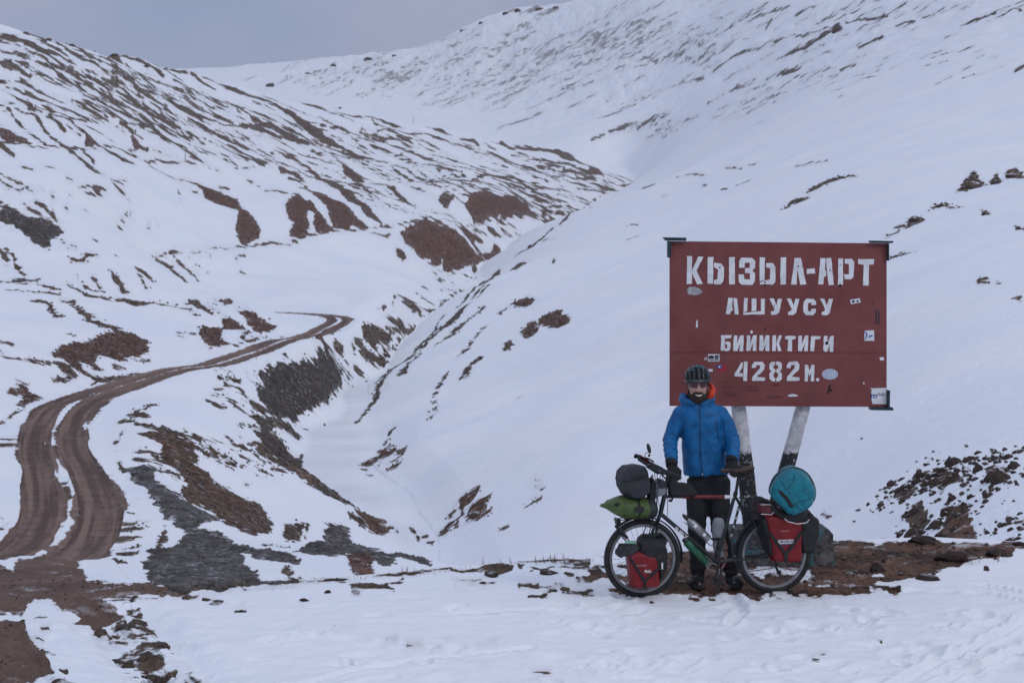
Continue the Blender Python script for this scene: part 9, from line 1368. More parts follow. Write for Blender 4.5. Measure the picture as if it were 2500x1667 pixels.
mi=MB(); mi.tube([b2(337,645,-.16),b2(330,622,-.16),b2(340,606,-.16),b2(352,604,-.16)],.0035,8); mir=bike.part('mirror',mi,M_blk); mm=MB(); mm.ell(b2(355,580,-.16),(.016,.022,.044),14,9,Matrix.Rotation(math.radians(-14),3,'Y')); put('mirror_head',mm,M_blk,mir,bike.base)
# seat post and saddle
sp_m=MB(); sp_m.tube([ST+V((.004,0,-.02)),b2(932,745)],.0135,12); bike.part('seatpost',sp_m,M_blk); cl_=MB(); cl_.tube([ST+V((.006,0,0)),ST+V((.011,0,.03))],.019,12); cl_.box(b2(945,885),(.03,.03,.012)); bike.part('seat_clamp',cl_,M_blk)
sd=MB(); rings=[]
for cx,cz,w,hh_ in((822,722,.010,.016),(832,716,.020,.022),(862,714,.026,.028),(900,716,.040,.034),(945,712,.066,.038),(985,704,.078,.036),(1008,700,.072,.028),(1018,700,.050,.014)):
    c=b2(cx,cz); rings.append([(c.x,w*math.cos(a),c.z+(.012 if math.sin(a)>0 else -hh_)*abs(math.sin(a))**.8) for a in np.linspace(0,2*math.pi,16,endpoint=False)])
sd.loft(rings); sadd=bike.part('saddle',sd,M_leather)
rl=MB()
for s in(-.022,.022): rl.tube([b2(850,735,s),b2(900,750,s),b2(960,748,s),b2(990,728,s*1.6)],.0035,7)
put('saddle_rail',rl,M_blk,sadd,bike.base)
for cx in (826,836,1000,1010): rv=MB(); rv.ell(b2(cx,712,-.045 if cx>900 else -.014),(.004,.004,.004),7,5); put('rivet',rv,M_steel,sadd,bike.base)
# drivetrain
ck=MB(); ck.band(BB+V((0,.045,0)),[(.085,-.003),(.090,-.003),(.090,.003),(.085,.003)],40); ck.band(BB+V((0,.045,0)),[(.0,-.003),(.03,-.003),(.03,.003),(.0,.003)],20); cks=bike.part('chainring',ck,M_steel)
for k in range(5): sp2=MB(); a=2*math.pi*k/5; sp2.tube([BB+V((0,.045,0)),BB+V((math.cos(a)*.086,.045,math.sin(a)*.086))],.006,6); put('spider_arm',sp2,M_steel,cks,bike.base)
for s,(cx,cy) in((-.062,(772,1395)),(.062,(822,1150))):
    ca=MB(); e=b2(cx,cy,s); ca.tube([BB+V((0,s*.8,0)),e],[.014,.010],8); c_=bike.part('crank',ca,M_blk); pd=MB(); o_=math.copysign(.055,s); pd.box(e+V((0,o_,0)),(.085,.07,.016)); pd.tube([e,e+V((0,o_,0))],.007,7); put('pedal',pd,M_blk,c_,bike.base)
chn=MB()
def chain(pts):
    for k in range(len(pts)-1):
        a,b=V(pts[k]),V(pts[k+1]); n=max(1,int((b-a).length/.0127))
        for i in range(n): 
            c=a.lerp(b,(i+.5)/n); r=(b-a).to_track_quat('X','Z').to_matrix(); chn.box(c,(.0105,.006 if i%2 else .0045,.0075),r)
chain([BB+V((0,.045,.088)),HR+V((0,.045,.045))]); bike.part('chain_run',chn,M_blk); chn=MB(); chain([BB+V((0,.045,-.088)),b2(970,1345,.045),HR+V((.012,.045,-.125))]); bike.part('chain_run',chn,M_blk)
cas=MB()
for k in range(7): cas.band(HR+V((0,.030+.004*k,0)),[(.018,-.001),(.052-.004*k,-.001),(.052-.004*k,.001),(.018,.001)],24)
bike.part('cassette',cas,M_steel); dr=MB(); dr.tube([HR+V((.01,.055,-.02)),b2(1170,1315,.055),b2(1185,1345,.05)],[.009,.012,.009],8); dr.band(b2(1188,1347,.047),[(0,-.004),(.020,-.004),(.020,.004),(0,.004)],18); dr.band(b2(1165,1300,.047),[(0,-.004),(.020,-.004),(.020,.004),(0,.004)],18); dr.tube([b2(1165,1300,.05),b2(1188,1347,.05)],.008,8); bike.part('rear_derailleur',dr,M_blk)
ks=MB(); ks.tube([b2(820,1285,-.03),b2(790,1400,-.07),b2(775,1460,-.11)],.007,8); bike.part('kickstand',ks,M_blk)
# racks
def rack(pts_list,r=.005):
    m=MB()
    for p in pts_list: m.tube(p,r,7)
    return m
for s in(-1,1): pass
fr1=[]
for s in(-.05,.05):
    fr1.append([b2(185,1025,s),b2(250,1014,s),b2(420,1010,s)]); fr1.append([b2(400,1012,s),b2(365,1120,s*1.6),HF+V((0,s*1.7,.02))]); fr1.append([b2(190,1030,s),b2(240,1130,s*1.8),b2(320,1225,s*1.7)])
for x in(190,240,290,340,400): fr1.append([b2(x,1014,-.05),b2(x,1014,.05)])
bike.part('front_rack',rack(fr1),M_blk); rf=MB(); rf.box(b2(200,1035),(.035,.06,.045)); bike.part('front_lamp',rf,M_blk); rf=MB(); rf.tube([b2(178,1055,-.03),b2(215,1095,-.03),b2(250,1130,-.03)],[.010,.016,.014],8); bike.part('rack_clamp',rf,M_blk)
rr1=[]
for s in(-.06,.06):
    rr1.append([b2(960,985,s),b2(1060,965,s),b2(1330,965,s)])
    for x in(1060,1150,1240): rr1.append([b2(x,966,s),b2(1145+ (x-1145)*.15,1222,s*1.05)])
    rr1.append([ST+V((.02,s*.3,-.03)),b2(965,985,s)])
for x in(1000,1080,1160,1240,1320): rr1.append([b2(x,967,-.06),b2(x,967,.06)])
bike.part('rear_rack',rack(rr1),M_blk)
pm=MB(); pm.tube([b2(876,1120,-.03),b2(925,935,-.03)],.011,10); pump=bike.part('pump',pm,M_blk); 
for t in(.05,.33,.62,.9): q=MB(); a=b2(876,1120,-.03).lerp(b2(925,935,-.03),t); e=(b2(925,935,-.03)-b2(876,1120,-.03)).normalized()*.012; q.tube([a-e,a+e],.0122,10); put('pump_collar',q,M_steel,pump,bike.base)
for a,b in (((600,1035),(760,1180)),((610,1170),(745,1290))):
    cg=MB()
    for s in(-.03,.03): cg.tube([b2(a[0],a[1],s),b2(b[0],b[1],s),b2(b[0]+18,b[1]-10,0)],.003,6)
    bike.part('bottle_cage',cg,M_steel)
bg=MB(); bg.box(b2(515,905,0),(.025,.03,.02)); bike.part('cable_stop',bg,M_blk)
# ================================================================ luggage
M_pred=cloth('pannier_red_tarpaulin',(.165,.007,.011),.42,bump=.001); M_pblk=cloth('pannier_black_fabric',(.016,.016,.017),.6); M_lime=cloth('drybag_lime',(.066,.098,.030),.5,bump=.001); M_teal2=cloth('drybag_teal',(.004,.145,.19),.5,bump=.001,col2=(.006,.185,.24)); M_dgrey=cloth('sack_dark_grey',(.030,.032,.036),.65); M_lgrey=cloth('pouch_grey',(.20,.21,.23),.6); M_pipe=simple('reflective_piping',(.55,.55,.56),.35,var=.1); M_strap=simple('strap_black',(.010,.010,.011),.7)
def sack(poly,y0,y1,bulge=.02,n=7,frame=True):
    """soft bag: outline in the bike plane, rounded through its thickness"""
    P=[b2(x,y) for x,y in poly]; c=sum(P,V((0,0,0)))/len(P); rings=[]; ym=(y0+y1)/2; hy=(y1-y0)/2
    for i in range(n):
        t=-1+2*i/(n-1); k=math.sqrt(max(0,1-abs(t)**5))*.16+.84; rings.append([(c.x+(p.x-c.x)*k,ym+t*hy,c.z+(p.z-c.z)*k) for p in P])
    mb=MB(); mb.loft(rings); return mb
def soft(mb,name,mat,vox=.009,sm=4,amp=.008,fq=14,seed=1):
    return fuse(mb,name,mat,vox,sm,lambda c: fbm(c[:,0]*fq+c[:,1]*6,c[:,2]*fq-c[:,1]*5,4,seed)*amp)
def bag(name,label,cat,base): return Thing(name,label,cat,BF,tuple(base))
def strap(th,pts,w=.010,t=.003,name='strap',mat=None,par=None,y=None):
    m=MB(); m.tube(pts,w,8,flat=t/w,up=(0,1,0)); return th.part(name,m,mat or M_strap,par)
B2=b2; SACK=sack
# rear pannier near side (and the far one)
def rear_pannier(s,lab):
    dx=0 if s<0 else 55
    def b2(x,y,off=0.0): return B2(x+dx,y,off)
    def sack(p,*a): return SACK([(x+dx,y) for x,y in p],*a)
    y0,y1=(-.25,-.075) if s<0 else (.075,.25); out=-.25 if s<0 else .25
    th=bag('rear_pannier',lab,'pannier',b2(1150,1255,(y0+y1)/2))
    th.part('bag_body',soft(sack([(1035,965),(1150,950),(1262,975),(1266,1100),(1262,1235),(1245,1256),(1100,1256),(1085,1240),(1062,1100)],y0,y1),'bag_body',M_pred,.009,3,.007,9,3),None)
    th.part('black_gusset',soft(sack([(1258,985),(1330,960),(1376,1000),(1382,1080),(1340,1208),(1268,1200),(1255,1100)],y0+.03,y1),'black_gusset',M_pblk,.010,3,.012,16,4),None)
    th.part('front_gusset',soft(sack([(1022,980),(1045,970),(1068,1080),(1092,1235),(1075,1225),(1040,1080)],y0+.025,y1),'front_gusset',M_pblk,.009,3,.01,16,6),None)
    yy=out-.006*(1 if s<0 else -1)*1; yy=out+(-.004 if s<0 else .004)
    for a,b in (((1055,1070),(1155,1205)),((1255,1065),(1155,1205)),((1155,1195),(1155,1252))): strap(th,[b2(*a,yy),b2(*((a[0]+b[0])/2,(a[1]+b[1])/2),yy-(.004 if s<0 else -.004)),b2(*b,yy)],.014)
    th.part('buckle',MB().box(b2(1155,1208,yy-.004),(.035,.012,.03)),M_blk)
    if s<0:
        lb=MB(); lb.box(b2(1155,1126,yy-.003),(.135,.003,.032)); lab_=th.part('white_label',lb,M_whd); px_=b2(1155,1126); put('label_lettering',text_mb('VELOPLUS',.0265,px_.x,px_.z,yy-.0052,.0006,.0012,1.0,0,.2),M_stk,lab_,th.base,smooth=False)
        lb=MB(); lb.box(b2(1150,1143,yy-.002),(.085,.003,.006)); th.part('blue_line',lb,M_stb); lb=MB(); lb.box(b2(1150,1062,yy-.002),(.075,.003,.018)); th.part('faded_badge',lb,simple('faded_badge',(.24,.06,.07),.5))
    return th
rear_pannier(-1,'large red rear pannier with white label facing the camera'); rear_pannier(1,'far side rear pannier mostly hidden behind the rear wheel')
def front_pannier(s,lab):
    dx=0 if s<0 else 42
    def b2(x,y,off=0.0): return B2(x+dx,y,off)
    def sack(p,*a): return SACK([(x+dx,y) for x,y in p],*a)
    y0,y1=(-.20,-.062) if s<0 else (.062,.20); yy=y0-.005 if s<0 else y1+.005
    th=bag('front_pannier',lab,'pannier',b2(320,1415,(y0+y1)/2))
    th.part('bag_body',soft(sack([(225,1205),(300,1192),(400,1225),(412,1330),(416,1395),(400,1412),(265,1416),(248,1400),(236,1300)],y0,y1),'bag_body',M_pred,.009,3,.006,9,7),None)
    th.part('roll_top',soft(sack([(298,1135),(380,1118),(465,1122),(455,1200),(425,1260),(402,1312),(355,1292),(318,1240),(296,1195)],y0+.005,y1-.01),'roll_top',M_pblk,.009,3,.02,18,8),None)
    th.part('black_gusset',soft(sack([(405,1215),(462,1165),(466,1290),(440,1345),(418,1372)],y0+.02,y1),'black_gusset',M_pblk,.009,3,.01,16,9),None)
    for a,b in (((232,1230),(318,1368)),((408,1290),(318,1368)),((318,1368),(320,1410))): strap(th,[b2(*a,yy),b2((a[0]+b[0])/2,(a[1]+b[1])/2,yy-(.004 if s<0 else -.004)),b2(*b,yy)],.012)
    if s<0:
        lb=MB(); lb.box(b2(300,1275,yy-.001),(.085,.003,.014)); th.part('faded_badge',lb,simple('faded_badge_front',(.26,.10,.12),.5)); p=b2(338,1310); th.part('lettering',text_mb('PLU.',.030,p.x,p.z,yy-.004,.0006,.0012),M_whd,smooth=False); rfx=MB(); rfx.box(b2(427,1280,y0+.015),(.014,.004,.055)); th.part('reflector',rfx,M_pipe)
    return th
front_pannier(-1,'small red front pannier with black roll top facing the camera'); front_pannier(1,'far side front pannier hidden behind the front wheel')
tk=bag('rolled_jacket','crumpled dark grey cloth tucked above the front pannier','cloth',b2(225,1220,-.13)); tk.part('cloth',soft(sack([(160,1185),(185,1160),(240,1155),(295,1170),(290,1205),(230,1220),(180,1228)],-.19,-.07),'cloth',M_dgrey,.008,2,.03,26,11),None); mt_=MB(); mt_.ell(b2(255,1148,-.12),(.055,.03,.02),14,8); tk.part('mint_bottle_top',soft(mt_,'mint_bottle_top',simple('mint_plastic',(.22,.42,.30),.4),.007,2,.006,30,2),None)
# lime dry bag on the front rack
th=bag('lime_dry_bag','lime green roll end dry bag on the front rack','dry bag',b2(250,1012)); rings=[]
for cx,cy,h,w in((98,938,10,.018),(118,938,22,.05),(150,935,62,.10),(185,938,108,.135),(230,942,138,.155),(290,945,144,.165),(345,948,140,.165),(368,950,132,.155)):
    c=b2(cx,cy); rings.append([(c.x,w*math.cos(a),c.z+h*KZ*.5*math.sin(a)) for a in np.linspace(0,2*math.pi,20,endpoint=False)])
m=MB(); m.loft(rings); th.part('bag_body',soft(m,'bag_body',M_lime,.009,2,.014,11,12),None); rings=[]
for cx,cy,h,w in((362,952,130,.155),(392,952,120,.145),(415,955,100,.12),(424,957,60,.08)):
    c=b2(cx,cy); rings.append([(c.x,w*math.cos(a),c.z+h*KZ*.5*math.sin(a)) for a in np.linspace(0,2*math.pi,20,endpoint=False)])
m=MB(); m.loft(rings); th.part('black_end',soft(m,'black_end',M_dgrey,.009,2,.01,12,5),None)
m=MB(); c=b2(300,946); m.tube([(c.x,.172*math.cos(a),c.z+.104*math.sin(a)) for a in np.linspace(0,2*math.pi,28)],.010,8,flat=.4,up=(1,0,0)); th.part('strap',m,M_strap); m=MB(); m.box(b2(296,945,-.176),(.07,.012,.045)); th.part('buckle',m,M_blk); m=MB(); m.ell(b2(178,922,-.118),(.034,.012,.018),12,7); th.part('dark_patch',m,M_strap); m=MB(); m.torus(b2(100,938,0),.011,.0025,18,6); th.part('ring',m,M_steel)
# black stuff sack
th=bag('handlebar_sack','dark grey cylindrical sack strapped above the lime bag','bag',b2(285,890)); th.part('bag_body',soft(sack([(205,780),(212,735),(245,695),(300,686),(345,690),(366,720),(378,790),(375,850),(345,868),(320,892),(265,890),(228,865),(214,830)],-.15,.15),'bag_body',M_dgrey,.010,3,.016,10,14),None); th.part('lid_band',soft(sack([(200,785),(206,770),(300,750),(362,735),(364,752),(300,768),(212,790)],-.157,.157),'lid_band',M_pblk,.008,1,.002),None)
strap(th,[b2(345,770,-.15),b2(375,765,-.10),b2(400,750,-.05)],.010)
# grey pouch on the bars
th=bag('handlebar_pouch','small grey pouch hanging between the handlebar and head tube','pouch',b2(447,885)); th.part('bag_body',soft(sack([(420,790),(445,775),(478,790),(480,850),(468,870),(415,890),(412,840)],-.07,.05),'bag_body',M_lgrey,.007,2,.006,16,3),None); th.part('lid',soft(sack([(418,795),(445,770),(482,785),(482,825),(420,835)],-.075,.055),'lid',M_dgrey,.007,2,.01,20,4),None)
th=bag('cable_bundle','slim black tube bag hanging behind the handlebar sack','pouch',b2(395,960)); th.part('bag_body',soft(sack([(392,770),(412,765),(418,860),(415,920),(392,945),(374,930),(375,880)],-.06,.03),'bag_body',M_pblk,.007,2,.008,16,3),None)
# top tube bag
th=bag('top_tube_bag','black bag strapped on the top tube beside the stem','bag',b2(585,874)); th.part('bag_body',soft(sack([(497,800),(515,770),(545,772),(562,795),(630,800),(660,825),(672,862),(660,876),(505,880)],-.048,.048),'bag_body',M_pblk,.008,3,.007,14,6),None); q=MB(); q.tube([b2(520,800,-.052),b2(560,812,-.054),b2(640,822,-.052)],.0025,6); th.part('zip',q,M_blk)
for x in(520,640): strap(th,[b2(x,870,-.05),b2(x,900,-.025),b2(x,905,.0)],.009)
# teal dry bag across the rear rack
th=bag('teal_dry_bag','big teal dry bag lying across the rear rack','dry bag',b2(1180,965)); cT=b2(1180,832); RT=.182
m=MB(); rings=[]
TO=[(1040,832),(1072,762),(1130,706),(1200,696),(1270,728),(1312,798),(1320,862),(1298,908),(1228,946),(1166,966),(1118,926),(1062,866)]
PT=[b2(*p) for p in TO]; 
for _ in range(2): PT=[q for i in range(len(PT)) for q in (PT[i].lerp(PT[(i+1)%len(PT)],.25),PT[i].lerp(PT[(i+1)%len(PT)],.75))]
cT=sum(PT,V((0,0,0)))/len(PT)
for y,k in((-.365,.50),(-.36,.78),(-.335,.95),(-.30,1.0),(-.15,1.03),(.02,1.03),(.14,1.0),(.17,.7)): rings.append([(cT.x+(p.x-cT.x)*k+.34*(y+.33),y,cT.z+(p.z-cT.z)*k) for p in PT])
m.loft(rings)
def folds(c):
    a=np.arctan2(c[:,2]-cT.z,c[:,0]-cT.x); fr_=np.clip((-.30-c[:,1])/.06,0,1); return fbm(c[:,0]*9,c[:,2]*9+c[:,1]*4,4,21)*.012+fr_*np.where(np.abs(((a*5/6.283+.2)%1)-.5)<.03,-.010,0)
tb_=th.part('bag_body',fuse(m,'bag_body',M_teal2,.009,2,folds),None)
bt=BVHTree.FromPolygons([v.co for v in tb_.data.vertices],[tuple(p.vertices) for p in tb_.data.polygons])
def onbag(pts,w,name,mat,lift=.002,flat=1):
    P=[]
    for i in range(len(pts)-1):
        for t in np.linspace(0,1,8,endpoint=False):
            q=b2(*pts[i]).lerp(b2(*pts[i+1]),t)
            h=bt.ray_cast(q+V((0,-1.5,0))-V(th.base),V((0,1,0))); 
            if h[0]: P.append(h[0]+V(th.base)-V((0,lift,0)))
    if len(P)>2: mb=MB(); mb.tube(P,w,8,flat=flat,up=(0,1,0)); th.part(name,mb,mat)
onbag([(1085,810),(1130,850),(1175,915)],.016,'stiffener_strip',M_strap,.001,.3)
for p in ([(1190,715),(1170,760),(1128,808)],[(1128,808),(1118,780),(1100,752)],[(1180,885),(1240,868),(1300,848)],[(1180,885),(1172,940),(1165,960)],[(1180,885),(1220,925),(1262,938)]): onbag(p,.0035,'painted_crease_shade',simple('teal_crease_shade',(.002,.055,.075),.6),-.0005)  # shade in the fold creases, painted as thin darker teal tubes
for yy,mt,w in((-.10,M_strap,.012),(-.04,M_lgrey,.010)):
    m=MB(); m.tube([(cT.x+(p.x-cT.x)*1.025+.34*(yy+.33),yy,cT.z+(p.z-cT.z)*1.025) for p in PT+PT[:1]],w,8,flat=.3,up=(0,1,0)); th.part('strap',m,mt)
# cushion under it, red pouch
th=bag('rack_bag','flat black bag with grey piping under the teal dry bag','bag',b2(1190,1020)); th.part('bag_body',soft(sack([(1045,880),(1075,880),(1110,940),(1200,960),(1290,930),(1302,965),(1290,1005),(1240,1020),(1165,1012),(1110,985),(1050,940)],-.275,.2),'bag_body',M_pblk,.010,3,.012,12,10),None); q=MB(); q.tube([b2(1140,985,-.283),b2(1165,1003,-.285),b2(1220,1016,-.286),b2(1275,1008,-.284),b2(1292,990,-.28)],.0042,7); th.part('piping',q,M_pipe)
th=bag('red_pouch','dark red pouch with pale piping behind the saddle post','pouch',b2(1040,965)); th.part('bag_body',soft(sack([(1000,905),(1060,900),(1082,915),(1086,945),(1070,964),(1005,960)],-.26,-.14),'bag_body',simple('dark_red_cloth',(.085,.012,.018),.6),.008,2,.004),None); q=MB(); q.tube([b2(1002,903,-.264),b2(1060,902,-.265),b2(1082,917,-.265),b2(1085,942,-.265),b2(1068,962,-.265),b2(1004,960,-.264)],.0035,7); th.part('piping',q,M_pipe)
for a,b in(((1300,935),(1312,985)),((1290,930),(1285,1000))): pass
# bottles
def bottle(name,label,a,b,prof,mat,capmat,capprof,y):
    A=b2(*a,y); B=b2(*b,y); ax=(B-A); Ln=ax.length; e=ax.normalized(); th=Thing(name,label,'bottle',BF,tuple(B))
    m=MB(); m.tube([A+e*Ln*t for t,r in prof],[r for t,r in prof],18); bo=th.part('bottle_body',m,mat,angle=50); m=MB(); m.tube([A+e*Ln*t for t,r in capprof],[r for t,r in capprof],14); th.part('cap',m,capmat,angle=50); return th,A,e,Ln,bo
th,A,e,Ln,bo=bottle('steel_fuel_bottle','dented steel bottle clipped to the upper side of the down tube',(585,990),(735,1135),[(.16,.017),(.20,.019),(.26,.030),(.32,.036),(.96,.0365),(1.0,.030)],simple('dull_steel',(.24,.24,.25),.38,.75,.25,9),M_blk,[(-.04,.008),(.0,.010),(.03,.016),(.16,.018)],-.045)
for t in(.42,.78): q=MB(); c=A+e*Ln*t; q.box(c+V((0,-.0375,0)),(.024,.003,.026),Matrix.Rotation(-math.atan2(e.z,e.x),3,'Y')); th.part('white_mark',q,M_whd)
bottle('green_bottle','translucent green bottle slung under the down tube',(590,1138),(726,1278),[(.08,.022),(.12,.032),(.30,.034),(.42,.030),(.55,.034),(.97,.034),(1.0,.028)],simple('green_plastic',(.012,.080,.038),.3,0,.35,14),M_blk,[(-.02,.014),(.0,.020),(.09,.022)],-.025)
# ================================================================ stones, poles, dry grass
def stone_mat():
    m,t,b=nmat('weathered_stone'); P=N(t,'ShaderNodeTexCoord').outputs['Object']; g=N(t,'ShaderNodeNewGeometry'); oi=N(t,'ShaderNodeObjectInfo')
    n=noise(t,P,2.2,5,.7); n2=noise(t,P,9,4,.7); c=mixc(t,sstep(t,n,.3,.7),(.040,.034,.032),(.115,.085,.070)); c=mixc(t,mth(t,'MULTIPLY',oi.outputs['Random'],.55),c,(.095,.050,.040)); c=mixc(t,mth(t,'MULTIPLY',sstep(t,n2,.6,.7),.4),c,(.16,.14,.12))
    sp=N(t,'ShaderNodeSeparateXYZ'); lk(t,g.outputs['Normal'],sp.inputs[0]); n3=noise(t,g.outputs['Position'],6,4,.65); sn=sstep(t,mth(t,'MULTIPLY_ADD',mth(t,'SUBTRACT',n3,.5),.9,sp.outputs[2]),.86,.97)
    at=N(t,'ShaderNodeAttribute'); at.attribute_type='OBJECT'; at.attribute_name='snow_cap'; sn=mth(t,'MULTIPLY',sn,at.outputs['Fac'])
    lk(t,mixc(t,sn,c,(.82,.83,.86)),b.inputs['Base Color']); b.inputs['Roughness'].default_value=.9; b.inputs['Specular IOR Level'].default_value=.2
    bp=N(t,'ShaderNodeBump'); bp.inputs['Strength'].default_value=.9; bp.inputs['Distance'].default_value=.12; lk(t,n2,bp.inputs['Height']); lk(t,bp.outputs[0],b.inputs['Normal']); return m
M_stone=stone_mat()
def rock_mesh(seed,sub=2,flat=.75,soft=False):
    bm=bmesh.new(); bmesh.ops.create_icosphere(bm,subdivisions=sub,radius=.5); r=random.Random(seed)
    pl=[(V((r.uniform(-1,1),r.uniform(-1,1),r.uniform(-.6,1))).normalized(),r.uniform(.24,.42)) for _ in range(0 if soft else 11)]
    for v in bm.verts:
        p=v.co.copy()
        for n,d in pl:
            k=p.dot(n)-d
            if k>0: p-=n*k*.92
        q=np.array([p.x*3+seed]),np.array([p.y*3+p.z*2.1]); p*=1+float(fbm(q[0],q[1],3,seed)[0])*(.25 if not soft else .5)
        if p.z<-.18: p.z=-.18+(p.z+.18)*.3
        v.co=V((p.x,p.y,p.z*flat))
    me=bpy.data.meshes.new('stone'); bm.to_mesh(me); bm.free(); me.materials.append(M_stone)
    if soft: me.polygons.foreach_set('use_smooth',[True]*len(me.polygons))
    return me
RM=[rock_mesh(k) for k in range(7)]; SM_=[rock_mesh(20+k,3,.8,True) for k in range(3)]
NAMES={'pile':('stone','dark angular stone lying in the rubble bank at the right','stone','stones of the rubble bank'),
'boulder':('boulder','reddish boulder on the bare earth right of the plinth','boulder',None),'mound':('earth_mound','low red earth hump on the rim behind the bare ground','mound','earth humps along the bare rim'),
'clod':('flat_stone','flat brown stone bedded in patchy snow and soil','stone','flat stones bedded along the rim and slopes'),'wedge':('stone','upright wedge of dark stone on the snow near the rim','stone',None),'slab':('stone','flat dark slab lying on open snow left of the wedge stone','stone',None),
'pebble':('stone','small dark stone on the snow in front of the rim','stone','small stones before the rim'),'wheelstone':('stone','little grey stone beside the front tyre','stone',None),'cone':('stone','pointed dark stone standing on the frozen stream','stone',None),
'ice1':('stone','dark stone at the near edge of the frozen stream','stone',None),'ice2':('stone','small dark stone on the upper snowy stream bed','stone',None),'ice3':('stone','low dark stone in the ice below the gully','stone',None),
'hillrock':('stone','lone dark rock sticking out of the smooth snow slope','stone','lone rocks on the snow slopes'),'farcrag':('rock_outcrop','dark crag on the far skyline','rock','crags on the far skyline'),'ridgecrag':('rock_outcrop','dark rock on the left crest','rock','rocks on the left crest'),'crag':('rock_outcrop','craggy rock outcrop breaking the snowy slope at upper right','rock','outcrops on the right slope')}
OWN={'mound':['broad red earth hump on the rim above the bare ground','small earth hump at the far right end of the rim','dark earth hump on the bare ground near the right edge','long red earth hump in the middle of the bare ground'],
'clod':['small brown stone just right of the reddish boulder','wide low clod at the snow edge right of the boulder','flat stone on the rim right behind the plinth','flat dark stone left of the reddish boulder','little flat stone close to the right end of the plinth','broad flat stone on patchy snow left of the bicycle','flat stone in the snow just left of the front wheel','brown stone on the rim left of the front wheel','small flat stone between the two broad ones on the rim','dark jutting rock at the foot of the snow slope above the rim','brown rock on the far gully edge in mid valley'],
'crag':['lone dark crag high on the far mountain','largest craggy outcrop at upper right','middle craggy outcrop of the upper right row','outcrop at the right picture edge','brown outcrop just above the right end of the sign','low line of rock between the sign and the upper right outcrops'],
'hillrock':['tiny rock on the snow right of the sign board','reddish rock below the upper right outcrops','brown rock near the right picture edge below the outcrops','dark rock at the foot of the far gully bank','small rock beside the gully foot rock'],
'farcrag':['%s crag from the left along the far snowy skyline'%n for n in 'first second third fourth fifth sixth seventh eighth ninth tenth eleventh'.split()],'ridgecrag':['%s dark rock from the left on the crest of the left hillside'%n for n in 'second third fourth fifth first'.split()],
'pebble':['small round stone on the snow left of the front wheel','flat pebble on the snow in front of the rim']}
rk=random.Random(8); npile=0; ROCKS=[r for r in ROCKS if r[0]!='farcrag']+sorted([r for r in ROCKS if r[0]=='farcrag'],key=lambda r:r[1]/r[2])
for tag,x,y,w,hr_ in ROCKS:
    nm,lab,cat,grp=NAMES[tag]
    me=rk.choice(SM_) if tag in('mound',) else rk.choice(RM); o=bpy.data.objects.new(nm,me); COL.objects.link(o)
    h=max(.35,min(hr_,1.1)); o.scale=(w*1.12,w*rk.uniform(.8,1.15),w*h*1.45); o.rotation_euler=(rk.uniform(-.15,.15),rk.uniform(-.15,.15),rk.uniform(0,6.28) if tag not in('slab','mound') else rk.uniform(-.3,.3))
    if tag=='pile': o.scale=(w*1.6,w*rk.uniform(1.2,1.6),w*h*2.2)
    if tag=='cone': o.scale=(w*.9,w*.9,w*2.6)
    o.location=(x,y,ground_z(x,y)+w*h*.10); o['snow_cap']=1.0 if tag in('pile','crag','hillrock') else (.5 if tag=='clod' else 0.0)
    o['label']=lab; o['category']=cat
    if tag in OWN: o['label']=OWN[tag].pop(0)
    if grp: o['group']=grp
    if tag=='pile':
        npile+=1
        if npile==2: o['label']='largest rounded boulder near the top right of the rubble bank'
        if npile==1: o['label']='rounded boulder highest at the right end of the rubble bank'
# small rubble and gravel too fine to count
def scatter(name,pts,label,cat,sub=1):
    mb=MB(); base=rock_mesh(40,sub,.7); vv=[v.co.copy() for v in base.vertices]; ff=[tuple(p.vertices) for p in base.polygons]
    for x,y,s in pts:
        R=Matrix.Rotation(rk.uniform(0,6.28),3,'Z')@Matrix.Rotation(rk.uniform(-.5,.5),3,'X'); c=V((x,y,ground_z(x,y)+s*.12)); k=(s*rk.uniform(.7,1.4),s*rk.uniform(.7,1.3),s*rk.uniform(.6,1.1))
        mb.add([c+R@V((v.x*k[0],v.y*k[1],v.z*k[2])) for v in vv],ff)
    o=put(name,mb,M_stone,smooth=False,kind='stuff'); o['label']=label; o['category']=cat; o['snow_cap']=.4; return o
pl_=[(x,y,w) for t,x,y,w,h in ROCKS if t=='pile']
pts=[]
for k in range(420):
    x,y,w=rk.choice(pl_); pts.append((x+rk.gauss(0,.30),y+rk.gauss(0,.8),rk.uniform(.04,.17)))
scatter('rubble',pts,'small broken stones strewn over the rubble bank','rubble')
pts=[]
while len(pts)<520:
    x=rk.uniform(.7,5.2); y=rk.uniform(16.4,20.0)
    c=np.argmin(np.abs(US-x/y)); r=np.argmin(np.abs(SS_-math.log(y)))
    if DF[r,c]>.1: pts.append((x,y,rk.choice((.015,.02,.025,.03,.05))*rk.uniform(.7,1.4)))
while len(pts)<900:
    x=rk.uniform(-5,-1.5); y=rk.uniform(13.2,20.0)
    c=np.argmin(np.abs(US-x/y)); r=np.argmin(np.abs(SS_-math.log(y)))
    if DF[r,c]>.0: pts.append((x,y,rk.choice((.015,.02,.03))*rk.uniform(.7,1.4)))
scatter('gravel',pts,'loose gravel on the bare earth round the bicycle','gravel')
pts=[]
while len(pts)<5200:
    s_=rk.uniform(math.log(40),math.log(300)); u_=rk.uniform(-.25,.24); c=np.argmin(np.abs(US-u_)); r=np.argmin(np.abs(SS_-s_))
    if DF[r,c]>rk.uniform(-.7,.1) and LAY[r,c] in(0,1) and RD[r,c]>2.2 and (HUE[r,c]<.85 or rk.random()<.2): y=math.exp(s_); pts.append((u_*y,y,y*rk.choice((.0005,.0007,.001,.0013,.0018))))
scatter('slope_stones',pts,'scattered stones along the bare banks of the valley','stones',0)
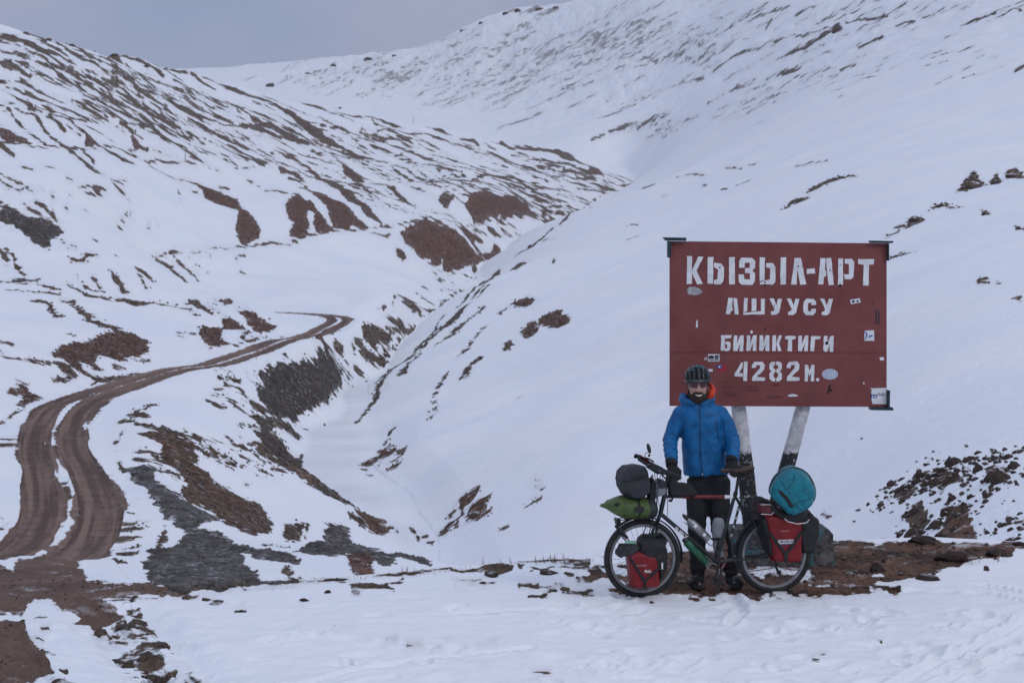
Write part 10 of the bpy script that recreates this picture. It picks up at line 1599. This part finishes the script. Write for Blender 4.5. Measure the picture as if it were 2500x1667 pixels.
# marker poles far up the left hillside
M_wood=simple('weathered_wood',(.06,.05,.045),.9)
for k,(x,y,h) in enumerate(POLES):
    th=Thing('wooden_pole',('leaning grey pole beside the upper track on the left hillside','tiny pole with crossarm on the far left ridge')[k],'pole',Matrix.Translation((x,y,ground_z(x,y))))
    m=MB(); m.tube([(0,0,-.5),(.02*h,0,h)],[.09,.06],8); th.part('shaft',m,M_wood); m=MB(); m.tube([(-.45,0,h*.86),(.45,0,h*.86)],.05,6); th.part('crossarm',m,M_wood)
# dry grass along the rim
M_gr=simple('dry_grass_straw',(.22,.155,.085),.9,var=.4,scale=8)
gm=MB()
def blade(x,y,h,lean,z=None):
    z=ground_z(x,y)-.01 if z is None else z; a=rk.uniform(0,6.28); w=.0028; d=V((math.cos(a),math.sin(a),0))*lean; p=V((x,y,z)); s=V((-math.sin(a),math.cos(a),0))*w
    q=p+d*.45+V((0,0,h*.6)); e=p+d+V((0,0,h)); gm.add([p-s,p+s,q+s*.7,q-s*.7,e],[(0,1,2,3),(3,2,4)])
rimx=[p[0] for p in RIM]; rimy=[p[1] for p in RIM]
for k in range(1700):
    x=rk.uniform(-3.4,3.2); ye=float(np.interp(x,rimx,rimy))
    if float(vnoise(np.array([x*1.7]),np.array([3.1]),3)[0])+rk.uniform(-.35,.35)<-.05: continue
    y=ye+rk.gauss(0,.09)-.03; blade(x,y,rk.uniform(.008,.032),rk.uniform(.015,.06))
for k in range(1500):
    x=rk.uniform(.5,5.0); y=rk.uniform(17.2,20); c=np.argmin(np.abs(US-x/y)); r=np.argmin(np.abs(SS_-math.log(y)))
    if DF[r,c]>.2 and vnoise(np.array([x*2.]),np.array([y*2.]),9)[0]>.02: blade(x,y,rk.uniform(.015,.05),rk.uniform(.01,.05))
for cx,cy,n,hh in ((.32,18.62,12,.12),(-.10,18.5,3,.12),(-1.0,18.0,4,.10),(-2.35,17.3,2,.10),(2.95,18.9,5,.12),(-1.9,17.5,3,.11),(4.4,18.7,4,.13)):
    for k in range(n):
        x=cx+rk.gauss(0,.10); y=cy+rk.gauss(0,.05); z=ground_z(x,y)-.01; h=hh*rk.uniform(.5,1.1); blade(x,y,h,rk.uniform(0,.05),z)
        for j in range(3): blade(x,y,h*rk.uniform(.5,1),rk.uniform(.03,.09),z)
o=put('dry_grass',gm,M_gr,smooth=False,kind='stuff'); o['label']='short straw coloured dry grass fringing the terrace rim'; o['category']='grass'
# ================================================================ thin mountain air
zt_=float(GZ.max())+25; zb_=float(GZ.min())-3; xm_=float(np.abs(GX).max())+30; ym_=float(GY.max())+40
hz=put('haze',MB().box((0,ym_/2-20,(zt_+zb_)/2),(2*xm_,ym_+40,zt_-zb_)),None,smooth=False,kind='stuff'); hz['label']='thin cold haze filling the valley air'; hz['category']='haze'
mh=bpy.data.materials.new('valley_haze'); mh.use_nodes=True; th=mh.node_tree; th.nodes.clear(); ho=N(th,'ShaderNodeOutputMaterial'); pv=N(th,'ShaderNodeVolumePrincipled'); pv.inputs['Color'].default_value=(.80,.86,.95,1); pv.inputs['Density'].default_value=.0001; pv.inputs['Anisotropy'].default_value=.2
th.links.new(pv.outputs[0],ho.inputs['Volume']); hz.data.materials.append(mh)
